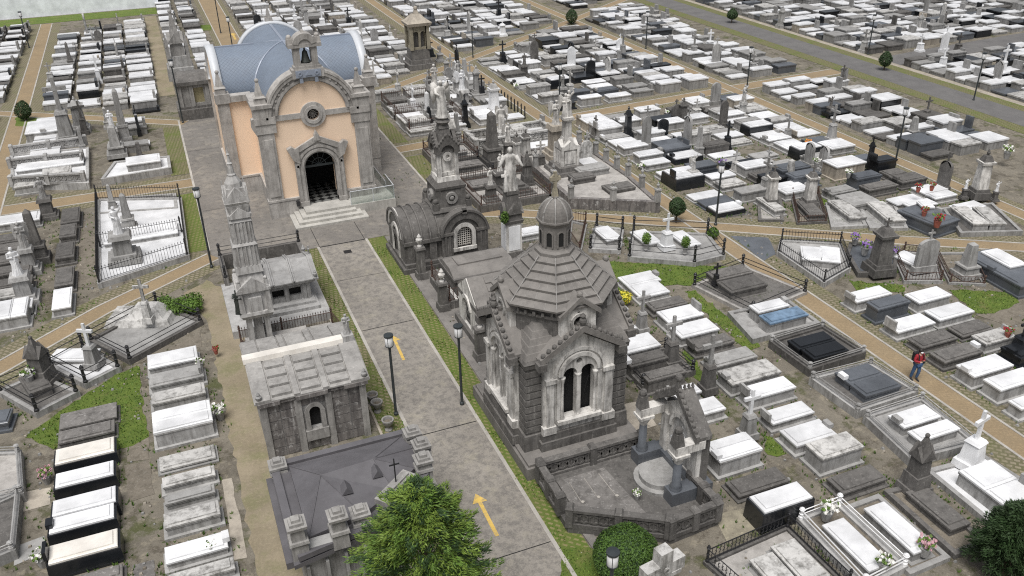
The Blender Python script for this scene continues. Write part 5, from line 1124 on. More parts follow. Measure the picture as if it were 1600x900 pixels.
D(TF, (1405, 665), (1445, 765), (1545, 745), .95, 'w', 'white raised panel lying on the blue-grey granite tomb', **FR)
D(TF, (430, 350), (460, 460), (560, 450), .5, 'm', 'stained marble slab on a broad grey step facing the diagonal path', **FR)
plot([(370, 370), (405, 515), (610, 505), (530, 350)], .2, 'broad grey step under a stained marble slab', 'grey', 'grey', tile=TF)
D(TF, (660, 360), (705, 475), (815, 468), .6, 'm', 'stained tomb with sculpted lid between grey steps and blue-grey granite', **FR)
plot([(570, 380), (645, 520), (865, 520), (780, 360)], .2, 'pale stepped plot under the sculpted stained tomb', 'lgrey', 'lgrey', tile=TF)
D(TF, (885, 400), (985, 520), (1125, 475), .8, 'g', 'blue-grey polished tomb decorated with red flowers', **FR)
D(TF, (940, 355), (965, 390), (1035, 388), 1.05, 'w', 'white name panel on the tomb decorated with red flowers', **FR)
D(TF, (1185, 390), (1245, 495), (1345, 490), .7, 'm', 'stained slab nearer the polished blue-grey tomb below the urn-topped obelisk with angels', **FR)
D(TF, (1312, 390), (1360, 490), (1460, 490), .7, 'm', 'stained slab farther from the polished blue-grey tomb below the urn-topped obelisk with angels', **FR)
plot([(1100, 400), (1210, 550), (1580, 540), (1400, 370)], .3, 'grey plot under two stained slabs and the urn-topped obelisk', 'grey', 'dark', tile=TF)
monument('pillar', (1527, 308), 3.3, 'dark', 'tall dark urn-topped obelisk with white panel flanked by two angels', -.3, .2, w=1.2, top='urn', m2='mwhite')
monument('statue', (1505, 310), 1.35, 'dark', 'small white angel on the path side of the urn-topped obelisk', -.3, .2, w=.4, m2='white')
monument('statue', (1553, 314), 1.35, 'dark', 'small white angel on the outer side of the urn-topped obelisk', -.3, .2, w=.4, m2='white')
for i, (px, lb) in enumerate((((1203, 322), 'lantern-topped monument over stained marble slab, nearer the topiary'), ((1263, 322), 'lantern-topped monument with white panel inside brown railing'))):
    monument('pillar', px, 2.7, 'dark', lb, -.25, .1, w=.95, top='cross', m2='mwhite')
D(TF, (-20, 330), (-10, 415), (55, 405), .5, 'm', 'stained slab before the lantern-topped monument nearer the topiary', **FR)
D(TF, (205, 350), (225, 440), (320, 435), .45, 'd', 'dark slab inside brown railing before the lantern-topped monument', **FR)
plot([(150, 320), (190, 490), (360, 480), (310, 310)], .15, 'brown-railed plot of the lantern-topped monument', 'dark', 'soil', 'rust', .45, tile=TF)
plot([(-60, 300), (-50, 470), (90, 470), (70, 300)], .15, 'dark kerbed plot of the lantern-topped monument nearer the topiary', 'dark', 'cgrey', tile=TF)
D(TF, (45, 140), (115, 175), (245, 125), 1.0, 'g', 'grey granite tomb with arched headstone, first of the adjoining pair')
D(TF, (115, 190), (200, 210), (330, 165), 1.0, 'g', 'grey granite tomb with arched headstone, second of the adjoining pair')
monument('head', (1262, 262), 1.9, 'lgrey', 'arched pale headstone of the first adjoining granite tomb', pi/2, 0, w=.8, top='none')
monument('head', (1284, 268), 1.9, 'lgrey', 'arched pale headstone of the second adjoining granite tomb', pi/2, 0, w=.8, top='none')
D(TF, (350, 95), (420, 140), (610, 110), 1.1, 'wb', 'massive pale beige tomb with white slab beside the black pillar')
D(TF, (490, 185), (560, 215), (720, 190), .85, 'g', 'dark polished tomb with white flowers among dull slabs')
D(TF, (580, 260), (650, 290), (805, 245), .6, 'd', 'dark slab tomb on the wide kerb nearest the mossy lawn')
D(TF, (770, 200), (840, 240), (985, 205), .6, 'd', 'dark slab tomb beyond the mossy lawn nearest the path')
D(TF, (700, 165), (770, 200), (880, 180), .5, 'd', 'dull slab tomb tucked behind the two dark slabs of the mossy lawn')
D(TF, (1000, 310), (1040, 340), (1170, 310), .5, 'w', 'low pale slab tomb behind the tomb with red flowers')
D(TF, (640, 85), (690, 115), (800, 90), 1.0, 'k', 'black granite box tomb beside the black pillar')
monument('pillar', (1357, 262), 2.2, 'black', 'slim black granite pillar beside the black box tomb', 0, 0, w=.5, top='cross')
# ---- white-cross plot and neighbours below the topiary
D(TE, (780, 535), (785, 620), (890, 615), .55, 'ww', 'white slab nearer the single white tomb inside the white-cross plot')
D(TE, (1030, 545), (1035, 635), (1130, 625), .55, 'ww', 'white slab nearer the diagonal path inside the white-cross plot')
plot([(735, 700), (1140, 735), (1320, 690), (1220, 560), (760, 545)], .3, 'white granite plot with black cast posts and a white cross', 'lgrey', 'lgrey', 'iron', .85, tile=TE, style='bar')
monument('cross', (1041, 388), 2.2, 'white', 'white marble cross on white pedestal between two white slabs', 0, .25, w=.8)
D(TE, (550, 510), (540, 590), (645, 595), .55, 'ww', 'single white slab in the small black-chained plot')
plot([(490, 650), (670, 660), (690, 530), (530, 510)], .25, 'small grey plot with black posts around one white slab', 'lgrey', 'grey', 'iron', .7, tile=TE, style='bar')
D(TE, (75, 500), (65, 560), (150, 575), .5, 'w', 'white slab between the statue pillar and the octagonal dome')
plot([(360, 600), (420, 690), (460, 500), (370, 480)], .15, 'narrow rusty-railed plot behind the octagonal dome', 'grey', 'soil', 'rust', .7, tile=TE)
plot([(1140, 880), (1500, 1060), (1830, 920), (1440, 760)], .2, 'dark plot with black railings around two dark slabs near the diagonal path', 'cgrey', 'dark', 'iron', .6, tile=TE, style='bar')
D(TE, (1300, 860), (1370, 930), (1580, 870), .6, 'd', 'nearer dark slab of the railed dark pair below the diagonal path', )
D(TE, (1220, 800), (1290, 850), (1500, 790), .6, 'd', 'farther dark slab of the railed dark pair below the diagonal path')
monument('cross', (1118, 445), 1.3, 'iron', 'small black iron cross at the head of the dark railed plot', 0, .2, w=.35)
# ---- large plots between chapel and long path (plan coordinates)
def plotp(q, h, label, **k):
    o_ = globals()['at']; globals()['at'] = lambda x, y, z=0: Vector((x, y, z))
    try: t = plot(q, h, label, **k)
    finally: globals()['at'] = o_
    return t
RC = lambda x0, x1, y0, y1: [(x0, y0), (x1, y0), (x1, y1), (x0, y1)]
plotp([(14.7, -.9), (19.4, -3.7), (19.9, 1.0), (19.9, 8.5), (15.0, 8.5)], .75, 'many-sided dark stone terrace with urn posts below the marble statues', kerb='mstreak', fill='cgrey', kw=.3)
for x, y in ((14.7, -.9), (17, -2.3), (19.4, -3.7), (19.7, -1.2), (19.9, 1), (19.9, 2.6), (19.9, 4.2), (19.9, 5.8), (19.9, 7.2), (19.9, 8.5), (15, 8.5), (14.9, 5.2), (14.8, 2)):
    t = thing('terrace_post', 'stone post topped by an urn around the many-sided dark terrace', 'post', (x, y, .7), 0, 'urn posts of the many-sided dark terrace'); mb = MB(); mb.fr(0, 0, 0, .8, .34, .34, .28, .28); mb.fr(0, 0, .8, .9, .38, .38, .34, .34); mb.build('shaft', 'grey', t); mb = MB(); urn(mb, 0, 0, .9, .8); mb.build('urn', 'grey', t)
tc = thing('statue_column', 'tallest column with two embracing marble figures and a gabled white stele at its foot', 'monument', (16.6, 3.8, .6))
mb = MB(); mb.fr(0, 0, 0, .3, 2.4, 2.4, 2.3, 2.3); mb.fr(0, 0, .3, .6, 1.9, 1.9, 1.8, 1.8); mb.build('base', 'dark', tc)
mb = MB(); mb.fr(0, 0, .6, 1.9, 1.2, 1.2, 1.05, 1.05)
for k in range(4): mb.M = RK(k); mb.prism([(-.62, 1.75), (.62, 1.75), (.62, 1.9), (0, 2.35), (-.62, 1.9)], -.66, -.3); mb.box(-.4, .4, -.64, -.5, .75, 1.6); mb.fr(.58, -.58, .6, 2.0, .2, .2, .16, .16)
mb.build('stele', 'mwhite', tc)
mb = MB(); mb.fr(0, 0, 1.9, 2.5, .9, .9, .6, .6); mb.fr(0, 0, 2.5, 3.6, .52, .52, .48, .48); mb.fr(0, 0, 3.6, 3.75, .56, .56, .7, .7); mb.fr(0, 0, 3.75, 3.9, .8, .8, .74, .74); mb.build('shaft', 'mwhite', tc)
mb = MB(); figure(mb, 1.6, 3.9, -.12, 0, -pi/2-.2, True, 'fold'); figure(mb, 1.75, 3.9, .16, .1, -pi/2+.3, False, 'up'); mb.build('figures', 'mwhite', tc)
monument('statue', (17.0, 6.4), 4.3, 'beige', 'pinkish tapered pedestal carrying a marble angel beside the tallest column', 0, .6, px=False, w=1.35, top='wings', m2='mwhite')
tomb(16.7, 1.6, 1.6, 1.0, 1.1, 'd', 'dark slab on the many-sided terrace before the white stele'); tomb(18.2, -.8, 1.9, 1.1, .95, 'd', 'flat dark vault cover at the front of the many-sided terrace')
pl = plotp(RC(12.6, 18.9, 10.9, 13.2), .5, 'white marble plot with stone balustrade and a draped tomb', kerb='lgrey', fill='cgrey')
for a, b in (((12.6, 10.9), (18.9, 10.9)), ((12.6, 13.2), (18.9, 13.2)), ((12.6, 10.9), (12.6, 13.2)), ((18.9, 10.9), (18.9, 13.2))):
    o = pl.location; bal(pl, (a[0]-o.x, a[1]-o.y), (b[0]-o.x, b[1]-o.y), .75, .45, 'stained')
dt = thing('draped_tomb', 'tomb hung with carved stone drapery inside the balustrade', 'tomb', (15.8, 12.1, .4)); mb = MB(); mb.fr(0, 0, 0, .9, 2.3, 1.2, 2.1, 1.0); mb.build('base', 'stained', dt); mb = MB()
for i in range(24): x = -1.15+i*.1; mb.tube([(x, -.55, .95), (x+.02, -.66-.05*(i % 2), .6), (x, -.72, .1+.1*(i % 3))], [.06, .07, .05], 5)
mb.fr(0, 0, .88, 1.0, 2.4, 1.3, 2.2, 1.1); mb.build('drapery', 'stained', dt)
an = MB(); figure(an, 1.9, 1.35, 15.1, 12.1, -pi/2-.4, True, 'open'); tag(an.build('winged_statue', 'mwhite', None), 'angel with tall raised wings standing on the draped tomb', 'statue')
tomb(17.3, 9.4, 4.6, 1.5, .7, 'ww', 'wide flat white marble slab between the balustrade and the marble column')
# railed plots facing the chapel
p_ = plotp(RC(9.4, 14.2, 17.6, 21.2), .45, 'raised plot with rusty iron railing and a tall statue on steps, facing the chapel', kerb='cgrey', fill='grey', fen='rust', fh=.75)
monument('statue', (12.4, 20.0), 4.4, 'grey', 'marble statue on stepped grey pedestal inside the rusty railed plot', 0, .4, px=False, w=1.3, m2='mwhite')
mb = None
plotp(RC(9.4, 14.4, 21.8, 26.2), .45, 'second rusty railed plot with a stone cross and a shrub, farther along the chapel', kerb='dark', fill='lgrey', fen='rust', fh=.75)
monument('cross', (13.2, 24.8), 2.2, 'dark', 'grey stone cross on pedestal inside the second rusty railed plot', 0, .35, px=False, w=.6, m2='grey')
for (x0, x1, y0, y1), lb, fe in (((9.0, 12.2, 9.6, 12.6), 'small railed plot with stone balusters behind the statue tower', 'rust'), ((9.0, 12.0, 5.9, 8.9), 'dark railed plot with a dark obelisk behind the statue tower', 'iron'), ((9.2, 14.0, .8, 5.2), 'dark stepped plot with a kneeling figure behind the statue pillar', 'rust')):
    plotp(RC(x0, x1, y0, y1), .5, lb, kerb='mauso', fill='cgrey', fen=fe, fh=.6)
monument('obelisk', (12.9, 8.4), 4.0, 'dark', 'dark obelisk with stepped foot between railed plots behind the statue tower', 0, .1, px=False, w=1.5)
monument('spire', (10.6, 11.2), 3.4, 'dark', 'pinnacled dark monument on the small railed plot behind the statue tower', 0, .4, px=False, w=1.2, m2='mwhite')
monument('statue', (11.6, 3.6), 2.4, 'dark', 'kneeling white figure on dark steps beside the statue pillar', 0, .3, px=False, w=1.2, m2='mwhite', fh=1.3)
sg = thing('stone_stair', 'broad dark stone steps behind the statue pillar', 'steps', (12.2, 2.2)); mb = MB()
for k in range(4): mb.box(-1.1+.2*k, 1.1-.2*k, -.9+.2*k, .9, .3, .5+.16*k)
mb.build('steps', 'dark', sg)
monument('statue', (15.6, 22.5), 3.4, 'lgrey', 'white winged statue on white stepped pedestal near the railed plots', 0, 0, px=False, w=1.3, top='wings', m2='white'); monument('pillar', (17.3, 19.4), 3.2, 'lgrey', 'pale panelled pillar with urn beside the crossing of brick paths', 0, 0, px=False, w=1.2, top='urn', m2='white'); monument('statue', (16.6, 26.4), 3.2, 'lgrey', 'pale angel on square plinth beyond the railed plots', 0, 0, px=False, w=1.2, top='wings', m2='lgrey')
for k_, x, y, h, m_, m2_, tp, lb in (('statue', 10.2, 1.7, 2.3, 'dark', 'mwhite', '', 'weathered white figure on dark pedestal at the front corner behind the statue tower'), ('pillar', 13.7, 5.7, 3.0, 'dark', 'mwhite', 'urn', 'pinnacled dark pillar with pale panel beside the terrace flank'), ('cross', 9.7, 7.9, 2.4, 'dark', 'grey', '', 'dark cross pedestal at the plaza side of the dark obelisk'), ('statue', 9.8, 12.2, 2.2, 'grey', 'stained', '', 'small grey figure on the stone-balustered plot'),
        ('statue', 14.1, 8.3, 2.8, 'dark', 'mwhite', 'wings', 'weathered angel between the dark obelisk and the terrace'), ('cross', 18.0, 7.6, 2.5, 'grey', 'stained', '', 'pale stone cross at the far end of the many-sided terrace'), ('head', 18.7, 4.9, 1.9, 'dark', 'stained', 'cross', 'small headstone with cross near the path on the many-sided terrace'), ('pillar', 15.3, 7.9, 2.3, 'dark', 'stained', 'urn', 'squat urn pillar behind the white stele'), ('spire', 13.4, 3.2, 2.6, 'dark', 'dark', '', 'dark gabled spire beside the kneeling figure'), ('cross', 15.5, 5.7, 2.1, 'dark', 'mwhite', '', 'white-armed cross beside the pinkish pedestal'), ('obelisk', 12.0, 13.6, 2.4, 'grey', 'grey', '', 'slim grey obelisk at the cross path before the draped tomb')):
    monument(k_, (x, y), h, m_, lb, R.uniform(-.1, .1), .3, px=False, w=R.uniform(.7, 1.0), top=tp or 'cross', m2=m2_)
for x_, y_, w_, d_, h_, lb in ((17.9, 2.6, 2.2, 1.2, 1.15, 'raised grey vault lid beside the stele on the many-sided terrace'), (18.4, 6.3, 1.9, 1.0, 1.1, 'flat grey grave near the path on the many-sided terrace'), (10.6, 7.4, 2.0, 1.0, .9, 'dark slab inside the dark railed plot of the obelisk'), (10.6, 3.9, 2.2, 1.1, .8, 'stained slab at the back of the dark stepped plot'), (10.6, 10.3, 1.8, .9, .9, 'grey slab at the front of the stone-balustered plot')):
    tomb(x_, y_, w_, d_, h_, 'gg' if 'grey' in lb else 'dm', lb)
for i in range(9):
    t = thing('iron_bollard', 'black iron bollard lining the white plots beside the long brick path', 'bollard', (19.35, 17.6+i*.75), 0, 'bollards beside the white plots'); mb = MB(); mb.lathe(0, 0, [(.09, 0), (.07, .1), (.055, .85), (.08, .9), (.05, 1.0)], 8); mb.build('shaft', 'iron', t); mb = MB(); mb.ball((0, 0, 1.04), .06, 6); mb.build('cap', 'iron', t)
for i in range(3): tomb(16.4, 17.9+i*1.2, 2.2, 1.05, .6, 'ww', 'white marble slab, %s from the cross path beside the pale panelled pillar' % ORD[i])
# gothic shrine behind chapel, and ornate row
gs = thing('gothic_shrine', 'tall mottled gothic shrine with pointed arches beyond the chapel', 'monument', at(655, 104))
mb = MB(); mb.fr(0, 0, 0, .5, 2.8, 2.8, 2.7, 2.7); mb.fr(0, 0, .5, .9, 2.3, 2.3, 2.2, 2.2); mb.fr(0, 0, .9, 1.9, 1.9, 1.9, 1.8, 1.8); mb.build('base', 'dark', gs)
mb = MB()
for k in range(4): mb.M = Matrix.Rotation(k*pi/2, 4, 'Z'); mb.wall(-.85, .85, 1.9, lambda x: 4.2, [(-.36, .26, 2.1, 3.4), (.36, .26, 2.1, 3.4)], -.85, .25); mb.fr(.85, -.85, 1.9, 4.3, .34, .34, .3, .3)
mb.build('arcade', 'lichen', gs); mb = MB(); mb.fr(0, 0, 2.0, 4.1, 1.0, 1.0, 1.0, 1.0); mb.build('core', 'dark', gs)
mb = MB(); mb.fr(0, 0, 4.2, 4.5, 2.3, 2.3, 2.5, 2.5); mb.fr(0, 0, 4.5, 5.2, 2.1, 2.1, .8, .8); mb.fr(0, 0, 5.2, 5.6, .5, .5, .3, .3); mb.ball((0, 0, 5.75), .22); mb.build('roof', 'beige', gs)
# ================================================================== LEFT SIDE: near plots
D(TG, (925, 415), (925, 495), (1230, 435), .6, 'w', 'white slab tomb with little open book at the head of the alley column')
D(TG, (935, 535), (940, 610), (1270, 545), .5, 'gg', 'grey-blue slab tomb with name plate, beside the sandy alley')
D(TG, (945, 655), (950, 720), (1280, 645), .55, 'm', 'mottled grey slab tomb beside the sandy alley')
D(TG, (960, 765), (950, 900), (1315, 825), .9, 'w', 'large tall white tomb with flowers beside the sandy alley', double=True)
D(TH_, (1000, 155), (1000, 235), (1340, 150), .25, 'm', 'broken low slab tomb behind the railed grave by the sandy alley')
D(TH_, (1015, 285), (1020, 340), (1340, 255), .5, 'm', 'stained slab farthest in the white-railed grave by the sandy alley')
D(TH_, (1025, 390), (1040, 430), (1345, 375), .5, 'gg', 'ribbed grey slab in the white-railed grave by the sandy alley')
D(TH_, (1020, 520), (1040, 600), (1375, 490), .6, 'm', 'stained slab nearest the front in the white-railed grave by the alley')
D(TH_, (1030, 720), (1040, 815), (1420, 705), .5, 'w', 'white slab tomb with potted plant beside the sandy alley')
D(TH_, (1060, 890), (1060, 960), (1460, 840), .5, 'm', 'brown-stained white slab tomb closest to the frame by the alley')
D(TG, (380, 790), (375, 880), (725, 790), .35, 'dm', 'dark mottled slab tomb at the lawn edge heading the black-based row', raised=False)
D(TH_, (370, 0), (365, 70), (710, -20), .4, 'dm', 'lichened slab tomb just before the black-based white tombs')
D(TH_, (350, 105), (350, 190), (710, 110), .65, 'wc', 'black-based cream tomb first from the lawn')
D(TH_, (350, 265), (350, 345), (705, 245), .65, 'wk', 'narrow black-based white tomb beside the flower pot')
D(TH_, (335, 440), (330, 530), (715, 405), .72, 'wk', 'upper slab of the widest black-based white tomb')
D(TH_, (315, 545), (310, 630), (705, 515), .66, 'wk', 'lower slab of the widest black-based white tomb')
D(TH_, (310, 715), (308, 820), (730, 695), .75, 'wc', 'black-based cream tomb nearest the photo frame')
D(TH_, (490, 900), (480, 970), (755, 885), .3, 'dm', 'mottled low slab in front of the black-based tombs')
D(TG, (335, 10), (325, 130), (440, 105), .6, 'w', 'upright white slab tomb between the brick path and the fenced white plot')
D(TG, (-20, 140), (-20, 220), (165, 100), .8, 'ww', 'white double slab at the foot of the grey obelisk', double=True)
D(TG, (-60, 770), (-60, 850), (60, 830), .5, 'g', 'white and grey tomb cut off by the frame beside the dark fenced plot', **FR)
plot([(-70, 130), (112, 122), (130, 375), (-70, 420)], .45, 'walled grey plot with white rails, farther of two at the frame edge', 'lgrey', 'cgrey', 'lgrey', .3, tile=TH_, style='bar')
plot([(-90, 470), (110, 380), (75, 730), (-90, 800)], .45, 'walled dark plot with thin rails, nearer of two at the frame edge', 'grey', 'dark', 'lgrey', .3, tile=TH_, style='bar')
plot([(0, 640), (230, 770), (475, 645), (230, 540)], .3, 'dark plot with black railings and a dark gothic stele', 'grey', 'dark', 'iron', .75, tile=TG, style='bar')
monument('spire', (70, 598), 2.6, 'dark', 'dark arched stele with a thin cross inside the black-railed plot', -.5, .2, w=1.1)
D(TG, (105, 560), (195, 650), (330, 600), .7, 'd', 'dark box tomb under white flowers in the black-railed plot', **FR)
plot([(320, 480), (535, 590), (735, 490), (520, 370)], .3, 'white granite plot with black posts and a white cross', 'lgrey', 'white', 'iron', .75, tile=TG, style='bar')
D(TG, (365, 400), (505, 490), (560, 420), .5, 'ww', 'cream white sloping slab beside the white cross pedestal', **FR)
monument('cross', (148, 572), 2.3, 'lgrey', 'white cross on grey pedestal inside the black-posted white plot', -.5, .25, w=.75, m2='white')
plot([(570, 320), (810, 440), (1250, 200), (980, 100)], .3, 'old weathered dark plot with black bollards and a leaning cross', 'dark', 'grey', 'iron', .6, tile=TG, style='bar')
sp_ = thing('stepped_grave', 'weathered pyramid of grave slabs on the old dark plot', 'grave', at(225, 502)); mb = MB(); mb.M = Matrix.Rotation(-.35, 4, 'Z'); mb.fr(0, 0, .2, .5, 3.3, 1.9, 3.0, 1.6); mb.build('lower_step', 'stained', sp_); mb = MB(); mb.M = Matrix.Rotation(-.35, 4, 'Z'); mb.fr(.3, 0, .5, .95, 1.9, 1.3, 1.0, .7); mb.build('upper_step', 'stained', sp_)
monument('cross', (233, 503), 2.4, 'stained', 'tilted stone cross on the weathered pyramid grave', -.35, .5, w=.5)
# left of the fenced white plot
plot([(620, 865), (1170, 690), (1125, 335), (610, 345)], .35, 'large white plot with black iron fences, statue and name tablets', 'lgrey', 'white', 'iron', .85, tile=TI)
D(TI, (650, 540), (650, 620), (1110, 545), .6, 'ww', 'long white slab behind the inner fence of the large white plot', **FR)
inf = thing('inner_fence', 'black iron fence crossing the middle of the large white plot', 'railing', at(220, 378, .35)); a_, b_ = at(157, 385, .35)-inf.location, at(284, 362, .35)-inf.location; fence(inf, [(a_.x, a_.y), (b_.x, b_.y)], .85, .15, 'iron')
monument('statue', (196, 405), 3.3, 'grey', 'small white statue on stepped grey pedestal in the large white plot', 0, .3, w=1.5, m2='white')
monument('obelisk', (203, 358), 2.4, 'grey', 'grey pedestal behind the statue of the large white plot', 0, .3, w=1.0)
plot([(610, 430), (1100, 395), (1090, 310), (620, 345)], .3, 'grey cracked plot with bollards behind the large white plot', 'grey', 'grey', tile=TI)
monument('obelisk', (177, 325), 1.7, 'grey', 'thin grey obelisk on the cracked plot behind the large white plot', 0, .2, w=.6)
for i, (a, b, c) in enumerate([((395, 400), (375, 490), (485, 480)), ((375, 505), (375, 580), (475, 565)), ((360, 615), (345, 710), (455, 700)), ((350, 770), (345, 880), (455, 870))]):
    D(TI, a, b, c, .55, 'd', 'dark upright slab tomb, %s from the brick path in the dark file' % ORD[i], group='dark slabs in file')
monument('obelisk', (64, 408), 3.3, 'dark', 'tall dark tapering obelisk among dark slabs, topped by a small figure', 0, 0, w=1.2)
monument('statue', (50, 425), 3.1, 'lgrey', 'pale standing angel on a white pedestal before the tall dark obelisk', 0, 0, w=1.0, top='wings', m2='lgrey')
monument('statue', (77, 340), 2.8, 'dark', 'pale robed statue on dark pedestal beside the brick path', 0, 0, w=1.1, m2='lgrey')
monument('statue', (42, 470), 3.2, 'lgrey', 'slender pale obelisk with a white figure on top, nearest the fenced plots', 0, 0, w=1.2, m2='white')
for i, (y, m_) in enumerate([(440, 'w'), (560, 'd'), (620, 'd'), (690, 'd'), (760, 'd'), (840, 'd'), (900, 'm'), (985, 'w')]):
    D(TI, (-60, y+20), (-60, y+70), (200 if i else 250, y+20), .6, m_, STY[m_][2]+', %s from the brick path behind the pale angel' % ORD[i], group='slabs behind the pale angel')
# balustraded white plot and neighbours
pl = plot([(80, 245), (545, 240), (545, 20), (70, 70)], .5, 'broad white marble family plot with stone balustrades beyond the brick path', 'lgrey', 'white', None, tile=TI)
o = pl.location
for a, b in (((20, 242), (135, 226)), ((17, 262), (130, 250)), ((20, 290), (132, 283))):
    A, B = at(*a, .5), at(*b, .5); bal(pl, ((A-o).x, (A-o).y), ((B-o).x, (B-o).y), .7, .45, 'lgrey')
D(TI, (90, 205), (100, 265), (245, 245), .7, 'm', 'stained slab at the near corner of the broad white family plot')
D(TI, (265, 165), (275, 205), (440, 160), 1.0, 'm', 'raised grey box tomb at the front of the broad white family plot')
D(TI, (100, 115), (110, 165), (530, 105), .75, 'ww', 'long white slab between balustrades of the broad white family plot')
plot([(640, 215), (1060, 145), (1050, 75), (720, 110)], .5, 'low white plot with grey kerb and one tall box tomb', 'lgrey', 'white', tile=TI)
D(TI, (785, 85), (790, 130), (1000, 95), 1.0, 'wg', 'tall box tomb with white lid on the low white plot')
monument('obelisk', (184, 243), 2.4, 'grey', 'grey stepped pedestal beside the tall white-lidded box tomb', 0, .2, w=1.5)
monument('statue', (182, 228), 2.9, 'lgrey', 'slim white statue on tapered pedestal behind the low white plot', 0, 0, w=1.0, m2='white')
monument('obelisk', (197, 222), 4.4, 'grey', 'tall leaning grey obelisk behind the low white plot', 0, 0, w=1.1)
monument('cross', (107, 222), 5.2, 'grey', 'very tall grey stone cross over dark monument beside the topiary', 0, 0, w=1.5)
monument('pillar', (128, 205), 3.0, 'lgrey', 'carved pale pillar beside the very tall stone cross', 0, 0, w=1.5, top='urn')
D(TJ, (165, 795), (185, 850), (385, 770), .9, 'ww', 'large white marble tomb behind the broad white family plot')
# ornate dark mausoleum behind the chapel
om = thing('porticoed_mausoleum', 'dark stone mausoleum with small portico beside the blue chapel roof', 'mausoleum', at(312, 178))
mb = MB(); mb.box(-1.7, 2.6, -1.6, 1.6, 0, .9); mb.box(-1.5, 2.4, -1.35, 1.4, .9, 1.1); mb.build('plinth', 'mauso', om)
mb = MB(); mb.wall(-1.4, 2.2, 1.1, lambda x: 2.9, [(.2, .4, 1.3, 2.6, 'flat'), (1.5, .4, 1.3, 2.6, 'flat')], -1.2, .3); mb.box(-1.4, -1.1, -.9, 1.2, 1.1, 2.9); mb.box(1.9, 2.2, -.9, 1.2, 1.1, 2.9); mb.box(-1.4, 2.2, .9, 1.2, 1.1, 2.9)
for x in (-1.45, -.5, .75, 1.95): mb.box(x, x+.3, -1.35, -1.15, 1.1, 2.85)
mb.build('wall', 'pgrey', om); mb = MB(); mb.box(-1.1, 1.9, -1.0, -.97, 1.1, 2.8); mb.build('window', 'amber', om)
mb = MB(); mb.box(-1.6, 2.4, -1.5, 1.45, 2.9, 3.2); mb.fr(.4, 0, 3.2, 3.7, 3.8, 2.8, 3.2, 1.0); mb.build('roof', 'mauso', om)
ot = thing('ornate_tomb_tower', 'crowded ornate pinnacled monument beyond the porticoed mausoleum', 'monument', at(285, 120))
mb = MB(); mb.fr(0, 0, 0, 1.2, 2.6, 3.0, 2.4, 2.8); mb.fr(0, 0, 1.2, 2.2, 1.8, 2.0, 1.6, 1.8); mb.build('base', 'grey', ot)
mb = MB()
for sx in (-1, 1):
    for sy in (-1, 1): mb.fr(sx*.9, sy*1.0, 1.2, 3.2, .36, .36, .3, .3); mb.fr(sx*.9, sy*1.0, 3.2, 4.2, .34, .34, .05, .05)
mb.fr(0, 0, 2.2, 3.6, 1.3, 1.3, 1.1, 1.1)
for k in range(4): mb.M = Matrix.Rotation(k*pi/2, 4, 'Z'); mb.prism([(-.8, 3.4), (.8, 3.4), (0, 4.4)], -.75, -.4)
mb.M = Matrix.Identity(4); mb.fr(0, 0, 3.6, 6.2, 1.0, 1.0, .2, .2); mb.ball((0, 0, 6.3), .2); mb.build('pinnacles', 'pgrey', ot)
# foreground cross
fx = thing('stone_cross', 'large pale stone cross in the foreground, lichen on its top', 'cross', at(1037, 858, 2.6).to_2d().to_3d()); hx = 2.6
mb = MB(); mb.M = Matrix.Rotation(.15, 4, 'Z'); mb.fr(0, 0, 0, 1.2, 1.0, .8, .8, .6); mb.fr(0, 0, 1.2, hx, .5, .42, .46, .4); mb.build('shaft', 'stained', fx)
mb = MB(); mb.M = Matrix.Rotation(.15, 4, 'Z'); mb.box(-.75, .75, -.2, .2, hx-.98, hx-.5, 0, True); mb.box(-.62, -.24, -.22, .22, hx-1.1, hx-.95, 0, True); mb.box(.24, .62, -.22, .22, hx-1.1, hx-.95, 0, True); mb.band(0, hx-.72, .06, .12, -.28, -.2, 0, 2*pi, 12); mb.build('arms', 'stained', fx)
# small pillars in the near right field
monument('cross', (1002, 518), 2.3, 'lgrey', 'marble obelisk with worn top beside the white tombs behind the octagonal roof', 0, 0, w=.6)
monument('cross', (1048, 570), 2.6, 'dark', 'dark pedestal with ornate stone cross between white tombs', 0, .2, w=.75, m2='grey')
monument('cross', (1105, 612), 2.9, 'dark', 'taller dark pillar with stone cross behind the shrine', 0, .1, w=.7, m2='grey')
monument('cross', (1167, 682), 2.3, 'grey', 'grey obelisk pedestal with small white cross behind the broad white tomb', 0, .2, w=.7, m2='white')
# ================================================================== LAMPS
def lamp(base, top=None, h=4.0, label=''):
    b = at(*base); t = thing('lamp_post', label, 'street lamp', b, 0, 'lamp posts of the cemetery')
    mb = MB(); mb.lathe(0, 0, [(.1, 0), (.1, .12), (.062, .16), (.055, h-.55)], 10); mb.build('pole', 'lampm', t)
    mb = MB(); mb.lathe(0, 0, [(.15, h-.52), (.165, h-.5), (.17, h-.08), (.15, h-.06)], 14); mb.build('lantern', 'lampw', t, True)
    mb = MB(); mb.lathe(0, 0, [(.1, h-.6), (.175, h-.53), (.175, h-.5)], 14); mb.lathe(0, 0, [(.19, h-.08), (.2, h-.05), (.2, h), (.02, h+.03)], 14)
    for k in range(3): a = 2*pi*k/3; mb.tube([(.172*math.cos(a), .172*math.sin(a), h-.52), (.172*math.cos(a), .172*math.sin(a), h-.06)], .01, 4)
    mb.build('cap', 'lampm', t)
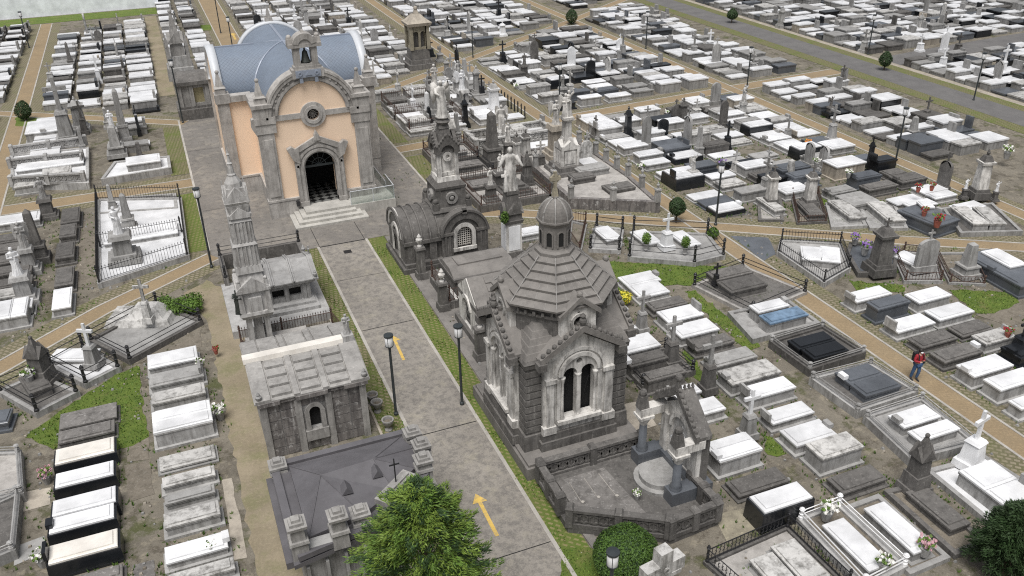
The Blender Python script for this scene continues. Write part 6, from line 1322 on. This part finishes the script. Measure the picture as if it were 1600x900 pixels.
for base, h, lb in (((331, 418), 4.85, 'grey lamp post beside the large white fenced plot'), ((619, 648), 4, 'grey lamp post beside the yellow arrow and panelled mausoleum'), ((722, 632), 4, 'grey lamp post beside the octagonal mausoleum gable'), ((1118, 352), 4, 'grey lamp post near the round topiary by the diagonal path'),
        ((1398, 258), 4.2, 'grey lamp post beside the black box tomb on the terrace'), ((874, 166), 3.7, 'grey lamp post behind the marble angels'), ((1009, 76), 3.9, 'thin lamp post in the far middle blocks'), ((1166, 145), 4.1, 'lamp post at the crossing of brick paths'), ((1356, 85), 4, 'lamp post beside the asphalt road near black tombs'), ((1521, 157), 4.1, 'lamp post beside the asphalt road and tall pale headstone'),
        ((46, 75), 4, 'lamp post at the corner of the white wall lawn'), ((286, 192), 5.3, 'lamp post beside the porticoed mausoleum'), ((739, 90), 3.8, 'lamp post at the brick crossing beyond the gothic shrine'), ((345, 52), 4.4, 'lamp post beside the path arrow behind the chapel'), ((363, 72), 3.2, 'shorter lamp post in front of the path arrow behind the chapel')):
    lamp(base, h=h, label=lb)
lamp((950, 1005), h=3.85, label='nearest lamp post beside the clipped round bush')
# ================================================================== TREES AND SHRUBS
def leaves(mb, c, rad, n, sz, shell=.55, seed=0, up=.2, lump=.18, nm=2, egg=0):
    r_ = random.Random(seed); lob = [(Vector((r_.gauss(0, 1), r_.gauss(0, 1), r_.gauss(0, 1))).normalized(), r_.uniform(.5, 1)) for _ in range(14)]
    for _ in range(n):
        d = Vector((r_.gauss(0, 1), r_.gauss(0, 1), r_.gauss(0, 1))).normalized(); b = 1+lump*(max(l[1]*max(0, d.dot(l[0]))**6 for l in lob)-.5)
        k = (shell+(1-shell)*r_.random()**.6)*b; w = 1-egg*max(-.2, d.z)
        p = Vector((c[0]+d.x*rad[0]*k*w, c[1]+d.y*rad[1]*k*w, c[2]+d.z*rad[2]*k)); s = sz*r_.uniform(.6, 1.3)
        nn = (d+Vector((r_.gauss(0, .5), r_.gauss(0, .5), r_.gauss(0, .5)+up))).normalized(); u = nn.orthogonal().normalized(); a = r_.uniform(0, 6.28); v = nn.cross(u); u, v = u*math.cos(a)+v*math.sin(a), v*math.cos(a)-u*math.sin(a)
        mb.add([tuple(p-u*s*.45), tuple(p+v*s), tuple(p+u*s*.45), tuple(p-v*s)], [(0, 1, 2, 3)], r_.choice((0,)*3+(1,)) if nm > 1 else 0)
def topiary(base, h, r, stem, label, mats=('leaf_dark', 'leaf_deep'), egg=.25, n=2600, sz=.07, name='topiary_tree', z=0):
    b = at(*base, z); t = thing(name, label, 'tree' if stem > .3 else 'bush', b); PLACED.append((b.x, b.y, .7))
    mb = MB(); mb.tube([(0, 0, 0), (0, 0, h*.7)], [.07, .05], 7); mb.build('trunk', 'trunk', t)
    mb = MB(); rz = (h-stem)/2; leaves(mb, (0, 0, stem+rz), (r, r, rz), n, sz, .7, hash(label) % 999, egg=egg, lump=.17); mb.build('crown', list(mats), t)
topiary((1056, 348), 1.75, .52, .5, 'dark egg-shaped topiary on a short stem beside the diagonal path')
topiary((1381, 110), 1.9, .62, .35, 'dark topiary tree on the verge of the asphalt road')
topiary((893, 38), 1.9, .75, .1, 'dome-shaped dark topiary among far pale tombs')
topiary((1143, 36), 1.7, .65, .4, 'dark round topiary beside the far end of the asphalt road')
topiary((41, 188), 1.75, .68, .1, 'dark clipped topiary at the corner of the two brick paths')
topiary((1113, 374), .8, .34, .1, 'small yellow-green ball shrub at the end of the white-cross plot', ('leaf_bush', 'leaf_mid'), n=900)
for px, lb in (((1009, 390), 'small potted shrub beside the white cross, nearer the single slab'), ((1070, 396), 'small potted shrub beside the white cross, nearer the lamp post')):
    b = at(*px, .3); t = thing('potted_shrub', lb, 'potted plant', b); mb = MB(); mb.lathe(0, 0, [(.12, 0), (.09, .08), (.14, .3), (.18, .36), (.14, .36)], 10); mb.build('pot', 'lgrey', t)
    mb = MB(); leaves(mb, (0, 0, .72), (.28, .28, .4), 700, .06, .3, 5, lump=.3); mb.build('crown', ['leaf_mid', 'leaf_bush'], t)
topiary((975, 905), 2.2, 1.12, .02, 'large clipped round bush beside the shrine enclosure', ('leaf_bush', 'leaf_deep'), egg=.12, n=30000, sz=.042, name='clipped_bush')
sb = thing('leafy_shrub', 'sprawling leafy shrub with yellow tips beside the old weathered plot', 'bush', at(283, 488)); mb = MB()
for i in range(9): leaves(mb, (R.uniform(-.8, .8), R.uniform(-.5, .5), .35+R.random()*.3), (.5, .45, .4), 500, .07, .3, i, lump=.4)
mb.build('foliage', ['leaf_mid', 'leaf_bush'], sb)
yb = thing('flowering_bush', 'bright yellow flowering bush beside the octagonal roof', 'bush', at(975, 478)); mb = MB(); leaves(mb, (0, 0, .5), (.42, .42, .4), 700, .07, .4, 3, lump=.4); mb.build('foliage', ['leaf_yel', 'leaf_mid'], yb)
wd = thing('cornice_weed', 'green weed tuft growing on the statue pillar cornice', 'plant', (7.75, -7.0, 2.85)); mb = MB(); leaves(mb, (0, 0, .3), (.25, .25, .45), 350, .08, .2, 3, lump=.5); mb.build('foliage', ['leaf_bush', 'leaf_mid'], wd)
# golden cypress in the foreground: drooping feathery sprays round a trunk
def cypress(base, h, rr, label, mats, seed, nsp=400, sz=1.0):
    r_ = random.Random(seed); t = thing('cypress_tree', label, 'tree', base); mb = MB(); mb.tube([(0, 0, 0), (.05, 0, h*.5), (0, .03, h*.93)], [.2, .13, .03], 8)
    B = MB()
    for i in range(nsp):
        f = r_.random()**.75; z = .35+(h-.55)*f; az = r_.uniform(0, 2*pi); ext = rr*(1-f**2.2)**.6*r_.uniform(.72, 1.12)+.12
        o = Vector((0, 0, z-.3*ext)); d = Vector((math.cos(az), math.sin(az), 0)); tip = d*ext+Vector((0, 0, z+r_.uniform(-.05, .4)))
        if i % 4 == 0: B.tube([tuple(o), tuple((o+tip)/2+Vector((0, 0, .12))), tuple(tip*.92)], [.035, .02, .008], 4)
        side = Vector((-d.y, d.x, 0))
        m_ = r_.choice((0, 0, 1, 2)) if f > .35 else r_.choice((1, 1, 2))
        for j in range(130):
            u = .25+.8*r_.random()**.6; c = o.lerp(tip, u)+Vector((0, 0, .18*math.sin(u*3)-.12*max(0, u-.75)*4*.5)); spread = .5*sz*(1.15-u)*r_.uniform(-1, 1)
            c = c+side*spread+Vector((0, 0, r_.uniform(-.16, .1))); dd = (d*1.0+side*r_.uniform(-.75, .75)+Vector((0, 0, r_.uniform(-.35, .75)))).normalized(); ln = r_.uniform(.055, .14)*sz; wv = dd.cross(Vector((r_.gauss(0, .5), r_.gauss(0, .5), 1))).normalized()*ln*.17
            k = m_ if r_.random() < .8 else r_.choice((0, 1, 2)); e = c+dd*ln
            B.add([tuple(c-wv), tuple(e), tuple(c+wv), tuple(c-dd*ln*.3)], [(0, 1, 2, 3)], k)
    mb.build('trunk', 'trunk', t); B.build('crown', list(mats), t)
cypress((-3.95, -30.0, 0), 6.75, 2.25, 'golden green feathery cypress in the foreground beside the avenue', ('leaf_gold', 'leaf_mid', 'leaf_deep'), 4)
cypress(at(1600, 800, 2.7).to_2d().to_3d(), 2.75, 1.05, 'dark evergreen tree at the edge of the frame beside kerbed graves', ('leaf_deep', 'leaf_dark', 'leaf_dark'), 9, 260)
# ================================================================== FLOWERS
for p, z, c, s, lb in (((345, 655), 0, 'fl_white', 1.7, 'white flower pot at the end of the large tall white tomb'), ((315, 575), .2, 'fl_white', 1.1, 'white flowers beside the grey-blue slab by the alley'), ((75, 755), 0, 'fl_pink', 1.5, 'pale pink flower pot beside the narrow black-based tomb'), ((68, 885), 0, 'fl_white', 1.5, 'white flower pot beside the nearest black-based cream tomb'),
        ((1178, 810), 0, 'fl_pink', 1.3, 'pink flower pot before the tall black tomb with white slab'), ((1443, 868), .25, 'fl_pink', 1.6, 'pink and white bouquet at the foot of the narrow white slab'), ((1290, 812), .3, 'fl_white', 1.8, 'mixed bouquet at the head of the chain-posted grave'), ((1378, 893), .3, 'fl_white', 1.5, 'white bouquet at the foot of the chain-posted grave'), ((1573, 528), .5, 'fl_red', 1.2, 'red bouquet beside the black cross'),
        ((1443, 338), .8, 'fl_red', 1.3, 'red flowers on the middle of the blue-grey polished tomb'), ((1463, 355), .8, 'fl_red', 1.8, 'large red bouquet on the near edge of the blue-grey polished tomb'), ((1434, 300), 1.0, 'fl_red', 1.2, 'red flowers in a vase at the head of the blue-grey polished tomb'), ((1455, 298), 1.0, 'fl_red', 1.2, 'second vase of red flowers at the head of the polished tomb'),
        ((1350, 398), .3, 'fl_purple', 1.8, 'purple flowers before the tall grey stele'), ((1395, 402), .3, 'fl_purple', 1.4, 'purple flowers on the far side of the tall grey stele'), ((1335, 382), .3, 'fl_purple', 1.5, 'purple flowers on the outer corner of the stele plot'), ((1325, 278), .8, 'fl_white', 1.3, 'white flowers on the dark polished tomb among dull slabs'), ((1275, 262), 1.1, 'fl_white', 1.4, 'white bouquet between the adjoining granite tombs'),
        ((1572, 248), .6, 'fl_white', 2.0, 'yellow and white bouquet on the black tomb at the frame edge'), ((48, 598), .6, 'fl_white', 1.6, 'white flowers on the dark box tomb in the railed plot'), ((333, 868), 0, 'fl_white', 1.2, 'potted plant at the end of the white slab by the alley'), ((966, 482), 0, 'fl_white', 1.0, 'pale flowers at the edge of the daisy lawn'), ((995, 780), .3, 'fl_white', .9, 'white planter box on the paved shrine enclosure'), ((338, 553), .2, 'fl_red', .9, 'red flowers at the head of the alley column'), ((1303, 560), 0, 'fl_orange', 1.2, 'orange flowers beside the posted dark double grave')):
    bouquet(p, z, c, s, lb)
# ================================================================== PERSON
pp = at(1428, 594); H_ = 1.62
person = thing('person', 'person in red jacket and jeans with white mask, standing on the brick path', 'person', pp, -.1)
def skin(name, pts, edges, rad, mat, root=0, sub=2, parent=person):
    me = bpy.data.meshes.new(name); me.from_pydata(pts, edges, []); o = bpy.data.objects.new(name, me); COL.objects.link(o); o.parent = parent; me.materials.append(M[mat])
    sk = o.modifiers.new('skin', 'SKIN'); sk.use_smooth_shade = True
    for i, v in enumerate(me.skin_vertices[0].data): v.radius = rad[i] if isinstance(rad[i], tuple) else (rad[i], rad[i]); v.use_root = (i == root)
    ss = o.modifiers.new('sub', 'SUBSURF'); ss.levels = ss.render_levels = sub; return o
P_ = [(0, 0, .88), (0, .01, 1.05), (0, 0, 1.24), (0, .0, 1.36), (0, -.01, 1.44), (0, -.02, 1.53), (0, -.02, 1.6),
      (.09, 0, .84), (.1, -.06, .47), (.1, .02, .09), (.1, -.1, .04), (-.09, 0, .84), (-.11, .06, .47), (-.11, .14, .1), (-.11, .03, .04),
      (.17, 0, 1.32), (.24, -.02, 1.08), (.08, -.22, 1.12), (.03, -.27, 1.14), (-.17, 0, 1.32), (-.25, -.02, 1.08), (-.09, -.22, 1.1), (-.04, -.27, 1.13)]
E_ = [(0, 1), (1, 2), (2, 3), (3, 4), (4, 5), (5, 6), (0, 7), (7, 8), (8, 9), (9, 10), (0, 11), (11, 12), (12, 13), (13, 14), (2, 15), (15, 16), (16, 17), (17, 18), (2, 19), (19, 20), (20, 21), (21, 22)]
R_ = [(.13, .1), (.13, .1), (.14, .1), (.06, .06), (.05, .05), (.078, .09), (.06, .07), .085, .058, .04, .035, .085, .058, .04, .035, .055, .045, .033, .03, .055, .045, .033, .03]
body = skin('body', P_, E_, R_, 'skin')
up_ = [0, 1, 2, 3, 15, 16, 17, 19, 20, 21]; ix = {v: i for i, v in enumerate(up_)}
skin('jacket', [P_[i] for i in up_], [(ix[a], ix[b]) for a, b in E_ if a in ix and b in ix], [(.155, .125), (.15, .12), (.165, .125), (.085, .08), .078, .066, .05, .078, .066, .05], 'jacket')
lo_ = [0, 7, 8, 9, 11, 12, 13]; ix = {v: i for i, v in enumerate(lo_)}
skin('trousers', [P_[i] for i in lo_], [(ix[a], ix[b]) for a, b in E_ if a in ix and b in ix], [(.15, .12), .1, .075, .06, .1, .075, .06], 'jeans')
for s, k in ((1, 9), (-1, 13)): skin('shoe', [P_[k], P_[k+1], (P_[k+1][0], P_[k+1][1]-.1, .035)], [(0, 1), (1, 2)], [.05, .048, .04], 'strap', 0, 1)
mb = MB(); mb.ball((0, .005, 1.565), .102, 12); o = mb.build('hair', 'hair', person, True)
mb = MB(); mb.ball((0, -.075, 1.5), .062, 10, 0, .8); mb.build('face_mask', 'mask', person, True)
mb = MB()
for s in (-1, 1): mb.tube([(s*.1, .1, 1.38), (s*.11, -.1, 1.37), (s*.12, -.155, 1.2), (s*.13, -.1, 1.0)], .024, 5)
mb.box(-.15, .15, .12, .28, .95, 1.36, 0, True); mb.build('backpack', 'strap', person)
mb = MB()
for s in (-1, 1):
    for k in range(4): mb.tube([(s*.035, -.28, 1.15-k*.016), (s*.005, -.315, 1.155-k*.016), (-s*.02, -.31, 1.16-k*.016)], [.009, .008, .006], 5)
    mb.tube([(s*.035, -.27, 1.16), (s*.015, -.29, 1.195)], [.01, .007], 5)
mb.build('fingers', 'skin', body); mb = MB(); mb.box(-.05, .05, -.33, -.29, 1.1, 1.19, 0, True); mb.lathe(0, -.31, [(.025, 1.1), (.02, 1.08)], 8); ph = mb.build('camera', 'strap'); ph.parent = person
mb = MB()
for s in (-1, 1): mb.ball((s*.03, -.1, 1.555), .011, 6)
mb.build('eyes', 'hair', body)
# ================================================================== ROWS OF TOMBS IN THE FARTHER BLOCKS
SEG = [((20.7, -70), (20.7, 120), 1.5), ((-20.2, -70), (-20.2, 79), 1.6), ((39.8, -60), (39.8, 120), 1.3), ((0, 29.5), (0, 110), 1.9), ((-7.5, 14.1), (-19.6, 14.1), 1.7), ((7.5, 14.6), (20.1, 15.7), 1.6), ((21.3, 16.1), (39.3, 17.6), 1.6), ((40.4, 17.7), (52.6, 18.4), 1.5),
       ((-7.3, 1.35), (-17.75, -6.8), 1.5), ((-17.75, -6.8), (-40, -24), 1.5), ((-7, 28.6), (-18.7, 36.5), 1.5), ((-18.7, 36.5), (-40, 50), 1.5), ((7.1, 1.7), (21.6, -7.2), 1.6), ((21.6, -7.2), (60, -32), 1.6), ((7, 28.2), (22.6, 39), 1.5), ((22.6, 39), (60, 66), 1.5), ((55.2, -80), (55.2, 200), 4.4), ((-7.9, 38), (-7.9, 78), .9)]
def clear(x, y, r):
    for a, b, w in SEG:
        A, B, P = Vector(a), Vector(b), Vector((x, y)); d = B-A; t = max(0, min(1, (P-A).dot(d)/d.length_squared))
        if (A+d*t-P).length < w+r*.9: return False
    if -8.9 < x < 8.9 and 0 < y < 29: return False
    return all((x-p[0])**2+(y-p[1])**2 > (p[2]+r)**2*.8 for p in PLACED)
def inview(x, y, mg=40):
    d = Vector((x, y, .5))-CAM; z = d.dot(FW); 
    if z < 1: return False
    u = 800+FOC*d.dot(RT)/z; v = 450-FOC*d.dot(UP)/z; return -mg < u < 1600+mg and -mg < v < 900+mg
far = MB(); FM = ['white', 'lgrey', 'grey', 'dark', 'black', 'slate', 'beige', 'stained']; fi = {m: i for i, m in enumerate(FM)}
CAP = 262
def spawn(x, y, L, W, h, sty, ang, row, k, along_y=False):
    if ang == 0 and along_y: ang = pi/2
    if NT[0] < CAP and row:
        tomb(x, y, L, W, h, sty, '%s, %s from front in %s' % (STY[sty][2], ORD[k], row), ang, row.replace('the ', '', 1), raised=R.random() < .5, double=W > 1.45); return True
    b, s, _ = STY[sty]; s = {'cream': 'white', 'blue': 'slate'}.get(s, s); far.M = Matrix.Translation((x, y, 0)) @ Matrix.Rotation(ang, 4, 'Z')
    far.box(-L/2, L/2, -W/2, W/2, 0, h-.12, fi[b]); far.box(-L/2-.04, L/2+.04, -W/2-.04, W/2+.04, h-.12, h, fi[s]); far.M = Matrix.Identity(4)
    if R.random() < .25: far.M = Matrix.Translation((x, y, 0)) @ Matrix.Rotation(ang, 4, 'Z'); far.box(L/2-.2, L/2, -W*.3, W*.3, h, h+R.uniform(.2, 1.0), fi[b]); far.M = Matrix.Identity(4)
    return False
WT = ['w']*9+['ww']*3+['wk']*2+['wb', 'wg', 'wg']+['m']*4+['g']*3+['k']*2+['d']*3+['gg']*5
MONO = {'n': 0}
def mono(x, y, where, near=True):
    """one small upright monument among the rows"""
    MONO['n'] += 1; k = R.choice(['cross', 'cross', 'cross', 'obelisk', 'head', 'statue', 'pillar', 'head']); m = R.choice(['lgrey', 'grey', 'dark', 'white', 'stained', 'black', 'lgrey']); h = R.uniform(1.5, 2.9); mm = {'lgrey': 'pale grey', 'grey': 'grey', 'dark': 'dark stone', 'white': 'white marble', 'stained': 'mottled marble', 'black': 'black granite'}[m]
    kn = {'cross': 'pedestal with cross', 'obelisk': 'obelisk', 'head': 'headstone', 'statue': 'pedestal with robed figure', 'pillar': 'pillar with finial'}[k]
    return monument(k, (x, y), h, m, '%s %s %s' % (mm, kn, where), R.choice((0, pi/2)), 0, px=False, w=R.uniform(.6, .95), top=R.choice(['cross', 'wings', 'urn']) if k != 'head' else R.choice(['cross', 'none']))
def row(xc, y0, y1, L, name, wts=WT, W=(.85, 1.15), gap=(.05, .3), pm=.07, hh=(.4, .95), along='y', ang=0, turn=False):
    """a file of tombs advancing along y (long sides along x), nearest first"""
    y = y0; k = 0; nm_ = 0
    while y < y1:
        w = R.uniform(*W); s = R.choice(wts); h = R.uniform(*hh) if R.random() < .75 else R.uniform(.2, .4)
        dbl = R.random() < .14; w *= 1.75 if dbl else 1
        x = xc+R.uniform(-.06, .06); yc = y+w/2; l = L*R.uniform(.92, 1.08)
        if clear(x, yc, .55) and inview(x, yc):
            if spawn(x, yc, l, w, h, s, ang, name, k, turn):
                k += 1
                if R.random() < .06 and k < 27:
                    cc = R.choice(['fl_white', 'fl_white', 'fl_pink', 'fl_red', 'fl_orange', 'fl_purple']); fl_(x-l*.5-.15, yc, cc, '%s flowers beside the %s tomb in %s' % (cc[3:], ORD[k-1], name))
                if R.random() < pm*2: mono(x+l*.5+.12, yc, 'in %s' % name)
        y += w+R.uniform(*gap)+(.9 if R.random() < .05 else 0)
def fl_(x, y, cc, lb):
    t = thing('flower_pot', lb, 'flowers', (x, y)); mb = MB(); mb.fr(0, 0, 0, .2, .2, .2, .26, .26); mb.build('pot', 'lgrey', t); mb = MB()
    for i in range(26): q = Vector((R.gauss(0, .13), R.gauss(0, .13), .3+R.random()*.2)); u = Vector((R.gauss(0, 1), R.gauss(0, 1), R.gauss(0, 1))).normalized()*.08; v = u.orthogonal(); mb.add([tuple(q+u), tuple(q+v), tuple(q-u), tuple(q-v)], [(0, 1, 2, 3)], 0 if i % 3 else 1)
    mb.build('blooms', [cc, 'leaf_mid'], t)
# terrace block right of the long brick path (between the diagonal and the cross path)
row(23.4, -6, 15.2, 2.0, 'the file lining the long brick path')
row(26.0, -6, 15.4, 2.0, 'the second file from the long brick path')
row(28.9, -9, 15.6, 2.0, 'the third file from the long brick path')
row(31.5, -9, 15.8, 2.0, 'the fourth file from the long brick path')
row(34.4, -12, 16, 2.0, 'the fifth file from the long brick path')
row(37.2, -12, 16.2, 2.0, 'the file before the second long path')
# block beyond the cross path
row(23.3, 18.3, 37, 2.0, 'the path-side file beyond the cross path')
row(25.9, 18.3, 39, 2.0, 'the second file beyond the cross path')
row(28.8, 18.4, 41, 2.0, 'the third file beyond the cross path')
# alongside the chapel, far side
row(10.3, 17, 30, 2.0, 'the file beside the chapel flank', wts=['w', 'ww', 'm', 'gg', 'd', 'wb', 'm'], pm=.3)
row(13.0, 17, 32, 2.0, 'the second file from the chapel flank', wts=['w', 'ww', 'm', 'gg', 'd', 'wb', 'm'], pm=.25)
row(15.8, 17, 34, 2.0, 'the third file from the chapel flank', wts=['w', 'ww', 'm', 'gg', 'd', 'wb', 'm'], pm=.25)
row(18.2, 17.2, 36, 1.7, 'the chapel-side file along the long path', wts=['w', 'ww', 'm', 'gg', 'd'], pm=.2)
row(18.2, 2, 14, 1.7, 'the white file before the urn terrace', wts=['w', 'ww', 'm'], pm=.3)
row(15.8, 4, 14, 1.8, 'the inner file before the urn terrace', wts=['w', 'ww', 'm', 'gg'], pm=.3)
# left block behind the broad family plot and beyond
row(-17.2, 37.5, 70, 2.1, 'the outer file below the white wall', pm=.12)
row(-14.6, 35.5, 72, 1.9, 'the second file below the white wall', pm=.1)
row(-12.3, 34, 72, 1.9, 'the third file below the white wall', pm=.1)
row(-9.9, 33, 74, 2.2, 'the alley file below the white wall', wts=['w', 'w', 'wg', 'w', 'k', 'm'], gap=(.05, .2))
row(-17.3, 17, 34, 2.0, 'the path file behind the family plot', wts=['w', 'ww', 'm', 'gg'], pm=.15)
row(-11, 22.5, 30, 2.0, 'the plaza file behind the low white plot', wts=['m', 'gg', 'd', 'w'], pm=.15)
# road block
row(42.9, -4, 16.2, 2.0, 'the first file past the second long path')
row(45.5, -4, 16.4, 2.0, 'the second file past the second long path')
row(48.2, -4, 16.6, 2.0, 'the file before the road verge')
row(50.6, -4, 16.8, 1.9, 'the verge file beside the road')
# far blocks: too many and too small to count, one mass
for xc in (31.5, 34.3, 37.2): row(xc, 19, 46, 2.0, None)
for xc in (42.4, 45.0, 47.8, 50.5): row(xc, 20, 56, 2.0, None)
for xc in [22.8+2.65*i for i in range(12)]: row(xc, 42, 112, 2.0, None)
for xc in [3.2+2.6*i for i in range(6)]: row(xc, 33, 108, 2.0, None, wts=['w', 'ww', 'm', 'gg', 'd', 'wb'])
for xc in [-6+2.5*i for i in range(2)]: row(xc, 36, 110, 1.8, None)
for xc in [60.8+2.6*i for i in range(19)]: row(xc, -10, 16.8+(xc-60)*.05, 2.0, None); row(xc, 22.2+(xc-60)*.04, 130, 2.0, None)
for xc in [-22.8-2.5*i for i in range(8)]: row(xc, -5, 76, 2.0, None, wts=['w', 'w', 'ww', 'wk', 'k', 'd', 'gg'])
o = far.build('distant_tombs', FM); o['kind'] = 'stuff'; o['label'] = 'mass of small white, grey and black tombs in the far blocks'
# upright monuments scattered through the far blocks
spots = [((x0, x1), (y0, y1), n, wh) for (x0, x1), (y0, y1), n, wh in (((9, 19), (17, 34), 12, 'beside the chapel flank'), ((2.5, 19), (36, 90), 22, 'in the blocks behind the chapel'), ((22, 38), (20, 60), 12, 'beyond the cross path'), ((41, 52), (0, 50), 8, 'near the asphalt road'), ((59.5, 90), (-5, 80), 12, 'across the asphalt road'), ((-19, -9), (34, 76), 9, 'below the white wall'), ((-19, -9.5), (16, 30), 6, 'behind the broad family plot'), ((22, 39), (-4, 15), 8, 'in the terrace beyond the long path'))]
for (x0, x1), (y0, y1), n, wh in spots:
    c = 0
    for _ in range(n*6):
        x, y = R.uniform(x0, x1), R.uniform(y0, y1)
        if c < n and inview(x, y, -20) and clear(x, y, .1) or (c < n and R.random() < .1 and inview(x, y, -20) and not any((x-p[0])**2+(y-p[1])**2 < .3 for p in PLACED)):
            mono(x, y, wh); c += 1
# broken stone and tufts littering the bare ground between the graves
rb = MB(); gt = MB(); r9 = random.Random(3)
for _ in range(60000):
    x = r9.uniform(-22, 34); y = r9.uniform(-34, 18)
    if len(rb.f) > 9000: break
    if -9 < x < 2.8 or not inview(x, y, 5) or not all((Vector(b_)-Vector(a_)).length < 1 or abs((Vector((x, y))-Vector(a_)).cross(Vector(b_)-Vector(a_)) if False else ((x-a_[0])*(b_[1]-a_[1])-(y-a_[1])*(b_[0]-a_[0]))/(Vector(b_)-Vector(a_)).length) > w_*.6 for a_, b_, w_ in SEG): continue
    if math.sin(x*1.3+y*.7)+math.sin(y*1.9-x*.6)+r9.uniform(-1, 1) < .1: continue
    s_ = r9.uniform(.02, .075)
    if r9.random() < .6: rb.fr(x, y, .0, .02+s_*.8, s_*2, s_*r9.uniform(1, 2.4), s_*1.3, s_*1.2, r9.choice((0, 0, 1, 2)))
    else:
        for _k in range(5): a_ = r9.uniform(0, 6.28); d_ = .03; gt.add([(x+d_*math.cos(a_), y+d_*math.sin(a_), 0), (x-d_*math.cos(a_), y-d_*math.sin(a_), 0), (x+r9.uniform(-.09, .09), y+r9.uniform(-.09, .09), r9.uniform(.06, .2))], [(0, 1, 2)], r9.choice((0, 1)))
for px_, py_, pr_ in PLACED:
    if py_ > 12 or not inview(px_, py_, 5): continue
    for _ in range(34):
        a_ = r9.uniform(0, 6.28); x = px_+math.cos(a_)*pr_*1.75*r9.uniform(.95, 1.25); y = py_+math.sin(a_)*pr_*1.15*r9.uniform(.95, 1.2); m_ = r9.choice((0, 1))
        if not clear(x, y, -.45): continue
        for _k in range(3): d_ = .03; b_ = r9.uniform(0, 6.28); gt.add([(x+d_*math.cos(b_), y+d_*math.sin(b_), 0), (x-d_*math.cos(b_), y-d_*math.sin(b_), 0), (x+r9.uniform(-.08, .08), y+r9.uniform(-.08, .08), r9.uniform(.05, .17))], [(0, 1, 2)], m_)
def inside(x, y, P):
    c = False
    for i in range(len(P)):
        (x1, y1), (x2, y2) = P[i], P[i-1]
        if (y1 > y) != (y2 > y) and x < (x2-x1)*(y-y1)/(y2-y1)+x1: c = not c
    return c
areas = [[(v.co.x, v.co.y) for v in ob.data.vertices] for ob in bpy.data.objects if ob.name.startswith('lawn')]+[rect(1.5, 2.52, -34, -.1), rect(-2.52, -1.5, -34, -.1)]
for P in areas:
    x0, x1, y0, y1 = min(p[0] for p in P), max(p[0] for p in P), min(p[1] for p in P), max(p[1] for p in P)
    if y0 > 15: continue
    for _ in range(min(3500, int((x1-x0)*(y1-y0)*90))):
        x, y = r9.uniform(x0, x1), r9.uniform(y0, y1)
        if not inside(x, y, P): continue
        if len(P) == 4 and math.sin(x*3+y*1.7)+math.sin(y*2.3)+r9.uniform(-.6, .6) < .3: continue
        b_ = r9.uniform(0, 6.28); d_ = .035; gt.add([(x+d_*math.cos(b_), y+d_*math.sin(b_), .01), (x-d_*math.cos(b_), y-d_*math.sin(b_), .01), (x+r9.uniform(-.06, .06), y+r9.uniform(-.06, .06), r9.uniform(.05, .11))], [(0, 1, 2)], r9.choice((0, 1, 2)))
o = rb.build('rubble', ['grey', 'soil', 'beige']); o['kind'] = 'stuff'; o['label'] = 'loose stones littering the bare ground between graves'
o = gt.build('grass', ['leaf_bush', 'leaf_mid', 'leaf_gold']); o['kind'] = 'stuff'; o['label'] = 'weed tufts growing between the graves'
# white wall closing the far side
wl = thing('boundary_wall', 'long whitewashed boundary wall behind the far lawn', 'wall', (-30, 84.5))
mb = MB(); mb.box(-60, 23.5, 0, .6, 0, 5.5); mb.build('wall', 'wall', wl); mb = MB(); mb.box(-60, 23.5, -.08, .68, 5.5, 5.7); mb.build('coping', 'kerb', wl)
# make labels single things out: a repeated label gets its neighbour's place in the picture from near to far
for lb, names in list(LABELS.items()):
    if len(names) > 1:
        obs = [bpy.data.objects[n] for n in names]
        if obs[0].get('group', '').startswith(('urn posts', 'urns', 'bollards')): continue
        obs.sort(key=lambda o: o.location.y)
        for i, o in enumerate(obs):
            o['label'] = '%s, %s nearest' % (lb, ORD[i]) if i < len(ORD) else lb+', far back'; o['group'] = lb
